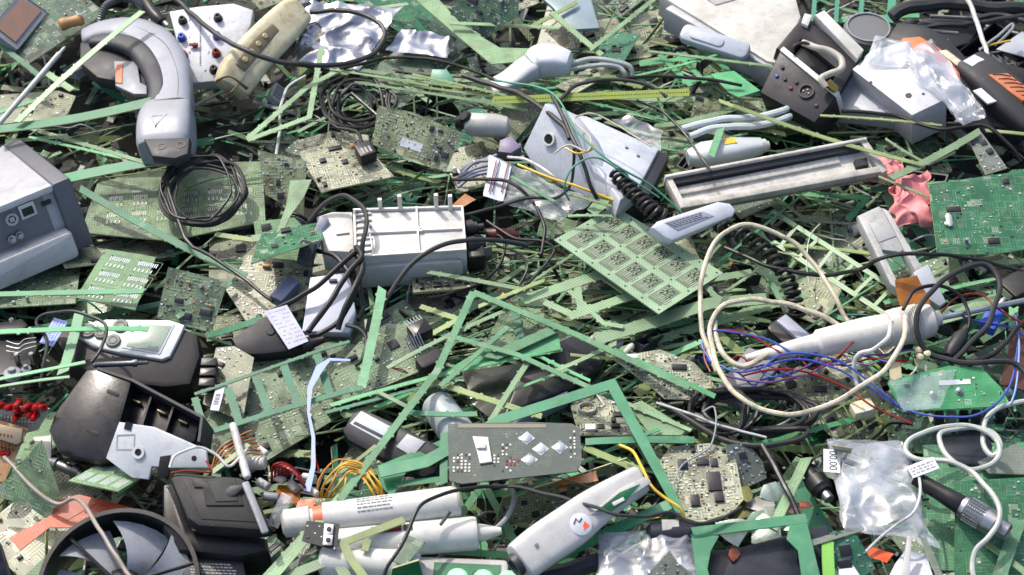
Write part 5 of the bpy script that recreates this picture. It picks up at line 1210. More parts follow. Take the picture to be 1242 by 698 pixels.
# long rails in middle
rail('long dotted pale rail leaning right of the lilac ribbon, running down left', (464, 348), (438, 470), 58, 46, 13, MINTD, nub=True)
F = flat(520, 470, 60, 0, -3, 0)
frame('green_frame', 'long thin mint frame forming a tall acute triangle in the centre', F, [[(574, 354), (530, 450), (412, 606)], [(574, 354), (700, 406), (836, 470)], [(548, 408), (628, 430), (760, 490)], [(616, 396), (534, 468)]], [8.5, 8, 6.5, 6], MINTD, rng=rs)
MARK.append((575, 420, 'the tall mint triangle'))
rail('pale dotted rail reaching from the bottom edge up to the tall mint triangle', (318, 706), (412, 604), 60, 62, 12, PALE)
F = flat(620, 420, 46)
m = MB(F); m.oprism([(676, 394), (680, 424), (640, 432), (566, 446), (520, 462), (584, 424), (640, 414)], -1.5, 0); m.build('board_offcut', MINT, None, 'broad bright mint offcut folded under the tall mint triangle', 'board offcut')
F = flat(650, 410, 52); m = MB(F); m.oprism([(584, 432), (676, 392), (678, 402), (604, 436)], -1.5, 0); m.build('board_offcut', MINTD, None, 'narrow wedge offcut on top of the broad bright mint offcut', 'board offcut')
for k, (A, B, wd, mt, lab) in enumerate([
  ((400, 492), (680, 424), 6, MINT, 'long bright mint rail running level under the tall mint triangle'),
  ((396, 500), (560, 456), 5, TEAL, 'thin teal rail just below the long bright mint rail'),
  ((520, 330), (640, 352), 7, PALE, 'pale rail behind the apex of the tall mint triangle'),
  ((470, 446), (620, 374), 6, PALE, 'pale rail behind the tall mint triangle, rising right'),
  ((580, 372), (660, 340), 6, LIME, 'yellowish rail between the cable ring and the tall mint triangle'),
  ((460, 476), (500, 496), 6, PALE, 'short pale rail stub above the dark label remote'),
  ((496, 500), (580, 502), 8, TEAL, 'teal rail above the left end of the four pad board'),
  ((524, 462), (660, 506), 9, LIME, 'yellow green rail crossing towards the green trapezoid frame'),
  ((640, 440), (590, 520), 8, PALE, 'pale upright rail left of the dark flat case'),
  ((394, 586), (456, 540), 5, LIME, 'thin yellow green rail stub above the loop of yellow wires')]):
    rail(lab, A, B, 44+k, 44+k, wd, mt)
# dark flat case
F = rect((610, 500), (720, 468), (622, 432), 24, 24, 34); t = thing(F, 'dark_case', 'smooth dark flat case with a lilac edge under the mint frames', 'case', mark=(670, 450, 'the dark flat case'))
MB(F).oprism([(612, 502), (640, 430), (700, 404), (736, 430), (728, 444), (694, 470)], -26, 0, 3).build('lid', plast('case_dark', (36, 42, 44), .3, .2), t)
MB(F).oprism([(616, 506), (688, 474), (690, 482), (622, 514)], -22, 1, 1.5).build('lilac_edge', plast('lilac_edge', (140, 144, 176), .35, .1), t)
F = flat(590, 440, 18); m = MB(F); m.oprism([(560, 450), (640, 440), (660, 474), (600, 512), (572, 490)], -3, 0, .5); m.build('film_bag', plast('smoked_film', (72, 84, 66), .18, .2), None, 'smoky dark film sheet beneath the tall mint triangle', 'film')
F = axis((526, 486), 26, (556, 528), 22); MB(F).lathe((0, 0, 0), (1, 0, 0), [(0, 14), (6, 19), (60, 21), (64, 18)], 26).build('white_bottle', plast('bottle_white', (170, 184, 186), .35, .2), None, 'milky white cylinder end under the yellow green rail above the four pad board', 'bottle')
# olive board w chips (bent, right)
F = rect((762, 478), (852, 484), (756, 430), 38, 36, 50)
t = board('circuit_board', 'thick olive board crowded with tiny parts below the hatched bar', F, [(742, 434), (790, 470), (806, 484), (850, 486), (870, 470), (842, 440), (800, 424)], GREYB, rs, 2, 320, mark=(810, 455, 'the crowded thick board'))
rail('mint rail running along the back of the crowded thick board', (744, 424), (866, 480), 56, 48, 8, MINT)
for k in range(4):
    F = axis((716+k*14, 414+k*5), 22, (728+k*14, 404+k*4), 26); MB(F).lathe((0, 0, 0), (1, 0, 0), [(0, 3), (2, 4.2), (12, 4.2), (15, 2.5)], 14).build('capacitor', [lgrey, plast('cap_amber', (120, 100, 70), .35, .4), mgrey, offw][k], None, ['light grey', 'amber', 'mid grey', 'offwhite'][k]+' small cylinder in the row above the crowded thick board', 'component', group='small cylinders above the crowded thick board')

for k, (A, B, wd, mt, lab) in enumerate([
  ((668, 452), (748, 416), 6, PALE, 'pale rail lying across the dark flat case'),
  ((640, 424), (716, 462), 5, MINT, 'thin mint rail crossing the middle of the dark flat case'),
  ((690, 430), (770, 436), 5, LIME, 'yellow green rail over the right end of the dark flat case'),
  ((610, 478), (690, 448), 4, MINTD, 'narrow mint rail at the front of the dark flat case')]): rail(lab, A, B, 44, 46, wd, mt)
# ================================================================ BOTTOM LEFT
# red led board
F = rect((-10, 520), (60, 524), (-10, 482), 46)
t = thing(F, 'led_board', 'white pin board with a cluster of bright red lamps at the left border', 'circuit board', mark=(30, 490, 'the red lamp board'))
MB(F).oprism([(-14, 492), (60, 496), (46, 522), (30, 526), (-14, 512)], -3, 0).build('substrate', plast('board_white', (190, 186, 172), .5, .3), t)
lr_ = random.Random(3)
for (px, py) in ((2, 486), (14, 488), (23, 482), (26, 493), (35, 486), (36, 496), (45, 487), (44, 497), (53, 489), (-8, 487), (22, 497)):
    x, y = F.uv(px, py+6, 0); m = MB(F); a = Vector((lr_.uniform(-2, 2), lr_.uniform(-2, 4), 12)); m.lathe((x, y, 0), (x+a.x, y+a.y, 12), [(0, 4.6), (1.6, 4.6), (1.7, 3.8), (14, 3.8), (17, 2.8), (18, .8)], 12); m.build('red_lamp', plast('lamp_red', (225, 14, 16), .15, .05), t)
m = MB(F)
for j in range(3):
    for k in range(12):
        x, y = F.uv(-6+k*4.2, 504+j*4+k*.3, 0); m.box(x-.9, x+.9, y-.9, y+.9, 0, 3)
m.build('pins', solder, t)
F = rect((-12, 560), (30, 562), (-8, 520), 38)
t = board('connector_card', 'tan card with a metal D shaped connector under the red lamp board', F, [(-14, 586), (6, 584), (34, 520), (-14, 506)], TANB, lr_, 0, 20, mark=(15, 545, 'the tan connector card'))
m = MB(F); m.oprism([(-12, 512), (28, 520), (26, 536), (20, 540), (-12, 530)], 0, 12, 2); m.build('connector_shell', plast('shell_brass', (170, 150, 126), .35, .3, metal=.7), t)
m = MB(F)
for k in range(6): a, b = F.uv(-8+k*4.4, 524+k*.8, 12), F.uv(-7+k*4.4, 540+k*.8, 6); m.tube([(a[0], a[1], 12.4), (b[0], b[1], 8), (b[0], b[1]-2, 1)], .9, 6)
m.build('contact_legs', copper, t)
for px in (2, 10, 5):
    x, y = F.uv(px, 550, 0); MB(F).disc(x, y, 0, 5, 3, 10, 1).build('red_lamp', MAT['lamp_red'], t)
# board below
F = rect((-10, 610), (60, 640), (0, 570), 16)
board('circuit_board', 'pale moss board with ringed pads left of the white corner clip', F, [(-12, 596), (10, 580), (50, 534), (72, 600), (60, 632), (30, 612), (-12, 600)], MOSS, lr_, 0, 20, mark=(45, 590, 'the ringed pad board'))
F = flat(42, 545, 30); MB(F).oprism([(40, 530), (62, 528), (62, 562), (50, 566)], -5, 0, 1).build('corner_clip', white, None, 'small white plastic corner clip beside the black battery housing', 'clip')
# battery housing
F = rect((68, 555), (152, 592), (96, 452), 54, 54, 84)
t = thing(F, 'battery_housing', 'big open black battery housing with brass contacts tilted above the white bracket', 'housing', mark=(150, 500, 'the black battery housing'))
bkh = plast('housing_black', (26, 28, 32), .25, .3, spec=.7)
m = MB(F); m.oprism([(58, 522), (66, 500), (104, 448), (120, 446), (160, 462), (134, 556), (120, 562), (70, 548)], -50, 0, 4.5); m.build('closed_half', bkh, t)
m = MB(F); m.oprism([(150, 466), (244, 506), (236, 536), (134, 556)], -50, -22, 2); m.build('open_compartment', bkh, t)
m = MB(F); m.ribbon(F.poly([(118, 447), (160, 461), (245, 506), (241, 536)], 1), 3, -40, 1.5); m.build('rim', dgrey, t)
for (a, b) in (((160, 470), (146, 520)), ((185, 484), (172, 524)), ((212, 496), (200, 532))):
    p, q = F.uv(*a, -14), F.uv(*b, -14); m = MB(F); m.ribbon([p, q], 2.4, -22, -8); m.build('divider', bkh, t)
for px, py in ((165, 487), (196, 500), (222, 512)):
    x, y = F.uv(px, py, -16); m = MB(F); m.rbox(x-6, x+6, y-1.2, y+1.2, -22, -15, 1, .3); m.build('contact', plast('contact_brass', (100, 92, 74), .35, .3, metal=.8), t)
for a in ((137, 477), (112, 524)):
    x, y = F.uv(*a, .3); m = MB(F); m.rbox(x-8, x+8, y-2.4, y+2.4, -.5, .4, 2, .1); m.build('slot', plast('slot_black', (8, 8, 9), .6, .1), t)
# white bracket
F = rect((128, 560), (240, 590), (144, 514), 62, 62, 88)
t = thing(F, 'white_bracket', 'white plastic bracket plate with square pocket and screw hole on the black battery housing', 'bracket', mark=(190, 545, 'the white bracket plate'))
m = MB(F); m.oprism([(128, 556), (144, 512), (186, 518), (236, 540), (250, 548), (252, 568), (202, 568), (184, 566), (180, 582), (160, 580)], -6, 0, 1.5); m.build('plate', plast('bracket_clean', (204, 208, 212), .4, .2), t)
m = MB(F); m.ribbon(F.poly([(142, 528), (163, 527), (162, 545), (141, 545)], .5), 1.2, -.3, .6, True); m.build('pocket_edge', lgrey, t)
x, y = F.uv(168, 549, 1); m = MB(F); m.ring(x, y, -1, 2.4, 4, 7, 20); h_ = m.build('screw_boss', MAT['bracket_clean'], t); m = MB(F); m.disc(x, y, 0, 1, 3.9, 14, .3); m.build('hole', black, h_)
m = MB(F); m.oprism([(194, 554), (207, 552), (204, 578), (190, 580)], -1, .6, .3); m.build('window', plast('slot_black', (8, 8, 9), .6, .1), t)
x, y = F.uv(235, 556, 1); MB(F).disc(x, y, -.5, .5, 3, 12, .2).build('hole', black, t)
x, y = F.uv(156, 516, 0); MB(F).box(x-4, x+4, y-5, y+3, -2, 1).build('notch', black, t)
for k in range(2):
    F = axis((60+k*30, 560+k*14), 26, (110+k*30, 580+k*12), 26); MB(F).lathe((0, 0, 0), (1, 0, 0), [(0, 5), (10, 8), (12, 6), (30, 6), (32, 9), (40, 8)], 14).build('metal_shaft', dsteel, None, ['dull metal shaft below the left corner of the black battery housing', 'dull metal shaft hidden behind the small grid board'][k], 'shaft')
F = rect((84, 584), (146, 596), (130, 558), 60)
t = board('grid_board', 'small pale green grid board lying on the foot of the white bracket plate', F, [(83, 583), (143, 596), (188, 569), (132, 556)], PALE, lr_, 0, 0, mark=(135, 578, 'the small grid board'))
m = MB(F); o = [Vector(F.uv(*p, 0)) for p in ((83, 583), (143, 596), (188, 569), (132, 556))]; ex, ey = (o[1]-o[0]).normalized(), (o[3]-o[0]).normalized(); cl, ch = (o[1]-o[0]).length, (o[3]-o[0]).length
for i in range(4):
    for j in range(2): m.mat(0); para(m, o[0]+(o[1]-o[0])*(.05+i*.235)+(o[3]-o[0])*(.06+j*.46), cl*.2, ch*.4, 0, .3); m.mat(1); [para(m, o[0]+(o[1]-o[0])*(.07+i*.235+k*.04)+(o[3]-o[0])*(.1+j*.46), .8, ch*.3, .3, .5) for k in range(4)]
m.build('grid_cells', [PALEH, paper], t, kind='stuff')
# rust board
F = flat(100, 630, 26, -20, 6, 4); t = thing(F, 'rust_board', 'rust brown bare board with notched edges behind the fan', 'circuit board', mark=(80, 625, 'the rust brown board'))
MB(F).oprism([(12, 652), (64, 624), (72, 606), (96, 600), (160, 616), (176, 628), (150, 640), (60, 640), (24, 668)], -1.6, 0).build('substrate', RUST, t)
m = MB(F); m.oprism([(66, 612), (96, 600), (118, 610), (80, 632)], 0, .5); m.build('pink_patch', plast('rust_pink', (176, 104, 86), .5, .3), t)
# fan
F = rect((64, 730), (224, 736), (70, 620), 46, 46, 66)
t = thing(F, 'cooling_fan', 'black round cooling fan with pale blue grey blades in the bottom left corner', 'fan', mark=(145, 670, 'the black fan'))
cx, cy = F.uv(144, 708, 0)
fb = plast('fan_black', (30, 31, 35), .35, .25)
MB(F).ring(cx, cy, -60, 2, 81, 84, 64).build('fan_shroud', fb, t); m = MB(F); m.ring(cx, cy, 0, 3, 80, 84.6, 64); m.build('shroud_lip', fb, t)
MB(F).lathe((cx, cy, -34), (cx, cy, -10), [(0, 24), (20, 23), (24, 18)], 28).build('fan_hub', fb, t)
fbl = plast('fan_blade', (166, 170, 178), .4, .3)
for k in range(7):
    a0 = R(12+k*360/7); m = MB(F); n_ = 8; top, bot = [], []
    for i in range(n_+1):
        r_ = 18+i*(58/n_); wdt = R(15+i*1.0)
        for j in range(5):
            a = a0+R(i*2.2)+wdt*(j/4-.5)*2; z = -32+(j/4)*22+(i/n_)*2
            top.append((cx+r_*math.cos(a), cy+r_*math.sin(a), z+1)); bot.append((cx+r_*math.cos(a), cy+r_*math.sin(a), z-1))
    N5 = 5*(n_+1); fs = []
    for i in range(n_):
        for j in range(4):
            p = i*5+j; fs.append((p, p+5, p+6, p+1)); fs.append((N5+p, N5+p+1, N5+p+6, N5+p+5))
    for i in range(n_):
        for j in (0, 4): p = i*5+j; fs.append((p, p+5, N5+p+5, N5+p))
    for j in range(4):
        for i in (0, n_): p = i*5+j; fs.append((p, p+1, N5+p+1, N5+p))
    m.add(top+bot, fs); m.build('fan_blade', fbl, t)
for a in (20, 140, 262):
    a = R(a); m = MB(F); m.tube([(cx+10*math.cos(a), cy+10*math.sin(a), -4), (cx+82*math.cos(a), cy+82*math.sin(a), -4)], 2.2, 8); m.build('strut', fb, t)
MB(F).disc(cx, cy, -8, -2, 15, 28, 2).build('centre_cap', fb, t)
cable('grey_wire', 'long thin grey wire crossing over the rust board and the fan', 'wire', [(6, 554, 52), (40, 592, 46), (70, 612, 44), (92, 606, 56), (112, 626, 84), (134, 664, 92), (150, 690, 90), (170, 712, 88)], 2.3, plast('wire_brownish', (140, 130, 122), .45, .3))
# transformer box
F = rect((226, 640), (326, 640), (210, 574), 84, 84, 96)
t = thing(F, 'transformer', 'big black cast transformer block with raised square pattern on its lid', 'transformer', mark=(265, 620, 'the black transformer'))
tb = plast('transformer_black', (44, 46, 48), .55, .45)
m = MB(F); m.prism(F.poly([(206, 580), (212, 572), (290, 578), (302, 584), (329, 640), (312, 643), (240, 638), (226, 628)], 0), -26, 0, 5); m.build('lid', tb, t)
m = MB(F); m.prism(F.poly([(222, 582), (290, 584), (316, 634), (244, 630)], 0), -1, 1, .4); m.build('lid_panel', tb, t)
m = MB(F); m.prism(F.poly([(232, 582), (284, 580), (296, 614), (250, 614), (246, 592), (236, 592)], 1), .5, 3, .8); rz_ = m.build('raised_square', plast('transformer_lighter', (62, 66, 66), .6, .45), t)
m = MB(F); m.prism(F.poly([(252, 584), (280, 583), (289, 608), (262, 609)], 3), 2.6, 4.2, .5); m.build('rating_plate', plast('plate_worn', (84, 88, 84), .7, .5), rz_)
m = MB(F); m.prism(F.poly([(196, 586), (210, 584), (232, 640), (322, 650), (326, 668), (292, 676), (216, 668), (196, 640)], -30), -90, -30, 8); m.build('body', plast('transformer_gloss', (32, 33, 37), .32, .3), t)
m = MB(F); m.prism(F.poly([(218, 672), (294, 676), (302, 720), (224, 720)], -44), -90, -44, 2); lb2 = m.build('lower_plate', dgrey, t)
m = MB(F); pp = [Vector(F.uv(*p, -44)) for p in ((232, 704), (288, 706), (226, 680))]
for r_ in range(6):
    u = .03
    while u < .95:
        du = lr_.uniform(.03, .1); p = pp[0]+(pp[1]-pp[0])*u+(pp[2]-pp[0])*(.1+r_*.15); q = p+(pp[1]-pp[0])*du; n2 = (pp[2]-pp[0]).normalized()*.7
        m.prism([tuple(p-n2), tuple(q-n2), tuple(q+n2), tuple(p+n2)], -44.1, -43.7); u += du+.02
m.build('small_print', lgrey, lb2)
x, y = F.uv(285, 594, 4); m = MB(F); m.loft([(x-9, y-5, 3, 4, 1.4, 1, .5), (x-2, y-2, 5, 6, 2, 1, .5), (x+6, y+2, 4.6, 3, 1.4, 1, .4), (x+14, y+4, 4, 2, 1, 1, .3)], 2.4, 12); m.build('tar_drop', dgrey, t)
F = axis((282, 514), 80, (300, 580), 92); MB(F).lathe((0, 0, 0), (1, 0, 0), [(0, 2), (3, 4.4), (F.L-3, 4.6), (F.L, 3)], 14).build('white_stick', whitec, None, 'upright white plastic stick behind the black transformer', 'stick')
F = axis((297, 584), 104, (322, 646), 98); MB(F).rbox(0, F.L, -4, 4, -4, 0, 2, 1.5).build('grey_lever', mgrey, None, 'slim grey bar along the right edge of the black transformer lid', 'bar')
cable('white_wire', 'thin white wire arching over the right end of the white bracket plate', 'wire', [(206, 568, 92), (214, 552, 96), (240, 543, 100), (262, 552, 96), (276, 566, 92), (290, 556, 90), (300, 545, 84)], 1.6, whitec)
cable('red_wire', 'thin dark red wire behind the lid of the black transformer', 'wire', [(206, 574, 98), (230, 571, 100), (256, 573, 100), (250, 560, 92)], 1.1, redm)
for k in range(7):
    cable('copper_wire', ['first', 'second', 'third', 'fourth', 'fifth', 'sixth', 'seventh'][k]+' brown wire from the left of the fan of wires by the white stick', 'wire', [(256+k*2, 572-k, 60), (264+k*4, 548+k*2, 66+k), (284+k*3, 532+k*3, 66), (306+k*2, 522+k*5, 56)], 1, copper if k % 2 else tan, group='brown wires by the white stick')
# red wires and small parts cluster
for k in range(7):
    cable('red_wire', ['first', 'second', 'third', 'fourth', 'fifth', 'sixth', 'seventh'][k]+' red wire from the left of the tuft between transformer and lilac ribbon', 'wire', [(330+k*3, 584-k, 44), (331+k*4, 566+k, 66), (345+k*3, 562+k*3, 70), (364+k*1.4, 576+k*3, 50)], 1.6, redm, group='tuft of red wires')
F = flat(350, 600, 40, 10); m = sheet(F, [(332, 612), (362, 612), (368, 592), (338, 590)], 0, rg, 12, 10, amp=4); m.build('amber_film', kapton, None, 'crumpled amber film below the tuft of red wires', 'film', sharp=50)
F = flat(372, 615, 52, -6); m = sheet(F, [(360, 616), (380, 616), (382, 606), (362, 607)], 0, rg, 10, 8, amp=3); m.build('orange_film', plast('film_orange', (214, 84, 30), .3, .15), None, 'orange plastic film flap at the cap of the upper white cylinder', 'film', sharp=50)
cr = random.Random(14)
ncap = 0
for (px, py, l, r_, mt, lab) in [(306, 566, 22, 8, white, 'white drum capacitor standing right of the white stick'), (318, 588, 16, 5, lgrey, 'grey capacitor below the white drum capacitor'), (334, 580, 20, 4.5, white, 'white slim capacitor between the red wires and transformer'), (356, 590, 14, 5, lgrey, 'grey stubby capacitor under the red wires'), (372, 582, 16, 4, paper, 'pale capacitor right of the red wires'), (326, 606, 18, 5, mgrey, 'darker capacitor near the amber film by the transformer'), (318, 548, 14, 4, white, 'small white capacitor above the white drum capacitor'), (380, 598, 12, 4, white, 'white capacitor at the foot of the lilac ribbon'), (344, 574, 16, 3.6, mgrey, 'grey slim capacitor amid the red wires')]:
    F = axis((px-l/3, py-4), 46, (px+l/2, py+cr.uniform(-6, 8)), 48); t = thing(F, 'capacitor', lab, 'component')
    MB(F).lathe((0, 0, 0), (1, 0, 0), [(0, r_*.7), (1, r_), (l-3, r_), (l-2, r_*.88), (l-1, r_), (l, r_*.8)], 16).build('can', mt, t); m = MB(F)
    for q in (-1.6, 1.6): m.tube([(0, q, 0), (-7, q*1.4, -2)], .5, 5)
    m.build('wire_leg', solder, t)
F = axis((330, 638), 40, (348, 600), 58); MB(F).rbox(0, F.L, -7, 7, -3, 0, 1.5, 1).build('film_strip', clearm('clear_film3', body=.35), None, 'clear plastic strip between the transformer and the upper white cylinder', 'film')
# ================================================================ BOTTOM MIDDLE
# white cylinders
F = axis((342, 636), 52, (558, 609), 58)
t = thing(F, 'white_cylinder', 'upper long white cylinder printed with small text above the second cylinder', 'cylinder', mark=(460, 620, 'the upper white cylinder'))
cw_ = plast('cyl_white', (214, 214, 208), .4, .2)
L = F.L; MB(F).lathe((0, 0, 0), (1, 0, 0), [(0, 10), (3, 15), (30, 16), (31, 13), (44, 13), (45, 17.5), (L-3, 18), (L, 16), (L+.1, 14), (L-3, 13)], 36).build('tube_body', cw_, t)
MB(F).lathe((34, 0, 0), (58, 0, 0), [(0, 14.5), (10, 15.5), (20, 15.5), (24, 14)], 30).build('red_collar', plast('film_orange2', (206, 100, 60), .4, .3), t)
m = MB(F)
for r_ in range(5):
    a = R(62+r_*13); y, z = 18.2*math.cos(a), 18.2*math.sin(a); x = 82
    while x < 116:
        l = cr.uniform(2, 6); m.box(x, x+l, y-.5, y+.5, z-.5, z+.3); x += l+1
m.build('small_print', mgrey, t)
F = axis((404, 662), 44, (590, 646), 46)
t = thing(F, 'white_cylinder', 'lower white cylinder with a red logo strip and pointed nozzle with grey cable', 'cylinder', mark=(500, 655, 'the lower white cylinder'))
MB(F).lathe((0, 0, 0), (1, 0, 0), [(0, 15), (3, 18), (150, 18.5), (154, 17), (155, 10), (162, 9), (180, 4)], 36).build('tube_body', cw_, t)
m = MB(F); a0 = 70
for (x0, x1, mm) in ((42, 74, 0), (76, 86, 1)):
    rr_ = 18.7; pts_ = []
    for k in range(6):
        a = R(66+k*6); pts_.append((rr_*math.cos(a), rr_*math.sin(a)))
    m.mat(mm)
    for k in range(5):
        (y0, z0), (y1, z1) = pts_[k], pts_[k+1]; m.add([(x0, y0, z0), (x1, y0, z0), (x1, y1, z1), (x0, y1, z1)], [(0, 1, 2, 3)])
m.build('printed_band', [plast('print_red', (170, 40, 36), .5, .2), dgrey], t)
ptube(F, [(582, 646, 46), (600, 642, 44), (616, 626, 42), (624, 604, 44), (618, 590, 40)], 3, greyc, 'lead', t)
# bottom device w/ green keys
F = axis((388, 690), 40, (616, 700), 40)
t = thing(F, 'display_module', 'white framed module with round pale green keys at the bottom edge', 'module', mark=(560, 690, 'the green key module'))
m = MB(F); m.rbox(0, F.L, -28, 22, -20, 0, 6, 3); m.build('frame', lgrey, t)
m = MB(F); m.box(120, F.L-8, -26, 14, -.5, 1); m.build('green_inlay', EMER, t)
for k in range(3):
    m = MB(F); m.lathe((146+k*27, -4, 0), (146+k*27, -4, 4), [(0, 11), (2, 11), (4, 8)], 24); m.build('key', plast('key_green', (150, 206, 170), .35, .1), t)
m = MB(F); m.lathe((0, 4, 8), (110, 4, 8), [(0, 12), (4, 16), (100, 16), (106, 12)], 30); m.build('white_roll', cw_, t)
# black key strip board
F = rect((372, 664), (406, 666), (376, 634), 72); t = board('key_board', 'small black board with two square silver keys on the upper white cylinder', F, [(366, 656), (408, 668), (412, 636), (372, 632)], plast('board_black', (34, 40, 46), .4, .3), cr, 0, 10)
for px, py in ((399, 643), (398, 656)):
    x, y = F.uv(px, py, 1); m = MB(F); m.rbox(x-5, x+5, y-6, y+6, 0, 3, .8, .5); k_ = m.build('key', steel, t); MB(F).disc(x, y, 2.5, 4.4, 2.8, 14, .6).build('key_dome', black, k_)
F = rect((474, 672), (510, 690), (492, 648), 70); t = board('key_board', 'dark green pennant board with white letters on the lower white cylinder', F, [(474, 680), (492, 686), (516, 658), (492, 648)], DARKG, cr, 0, 0)
m = MB(F); 
for k in range(5): x, y = F.uv(478+k*3.4, 672-k*5, 1); m.rbox(x-2, x+2, y-1.5, y+1.5, 0, .3, .6, .1)
m.build('white_marks', paper, t)
# pale frames bottom
F = flat(440, 660, 70); frame('green_frame', 'yellowish L shaped rail resting across both white cylinders', F, [[(490, 630), (416, 658), (424, 676), (446, 706)], [(446, 654), (442, 668)]], [9, 8], LIME, nub=False, rng=rs)
F = flat(370, 690, 58); frame('green_frame', 'pale hatched corner frame at the bottom edge by the transformer', F, [[(330, 706), (408, 676), (424, 710)]], 12, PALEH, nub=False, rng=rs)
F = rect((480, 706), (525, 700), (480, 690), 66); board('board_corner', 'emerald board corner at the bottom edge below the lower white cylinder', F, [(470, 712), (516, 710), (508, 680), (476, 690)], EMER, cr, 0, 0, cat='board offcut')
rail('pale frame rail from the white cylinders down to the bottom left', (412, 604), (320, 712), 66, 66, 12, PALE)
rail('short mint rail sticking up by the lower left end of the upper white cylinder', (258, 572), (300, 540), 70, 74, 7, PALE)
# yellow wires
for k in range(8):
    cable('yellow_wire', ['first', 'second', 'third', 'fourth', 'fifth', 'sixth', 'seventh', 'eighth'][k]+' wire counted from the outside of the yellow wire arch above the cylinders', 'wire',
          [(386+k*2.4, 604, 40), (392+k*3+(k*41%9)-4, 580+k*1.6, 56+(k*17%11)), (416+k*1+(k*23%13)-6, 558+k*2.4, 66+(k*31%9)), (446-k*1, 566+k*2, 64), (462-k*1.6+(k*37%11)-5, 586+k*1.5, 56+(k*29%9)), (470-k*2+(k*53%13)-6, 606, 44)], 1.0, yellm if k % 3 else plast('wire_orange', (196, 128, 40), .4, .2), group='arch of yellow wires')
MARK.append((425, 580, 'the yellow wire arch'))
# dark remote
F = rect((418, 532), (516, 582), (440, 498), 50, 50, 62)
t = thing(F, 'label_remote', 'black remote shaped device with blue white label and red logo under the mint rail', 'remote', mark=(470, 540, 'the dark label remote'))
m = MB(F); m.oprism([(414, 522), (426, 500), (440, 495), (470, 508), (532, 540), (536, 552), (528, 574), (512, 580), (470, 560), (420, 534)], -24, 0, 6); m.build('casing', plast('remote_black', (40, 42, 50), .45, .3), t)
m = MB(F); m.oprism([(424, 514), (438, 499), (478, 520), (464, 536)], -1, .8, .3); lb3 = m.build('label', plast('label_bluewhite', (196, 208, 218), .4, .12), t)
m = MB(F); m.oprism([(428, 514), (431, 511), (466, 529), (463, 532)], .6, 1.1, .1); m.build('printed_line', dgrey, lb3)
m = MB(F); m.oprism([(480, 542), (494, 526), (516, 536), (500, 554)], -1, 1.6, .8); m.build('grey_key_field', plast('remote_grey', (148, 150, 158), .4, .2), t)
x, y = F.uv(521, 560, 1); m = MB(F); m.disc(x, y, -.5, 1, 6, 20, .2); lg = m.build('round_logo', redm, t); m = MB(F); m.rbox(x-5, x+1, y-2, y+3, .9, 1.3, 1, .1); m.build('logo_patch', yellm, lg)
# four pad board
F = rect((546, 584), (704, 584), (543, 516), 80, 80, 84)
t = board('keypad_board', 'dark slate board with four diamond pads and a white clip in the lower centre', F, [(545, 583), (560, 587), (700, 572), (706, 560), (703, 520), (694, 514), (640, 512), (543, 514)], pcbm('keypad_slate', (66, 76, 70), dens=.15, dark=.85, tr=.4, rough=.6), cr, 0, 0, mark=(625, 550, 'the four pad board'))
dm = plast('diamond_pad', (178, 184, 188), .28, .15, metal=.3)
for px, py in ((639, 532), (656, 545), (679, 543), (642, 558)):
    x, y = F.uv(px, py, 0); m = MB(F); m.prism([(x-9, y), (x, y-9), (x+9, y), (x, y+9)], 0, .6, .1); pd = m.build('diamond_pad', clearm('pad_film', body=.6), t)
    m = MB(F); m.lathe((x, y, 0), (x, y, 2.4), [(0, 6), (1.4, 5), (2.2, 2.5), (2.4, .5)], 20); m.build('dome', dm, pd)
m = MB(F); m.oprism([(573, 529), (592, 530), (597, 560), (582, 562), (578, 545)], 0, 3, .8); cp = m.build('white_clip', white, t)
m = MB(F); a = F.uv(584, 541, 3); m.rbox(a[0]-5, a[0]+5, a[1]-5, a[1]+2, 3, 6, 1, .8); m.build('clip_block', plast('clip_shade', (190, 194, 196), .4, .15), cp)
m = MB(F); a = F.uv(600, 517, 0); m.box(a[0]-40, a[0]+56, a[1]-2.5, a[1]+2.5, 0, .5); m.build('gold_edge', plast('edge_gold', (104, 98, 78), .4, .3), t)
m = MB(F)
def blk(px, py, nx, ny, st=4.2, s_=1.2):
    x, y = F.uv(px, py, 0)
    for i in range(nx):
        for j in range(ny):
            if cr.random() < .8: m.mat(cr.choice([0, 0, 1])); m.box(x+i*st-s_, x+i*st+s_*.6, y-j*st-s_, y-j*st+s_, 0, .7)
blk(551, 552, 5, 6); blk(610, 540, 3, 9); blk(600, 553, 2, 4); blk(692, 524, 2, 9); blk(624, 560, 2, 2)
m.mat(2); x, y = F.uv(614, 560, 0)
for i in range(4):
    for j in range(2): m.box(x+i*4, x+i*4+1.6, y-j*5, y-j*5+3, 0, .9)
m.build('small_components', [solder, chipm, redm], t, kind='stuff')
# boards behind/between
F = rect((700, 530), (770, 528), (690, 480), 30)
t = board('circuit_board', 'pale board packed with parts inside the big emerald triangle frame', F, [(702, 528), (770, 528), (764, 500), (744, 476), (708, 480), (692, 492)], GREYB, cr, 4, 200, mark=(730, 505, 'the board in the triangle'))
x, y = F.uv(712, 498, 0); MB(F).ring(x, y, 0, 5, 9, 10.5, 24).build('wire_ring', solder, t)
m = MB(F); x, y = F.uv(716, 521, 0); m.rbox(x-6, x+6, y-5, y+5, 0, 4, 1, .6); m.build('white_block', white, t)
F = rect((586, 630), (780, 590), (600, 590), 18)
board('circuit_board', 'olive board with dark components between the four pad board and the white thermometer', F, [(600, 640), (700, 622), (790, 580), (760, 556), (690, 580), (610, 604)], OLIVE, cr, 8, 240)
F = flat(690, 585, 52, 10); m = sheet(F, [(668, 590), (726, 584), (722, 572), (690, 580)], 0, rg, 14, 8, amp=3); m.build('amber_film', kapton, None, 'amber film strip right below the four pad board', 'film', sharp=50)
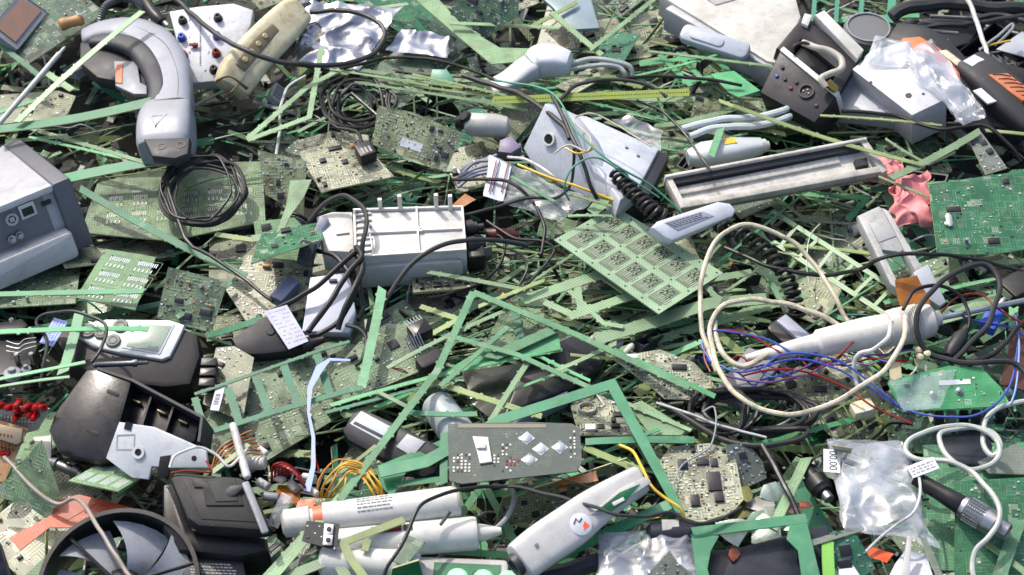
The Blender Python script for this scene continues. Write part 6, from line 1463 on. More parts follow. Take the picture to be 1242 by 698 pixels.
# thermometer
F = rect((640, 694), (792, 602), (618, 662), 70, 74, 84)
t = thing(F, 'ear_thermometer', 'white thermometer shaped device with open green display window and red logo', 'thermometer', mark=(700, 640, 'the white thermometer'))
tw_ = plast('therm_white', (208, 207, 204), .36, .2)
m = MB(F); m.swp([(634, 680, -2, 22, 16), (656, 663, 0, 23, 18), (690, 640, 1, 23, 18), (716, 620, 0, 21, 17), (746, 600, -2, 18, 15), (774, 584, -3, 16, 13)], 4, 28, 5); m.build('casing', tw_, t)
m = MB(F)
m.prism(F.poly([(716, 624), (752, 593), (784, 578), (790, 586), (762, 604), (738, 622)], 18), 6, 19, 1); m.build('window_frame', tw_, t)
m = MB(F); m.prism(F.poly([(722, 621), (752, 597), (776, 587), (758, 610), (740, 622)], 20), 17, 20, .4); wn = m.build('display_window', EMER, t)
m = MB(F); m.prism(F.poly([(742, 610), (756, 603), (758, 607), (745, 614)], 21), 19, 21, .4); m.build('display_chip', white, wn)
x, y = F.uv(705, 636, 20); m = MB(F); m.lathe((x, y, 17), (x, y, 20), [(0, 12), (2.4, 12), (3, 11)], 28); lg = m.build('logo_disc', plast('logo_white', (206, 210, 216), .4, .15), t)
m = MB(F); m.prism([(x-1, y-7), (x+7, y-6), (x+5, y+1), (x+1, y-2)], 19.8, 20.3); m.build('logo_red', plast('logo_orange', (214, 84, 50), .4, .1), lg)
m = MB(F); m.tube([(x-7, y+4, 20.2), (x-2, y+8, 20.3), (x-1, y+3, 20.3), (x+4, y+5, 20.2)], .7, 6); m.build('logo_line', navy, lg)
x, y = F.uv(651, 661, 19); m = MB(F); m.box(x-2, x+2, y-1.4, y+1.4, 17.6, 18.6); m.build('reset_mark', mgrey, t)
a = F.uv(628, 684, -2); m = MB(F); d = (Vector(F.uv(620, 690, -2))-Vector(a)).normalized(); m.lathe((a[0], a[1], -2), (a[0]+d.x, a[1]+d.y, -2), [(0, 13), (6, 12), (6.2, 8), (3, 7)], 24); m.build('nozzle', dgrey, t)
cable('taped_wire', 'white wire with black tape crossing over the white thermometer', 'wire', [(598, 588, 76), (640, 594, 86), (690, 606, 96), (740, 622, 104), (780, 626, 96), (812, 622, 86), (840, 634, 80), (870, 630, 76), (898, 616, 74)], 1.9, rubg)
cable('yellow_wire', 'single yellow wire running down beside the window end of the white thermometer', 'wire', [(752, 539, 76), (768, 548, 80), (778, 566, 86), (790, 590, 88), (808, 604, 84), (824, 616, 80), (830, 628, 72)], 1.7, yellm)
cable('black_wire', 'thin black wire from the lower cylinder up to the four pad board', 'wire', [(464, 706, 78), (470, 688, 86), (486, 664, 92), (504, 624, 96), (524, 604, 96), (560, 594, 92), (600, 590, 82), (640, 588, 80)], 2.1, rubber)
cable('thin_wire', 'dark thin wire under the four pad board ending in an orange tip', 'wire', [(600, 584, 60), (640, 578, 70), (680, 580, 80), (716, 592, 80)], 1, rubber)
F = axis((534, 636), 100, (546, 620), 100); MB(F).rbox(0, F.L, -1.6, 1.6, -3, 0, 1, .8).build('cable_tie', black, None, 'small black knot on the thin black wire over the upper white cylinder', 'cable tie')
# emerald triangle frames
F = rect((470, 590), (830, 625), (480, 545), 80, 76, 96)
F = flat(660, 540, 72, 0, 0, 0)
frame('green_frame', 'big emerald triangular frame with its apex in the lower centre', F, [[(460, 572), (516, 560), (610, 508), (742, 466), (782, 540), (826, 622)]], [[16, 15, 14, 13, 12, 10]], pcbm('bright_emerald', (46, 122, 84), dens=0, dark=.85, tr=.1), nub=False, rng=rs)
MARK.append((742, 480, 'the apex of the emerald triangle'))
F = flat(500, 560, 58); m = MB(F); m.oprism([(456, 566), (540, 532), (542, 546), (494, 570), (476, 602), (462, 590)], -1.6, 0); m.build('board_offcut', EMER, None, 'emerald forked offcut left of the four pad board', 'board offcut')
EM2 = MAT['bright_emerald']
rail('level emerald rail behind the right end of the four pad board', (706, 536), (838, 534), 60, 56, 11, EM2, nub=False)
rail('emerald rail leading from under the thermometer to the chip board corner', (660, 682), (820, 608), 42, 66, 15, EM2, nub=False)
rail('short emerald upright rail at the left edge of the four pad board', (538, 586), (539, 526), 66, 70, 10, EM2, nub=False)
rail('thin emerald rail below the forked offcut, touching the four pad board', (478, 588), (544, 580), 60, 62, 8, EMER, nub=False)
rail('thin emerald rail crossing under the apex end of the thermometer', (626, 600), (800, 520), 50, 50, 5, MINT)
rail('yellowish dotted rail right of the board in the triangle', (712, 544), (782, 572), 58, 56, 10, LIME)
F = flat(800, 510, 44); m = MB(F); m.oprism([(762, 492), (778, 486), (834, 520), (826, 528), (790, 528)], -1.6, 0); m.build('board_offcut', PALE, None, 'pale pointed offcut right of the board in the triangle', 'board offcut')
rail('long pale dotted rail ending at the tangled black coil', (740, 480), (838, 522), 52, 46, 6, PALE)
# chip board right bottom
F = rect((820, 634), (900, 630), (808, 542), 42)
o_ = [Vector(F.uv(*p, 0)) for p in ((866, 585), (828, 564), (843, 608), (872, 604), (866, 562), (882, 556))]
t = board('circuit_board', 'pale densely packed board with several large grey chips right of the emerald triangle', F, [(800, 560), (812, 542), (860, 538), (890, 546), (902, 606), (888, 622), (850, 634), (822, 626)], GREYB, cr, 3, 420,
          big=[(o_[0].x, o_[0].y, 15, 24), (o_[1].x, o_[1].y, 11, 12), (o_[2].x, o_[2].y, 10, 14), (o_[3].x, o_[3].y, 10, 12), (o_[4].x, o_[4].y, 8, 10)], mark=(855, 585, 'the packed chip board'))
F = rect((890, 590), (936, 580), (880, 548), 32)
board('circuit_board', 'plainer olive grey board behind the right edge of the packed chip board', F, [(890, 600), (930, 580), (925, 560), (906, 536), (880, 540)], SLATE, cr, 1, 90)
# bottom frame right
F = flat(910, 660, 66, 0, 3, 0)
m = MB(F)
def gp(pts): return F.poly(pts)
m.prism(gp([(838, 640), (976, 623), (980, 634), (842, 652)]), -1.8, 0)
m.prism(gp([(976, 623), (1000, 720), (975, 720), (968, 668), (954, 654), (958, 636)]), -1.95, -.15)
m.prism(gp([(838, 648), (872, 650), (862, 668), (858, 690), (866, 720), (848, 720)]), -2.1, -.3)
m.build('green_frame', EM2, None, 'emerald frame with rounded corners at the bottom right of centre', 'board frame'); MARK.append((910, 650, 'the rounded emerald frame'))
F = flat(930, 690, 40, 0, 10, 0); m = MB(F); m.oprism([(840, 664), (870, 668), (900, 664), (1004, 636), (1010, 720), (850, 724)], -2.4, 0, .4); m.build('dark_sheet', plast('sheet_slate', (58, 66, 78), .3, .3), None, 'dark slate plastic sheet behind the rounded emerald frame', 'sheet')
rail('bright lime stub rail at the bottom edge right of the rounded emerald frame', (1006, 710), (1004, 656), 52, 58, 15, plast('lime_bright', (112, 176, 66), .45, .2), nub=False)
# clear dark bag bottom middle
F = flat(780, 690, 56); m = sheet(F, [(722, 716), (860, 716), (838, 650), (728, 646)], 0, rg, 34, 24, amp=9, sc=.03, bulge=3); m.build('clear_bag', clearm('clear_film4', body=.3), None, 'crumpled clear bag at the bottom edge right of the white thermometer', 'bag', sharp=60)
MARK.append((780, 680, 'the bottom clear bag'))
F = axis((784, 650), 50, (836, 650), 50); t = thing(F, 'black_cylinder', 'black cylinder with a round white mark above the bottom clear bag', 'cylinder'); MB(F).lathe((0, 0, 0), (1, 0, 0), [(0, 9), (4, 14), (44, 15), (50, 13)], 26).build('body', navy, t)
m = MB(F); m.loft([(16, 4, 14, 7, .6, 1, 0), (34, 4, 14, 7, .6, 1, 0)], 2, 14); m.build('white_mark', lgrey, t)
cable('thick_cable', 'thick blue black cable curving under the thermometer along the bottom edge', 'cable', [(640, 706, 34), (690, 692, 40), (740, 682, 40), (800, 688, 34), (840, 700, 30)], 10, navy)
F = rect((780, 710), (850, 712), (790, 676), 66, 66, 76); board('circuit_board', 'grey brown board with white lettering at the bottom edge over the clear bag', F, [(770, 714), (862, 716), (822, 682), (812, 668)], SLATE, cr, 1, 30)
# shiny wafers
wf = random.Random(77)
for k, (px, py, r_, c) in enumerate([(902, 618, 16, (205, 196, 120)), (925, 610, 17, (226, 216, 206)), (940, 598, 15, (190, 206, 200)), (918, 636, 15, (170, 200, 170)), (936, 628, 16, (214, 220, 200)), (958, 616, 15, (216, 150, 130)), (960, 634, 14, (170, 196, 180)), (906, 600, 11, (196, 190, 110)), (930, 646, 22, (214, 222, 216)), (890, 642, 22, (196, 206, 196)), (976, 612, 7, (180, 90, 70)), (890, 672, 8, (205, 90, 70))]):
    F = flat(px, py, 30+k*1.5, wf.uniform(0, 90), wf.uniform(-16, 22), wf.uniform(-16, 16)); m = MB(F); pts = []
    for i in range(8):
        a = 2*math.pi*(i+wf.uniform(-.25, .25))/8; q = r_*wf.uniform(.6, 1.15); pts.append((q*math.cos(a)*1.2, q*math.sin(a)*.8))
    m.prism(pts, -1, 0, .3)
    m.build('shiny_foil_piece', plast('iridescent%d' % k, tuple(x*.8 for x in c), .14, .5, metal=.55, bump=.3, dirtc=(90, 120, 90)), None, 'glossy %s foil piece between chip board and black plug, %s' % (['mustard', 'pearl', 'pale aqua', 'mint', 'cream', 'salmon', 'sea green', 'olive', 'silver white', 'grey green', 'red', 'coral'][k], ['leftmost', 'upper middle', 'under the rail', 'lower', 'central', 'right hand', 'lower right', 'topmost', 'under the emerald frame', 'inside the emerald frame', 'beside the plug', 'low inside the frame'][k]), 'foil piece', group='glossy foil pieces')
rail('broad pale olive plank over the glossy foil pieces', (938, 640), (978, 556), 46, 52, 13, PALE, nub=False)
cable('black_lead', 'black lead running down between the glossy foil pieces and the plug', 'cable', [(924, 540, 58), (940, 568, 60), (958, 604, 60), (974, 636, 54)], 3.4, rubber)
# plug connector
F = axis((976, 566), 40, (1006, 606), 44); t = thing(F, 'jack_plug', 'black ribbed plug with a silver tip left of the big clear bag', 'plug', mark=(992, 590, 'the ribbed black plug'))
MB(F).lathe((0, 0, 0), (1, 0, 0), [(0, 7), (2, 9), (6, 9), (7, 7), (20, 8), (22, 13), (36, 13), (38, 11), (42, 10)], 26).build('plug_body', black, t)
MB(F).lathe((42, 0, 0), (60, 0, 0), [(0, 6), (10, 6), (11, 5)], 20).build('metal_tip', steel, t)
# ================================================================ BOTTOM RIGHT
F = flat(1060, 600, 52, 0, -6, 4); t = thing(F, 'clear_bag', 'large crumpled clear plastic bag with a printed paper tag inside', 'bag', mark=(1065, 600, 'the big clear bag'))
m = sheet(F, [(1022, 640), (1132, 664), (1092, 534), (1006, 536)], 0, rg, 46, 46, amp=12, sc=.024, bulge=7); m.build('clear_film', clearm('clear_film5', body=.3), t, sharp=60)
G = flat(1010, 558, 62, 84); m = MB(F).use(G); m.box(-17, 14, -8, 10, -.6, 0); m.build('paper_tag', paper, t)
o2 = text(G, '00,00', -1, 0, .15, 12, 180, ink, t); o2.data.transform(F.I @ G.M)
F = rect((1006, 545), (1036, 548), (1010, 536), 64); MB(F).oprism([(1008, 540), (1034, 544), (1032, 550), (1012, 548)], -1, 0).build('cream_strip', creamc, None, 'cream strip lying on the top edge of the big clear bag', 'strip')
F = flat(1010, 690, 40)
# big green board right
F = rect((1134, 690), (1260, 694), (1120, 540), 8, 8, 20)
t = board('circuit_board', 'large green board with round pads under the metal cable connector at the lower right', F, [(1120, 690), (1262, 700), (1262, 536), (1120, 540)], pcbm('mid_green_board', (58, 112, 76), dens=.3, dark=.8, tr=.6), cr, 2, 70, mark=(1180, 640, 'the large lower right board'))
for px, py in ((1193, 608), (1227, 605), (1215, 646), (1187, 660), (1228, 560), (1180, 575)):
    x, y = F.uv(px, py, 0); MB(F).ring(x, y, 0, .8, 2, 5, 18).build('round_pad', solder, t)
F = rect((1160, 690), (1262, 690), (1160, 592), 22); board('circuit_board', 'thinner green board stacked on the large lower right board', F, [(1158, 700), (1262, 704), (1262, 578), (1158, 584)], pcbm('mid_green_board', (58, 112, 76)), cr, 0, 50)
F = rect((1168, 560), (1220, 560), (1160, 522), 22); MB(F).oprism([(1140, 530), (1190, 518), (1204, 540), (1196, 566), (1150, 562)], -1.6, 0, .4).build('smoked_film', plast('smoked_blue', (54, 62, 74), .2, .2), None, 'smoky blue film under the white cable loop at the lower right', 'film')
F = flat(1220, 560, 30); MB(F).oprism([(1186, 560), (1232, 538), (1262, 560), (1262, 576), (1200, 574)], -1.6, 0).build('board_offcut', SLATE, None, 'grey green wedge offcut at the right border inside the white cable loop', 'board offcut')
# green board with screws
F = rect((1094, 500), (1206, 494), (1080, 462), 48, 48, 58)
t = board('circuit_board', 'bright green board with white sticker and two screws under clear film at the right', F, [(1094, 500), (1226, 492), (1214, 470), (1190, 446), (1150, 444), (1100, 456), (1076, 464)], pcbm('fresh_green_board', (56, 134, 84), dens=.12, dark=.85, tr=.5), cr, 1, 60, mark=(1150, 475, 'the screwed green board'))
x, y = F.uv(1158, 464, 0); MB(F).box(x-18, x+18, y-3, y+3, 0, .5).build('sticker', paper, t)
for px, py in ((1131, 479), (1163, 475), (1223, 476)):
    x, y = F.uv(px, py, 0); MB(F).lathe((x, y, 0), (x, y, 5), [(0, 4.5), (1.5, 4.5), (1.6, 3), (4.5, 3), (5, 2)], 14).build('screw', steel, t)
F = flat(1110, 475, 60, 0, 4, 0); sheet(F, [(1096, 500), (1140, 494), (1160, 448), (1078, 462)], 0, rg, 20, 16, amp=2.5, sc=.04).build('clear_film', clearm('clear_film6', body=.2), None, 'clear film over the left half of the screwed green board', 'film', sharp=50)
m = None
for k in range(6):
    F = flat(1140+k*15, 503-k*.6, 34); MB(F).rbox(-5, 5, -6, 6, -14, 0, 1.5, 1).build('small_part', [dgrey, mgrey, black][k % 3], None, ['first', 'second', 'third', 'fourth', 'fifth', 'sixth'][k]+' dark block from the left in the row below the screwed green board', 'component', group='dark blocks below the green board')
# bnc
F = axis((1110, 580), 60, (1212, 640), 58)
t = thing(F, 'cable_connector', 'black cable with a knurled silver connector lying on the large lower right board', 'connector', mark=(1180, 620, 'the silver cable connector'))
L = F.L; MB(F).lathe((0, 0, 0), (1, 0, 0), [(0, 8), (30, 9), (40, 10), (58, 11), (60, 10)], 22).build('cable_boot', black, t)
pr_ = [(58, 12), (62, 13)]
for k in range(8): pr_ += [(63+k*2.6, 13.6), (64.4+k*2.6, 12.6)]
pr_ += [(85, 12.6), (86, 14.5), (98, 14.5), (99, 12)]
m = MB(F); m.lathe((0, 0, 0), (1, 0, 0), pr_, 30)
for k in range(22):
    a = 2*math.pi*k/22; m.tube([(64, 13.4*math.cos(a), 13.4*math.sin(a)), (84, 13.4*math.cos(a), 13.4*math.sin(a))], .8, 5)
m.build('knurled_nut', steel, t); MB(F).lathe((99, 0, 0), (120, 0, 0), [(0, 10), (14, 10), (15, 8.6), (8, 8)], 26).build('bayonet_tip', steel, t)
# white cables
cable('white_cable', 'white cable looping twice above the silver cable connector', 'cable', [(1242+16, 486, 50), (1215, 494, 54), (1196, 510, 54), (1192, 534, 56), (1202, 552, 58), (1213, 540, 60), (1202, 524, 62), (1170, 519, 62), (1140, 528, 62), (1150, 556, 62), (1176, 570, 62), (1204, 560, 62), (1211, 540, 62), (1196, 524, 64), (1160, 516, 64), (1110, 530, 64), (1098, 545, 62), (1112, 556, 64), (1148, 560, 68), (1180, 574, 70), (1206, 604, 76), (1212, 630, 76), (1200, 652, 70), (1182, 668, 60), (1178, 690, 52), (1186, 716, 50)], 2.9, plast('cable_greywhite', (184, 190, 184), .4, .25), mark=(1160, 530, 'the white double loop'))
cable('white_cable', 'thin grey white cable hanging over the big clear bag to the bottom', 'cable', [(1114, 574, 68), (1116, 600, 78), (1108, 622, 80), (1088, 636, 76), (1070, 650, 60), (1050, 670, 50)], 1.6, whitec)
F = axis((1104, 574), 72, (1136, 562), 76); t = thing(F, 'cable_tag', 'small white printed tag folded around the thin white cable', 'tag'); MB(F).box(0, F.L, -7, 9, -.8, 0).build('tag_paper', paper, t); m = MB(F); print_lines(m, 2, F.L-2, -5, 6, 0, 3, pr, 2.4); m.build('printed_marks', mgrey, t)
F = flat(1100, 640, 60, 0, 0, 0)
frame('green_frame', 'grey green angular frame at the lower right standing over the big clear bag', F, [[(980, 660), (1106, 622), (1146, 712)]], [7, 13, 12][:3], SLATE, nub=False, rng=rs)
F = rect((990, 710), (1060, 700), (980, 650), 34); board('circuit_board', 'small teal board with silver parts between emerald frame and big clear bag', F, [(990, 662), (1030, 710), (1062, 690), (1040, 650), (1012, 644)], TEAL, cr, 2, 80)
F = flat(1100, 690, 44, 10, -8, 6); m = sheet(F, [(1070, 712), (1130, 706), (1122, 674), (1098, 668)], 0, rg, 18, 14, amp=5); m.build('paper_scrap', paper, None, 'crumpled white paper scrap at the bottom edge below the grey green frame', 'paper', sharp=50)
F = flat(1036, 696, 44, 30, -8, 6); m = MB(F); m.oprism([(1012, 662), (1024, 670), (1048, 706), (1020, 712)], -1, 0); m.build('white_card', paper, None, 'white pointed card between the lime stub and the small teal board', 'card')
F = axis((1098, 706), 64, (1104, 650), 70); MB(F).prism([(0, -4), (F.L, -2), (F.L, 3), (0, 5)], -4, 0, .8).build('grey_bracket_arm', lgrey, None, 'light grey plastic arm standing up from the white paper scrap', 'plastic part')
F = flat(1066, 668, 44, 20, 10, -8); m = sheet(F, [(1050, 676), (1076, 684), (1084, 672), (1058, 664)], 0, rg, 12, 8, amp=3); m.build('orange_film', MAT['film_orange'], None, 'orange film scrap below the big clear bag', 'film', sharp=50)
rail('pale dotted plank running from the bottom edge up along the large lower right board', (1208, 712), (1252, 592), 40, 44, 17, MINTD)
rail('pale rail in the bottom right corner crossing the dotted plank', (1170, 640), (1256, 704), 34, 40, 9, PALE)
# hydrometer handle
F = axis((900, 436), 56, (1150, 384), 66)
t = thing(F, 'wand_handle', 'white tapered wand handle with a ribbed collar and metal rod in the right centre', 'wand', mark=(1050, 405, 'the white wand handle'))
L = F.L; ww = plast('wand_white', (214, 211, 203), .36, .25)
MB(F).lathe((0, 0, 0), (1, 0, 0), [(4, 4), (20, 6), (60, 10), (88, 12), (92, 16), (150, 19), (176, 18)], 30).build('shaft', ww, t)
pr_ = [(174, 17), (176, 21), (186, 22)]
for k in range(9): pr_ += [(188+k*3, 22.4), (189.6+k*3, 21)]
pr_ += [(216, 21), (228, 19), (232, 14), (233, 9), (240, 8)]
MB(F).lathe((0, 0, 0), (1, 0, 0), pr_, 36).build('ribbed_collar', ww, t)
MB(F).lathe((236, 0, 0), (L+130, 0, 0), [(0, 3.4), (110, 3.4), (112, 2.4), (128, 1)], 14).build('metal_rod', steel, t)
# cream cables
cable('cream_cable', 'cream cable rising from the wand past the twelve cell panel', 'cable', [(870, 452, 56), (852, 404, 66), (849, 360, 74), (856, 316, 80), (878, 284, 84), (912, 274, 82), (956, 290, 74), (990, 324, 66), (1014, 362, 62), (1030, 392, 56), (1050, 404, 44)], 2.9, creamc, mark=(852, 340, 'the upper cream cable arc'))
cable('cream_cable', 'thick cream cable making a big loop left of the wand handle', 'cable', [(1098, 384, 92), (1092, 420, 96), (1064, 456, 86), (1010, 488, 72), (960, 504, 64), (910, 492, 62), (876, 456, 64), (862, 410, 66), (870, 378, 70), (902, 364, 72), (950, 368, 72), (990, 380, 66), (1022, 398, 56), (1034, 408, 44)], 3.0, creamc, mark=(900, 480, 'the big cream cable loop'))
cable('cream_cable', 'cream cable from the wand shaft curling left under the big cream cable loop', 'cable', [(930, 430, 62), (900, 444, 62), (878, 432, 64), (868, 410, 64), (866, 390, 62)], 3.2, creamc)
cable('white_wire', 'white wire arching beside the wand handle collar into the gap below', 'wire', [(1042, 470, 50), (1036, 448, 62), (1042, 430, 78), (1060, 424, 86), (1076, 410, 96), (1082, 390, 98)], 2.6, whitec)
# red/blue wires
for k, (P_, mt, lab) in enumerate([
  ([(862, 440, 60), (852, 420, 62), (858, 404, 64), (884, 402, 66), (930, 412, 66), (960, 428, 66)], bluem, 'blue wire curving around the lower left of the cream cables'),
  ([(862, 452, 58), (854, 430, 60), (864, 406, 64), (880, 400, 66), (912, 408, 66), (950, 430, 64)], redm, 'red wire following the blue wire around the cream cables'),
  ([(868, 440, 58), (900, 452, 60), (960, 436, 60), (1010, 446, 58), (1050, 468, 54), (1100, 498, 56), (1160, 506, 62), (1200, 496, 64), (1224, 468, 62), (1234, 420, 60), (1232, 380, 60)], bluem, 'long blue wire sagging below the screwed green board and rising at the right border'),
  ([(900, 456, 58), (960, 448, 60), (1020, 468, 56), (1060, 494, 54), (1106, 514, 54)], redm, 'red wire running along the long blue wire under the wand handle'),
  ([(926, 446, 74), (950, 430, 80), (1000, 432, 76), (1040, 452, 66), (1090, 492, 58)], bluem, 'blue wire crossing over the thin end of the wand handle'),
  ([(880, 456, 56), (930, 464, 56), (990, 456, 56), (1040, 480, 54)], plast('wire_violet', (100, 60, 120), .4, .2), 'violet wire under the thin end of the wand handle'),
  ([(1130, 392, 70), (1160, 362, 70), (1190, 358, 72), (1212, 376, 72), (1240, 392, 68)], redm, 'red wire arching right of the wand collar toward the border'),
  ([(1152, 376, 66), (1180, 388, 60), (1220, 396, 56), (1246, 410, 50)], bluem, 'blue wire passing below the metal rod at the right border'),
  ([(1234, 400, 60), (1236, 430, 60), (1232, 470, 58), (1226, 490, 56)], plast('wire_lightblue', (90, 130, 190), .4, .2), 'light blue wire hanging near the right border'),
  ([(1010, 440, 70), (1030, 420, 72), (1044, 404, 60)], redm, 'short red wire beside the wand shaft')]):
    cable('signal_wire', lab, 'wire', P_, 1.25, mt)
MARK.append((880, 410, 'the red and blue wires'))
wr = random.Random(19)
for k in range(9):
    x0, y0 = 866+k*17, 446+wr.uniform(-10, 8); P_ = [(x0, y0, 48)]
    for j in range(5): P_.append((P_[-1][0]+wr.uniform(12, 30), P_[-1][1]+wr.uniform(-13, 16), 50+wr.uniform(-6, 12)))
    cable('signal_wire', '%s thin %s wire counted from the left in the tangle below the wand' % (['first', 'second', 'third', 'fourth', 'fifth', 'sixth', 'seventh', 'eighth', 'ninth'][k], ['blue', 'dark red', 'violet'][k % 3]), 'wire', P_, 1.1, [bluem, redm, MAT['wire_violet']][k % 3], group='thin wires tangled below the wand')
# black cables right
cable('black_cable', 'black cable looping round the wand collar and back from the right', 'cable', [(1255, 470, 60), (1230, 440, 66), (1180, 440, 66), (1130, 432, 62), (1112, 400, 80), (1122, 362, 96), (1160, 330, 92), (1196, 322, 86), (1212, 346, 84), (1200, 390, 76), (1172, 420, 66), (1150, 448, 56), (1140, 470, 44)], 3.2, rubg, mark=(1190, 330, 'the black loop at the wand'))
cable('black_cable', 'thinner black cable ring just inside the black loop at the wand', 'cable', [(1096, 376, 96), (1110, 352, 96), (1140, 346, 90), (1166, 360, 80), (1176, 392, 70), (1164, 420, 58)], 2.2, rubber)
cable('black_cable', 'long black cable crossing level from the lower spiral cord over the U bracket', 'cable', [(880, 300, 54), (930, 322, 60), (990, 334, 60), (1040, 328, 62), (1066, 314, 80), (1110, 308, 88), (1160, 312, 74), (1210, 320, 64), (1256, 336, 56)], 2.4, rubber)
cable('black_cable', 'dark cable curving through the right border near the connector plug', 'cable', [(1178, 440, 60), (1210, 426, 66), (1236, 396, 66), (1256, 372, 60)], 3, rubber)
F = axis((1226, 348), 60, (1258, 330), 60); t = thing(F, 'square_plug', 'black square plug with a metal face at the right border', 'plug'); MB(F).rbox(-6, F.L, -16, 16, -22, 0, 3, 2).build('plug_body', black, t)
MB(F).box(-7, -5, -10, 6, -14, -4).build('metal_face', steel, t)
F = axis((1196, 396), 56, (1212, 366), 58); t = thing(F, 'blue_plug', 'bright blue plastic plug with a white pin near the right border', 'plug'); MB(F).rbox(0, F.L*.8, -11, 9, -14, 0, 3, 2).build('plug_body', plast('blue_bright', (38, 78, 170), .35, .15), t); MB(F).tube([(F.L*.8, 0, -4), (F.L*1.15, -4, 2)], 2.2, 10).build('pin', white, t)
F = axis((1150, 432), 60, (1174, 396), 66); MB(F).lathe((0, 0, 0), (1, 0, 0), [(0, 5), (8, 9), (30, 9), (40, 5), (44, 5)], 20).build('inline_plug', rubg, None, 'dark inline plug lying under the ring of black cable right of the wand', 'plug')
# black coil low centre right
cable('coiled_cable', 'flat oval coil of black cable under the bottom of the big cream loop', 'cable', coilpts(914, 502, 26, 66, 30, 4.6, random.Random(4), dz=3.4, j=.1)+[W(980, 520, 50), W(960, 536, 54), W(915, 540, 54), W(870, 530, 50), W(800, 490, 44)], 3.2, rubg, k=3, mark=(915, 505, 'the oval black coil'))
cable('coiled_cable', 'smaller black turns at the left of the oval black coil', 'cable', coilpts(872, 500, 40, 34, 32, 2.4, random.Random(6), dz=4, j=.15), 2.4, rubber, k=3)
cable('bare_wire', 'straight white stripped wire pointing down right left of the oval black coil', 'wire', [(796, 489, 48), (850, 508, 50), (900, 524, 52), (930, 532, 52)], 1.6, whitec)
cable('thin_wire', 'thin grey wire dangling down from the oval black coil to the packed chip board', 'wire', [(852, 500, 60), (866, 494, 64), (868, 516, 60), (862, 540, 54), (848, 552, 52), (826, 566, 52), (814, 596, 54)], 1, greyc)
# grey connectors right middle
F = axis((944, 384), 40, (986, 420), 36); t = thing(F, 'grey_latch', 'grey rectangular latch in a black frame above the thin end of the wand', 'latch', mark=(965, 400, 'the grey latch')); MB(F).rbox(0, F.L+8, -22, 14, -16, -2, 8, 3).build('black_frame', black, t); MB(F).rbox(4, F.L, -8, 8, -6, 3, 2, 1.5).build('grey_insert', plast('latch_grey', (140, 144, 160), .4, .25), t)
F = axis((885, 486), 20, (928, 430), 28); t = thing(F, 'grey_module', 'flat grey module inside the big cream cable loop', 'module'); MB(F).rbox(0, F.L, -22, 22, -12, 0, 3, 2).build('module_body', plast('module_grey', (104, 104, 112), .5, .35), t); MB(F).rbox(8, F.L-14, -14, 12, -1, 1.4, 2, .5).build('module_plate', mgrey, t)
for k, (A, B) in enumerate([((944, 386), (990, 428)), ((934, 418), (962, 470))]):
    F = axis(A, 24, B, 20); MB(F).rbox(0, F.L, -6, 6, -6, 0, 2, 1).build('plastic_strut', blackm, None, ['black plastic arm behind the grey latch', 'black plastic arm right of the flat grey module'][k], 'plastic part')
F = rect((930, 470), (1000, 474), (930, 440), 18); board('circuit_board', 'olive board under the thin end of the wand handle', F, [(930, 462), (1000, 492), (1050, 490), (1040, 470), (970, 444)], OLIVE, cr, 3, 120)
F = flat(1048, 492, 40, 20); t = thing(F, 'white_header', 'small white header block above the big clear bag, amid the wires', 'connector'); MB(F).rbox(-14, 12, -8, 9, -14, 0, 2, 1.5).build('header_body', cream, t); MB(F).box(-7, 6, -9, -3, -10, 1).build('white_insert', white, t)
F = flat(1118, 430, 62); t = thing(F, 'knob_cluster', 'tiny white flower shaped knob hanging below the wand collar', 'knob')
for k in range(3): MB(F).lathe((6*math.cos(k*2.1), 6*math.sin(k*2.1), -3), (6*math.cos(k*2.1), 6*math.sin(k*2.1), 5), [(0, 4), (6, 4.4), (8, 2)], 14).build('lobe', cream, t)
cable('thin_white_wire', 'thin white wire loop from the tiny flower knob to the gap below', 'wire', [(1118, 434, 58), (1110, 450, 54), (1100, 462, 46), (1112, 476, 46), (1124, 462, 50), (1122, 442, 58)], 1.2, whitec)
F = rect((1080, 470), (1104, 474), (1084, 440), 34); board('paper_card', 'cream card strip standing below the wand collar', F, [(1080, 468), (1096, 474), (1092, 440), (1078, 438)], cream, cr, 0, 0, cat='card')
F = axis((1228, 470), 30, (1242, 400), 30); MB(F).prism([(0, -14), (F.L, -16), (F.L, 12), (0, 14)], -1.6, 0).build('board_offcut', plast('redbrown_board', (120, 64, 48), .4, .3), None, 'red brown board piece at the right border behind the light blue wire', 'board offcut')
rail('broad pale olive plank at the right centre under the metal rod', (1092, 398), (1256, 352), 22, 30, 26, PALE, nub=False)
# ================================================================ loose pieces packed between the big ones
fr_ = random.Random(2024)
FILL = []
def near(px, py, skip=0):
    q = sorted(MARK, key=lambda m: (m[0]-px)**2+((m[1]-py)*1.15)**2)
    m = q[min(skip, len(q)-1)]; dx, dy = px-m[0], (py-m[1])*1.15
    if math.hypot(dx, dy) < 34: return 'beside '+m[2]
    if abs(dx) > 1.7*abs(dy): return ('right of ' if dx > 0 else 'left of ')+m[2]
    if abs(dy) > 1.7*abs(dx): return ('below ' if dy > 0 else 'above ')+m[2]
    return ('below ' if dy > 0 else 'above ')+('right of ' if dx > 0 else 'left of ')+m[2]
def place():
    r = fr_.random()
    if r < .24: return fr_.uniform(430, 900), fr_.uniform(325, 490)
    if r < .46: return fr_.uniform(480, 1140), fr_.uniform(60, 235)
    if r < .62: return fr_.uniform(380, 860), fr_.uniform(480, 700)
    if r < .80: return fr_.uniform(860, 1242), fr_.uniform(230, 698)
    return fr_.uniform(-60, 1300), fr_.uniform(-40, 740)
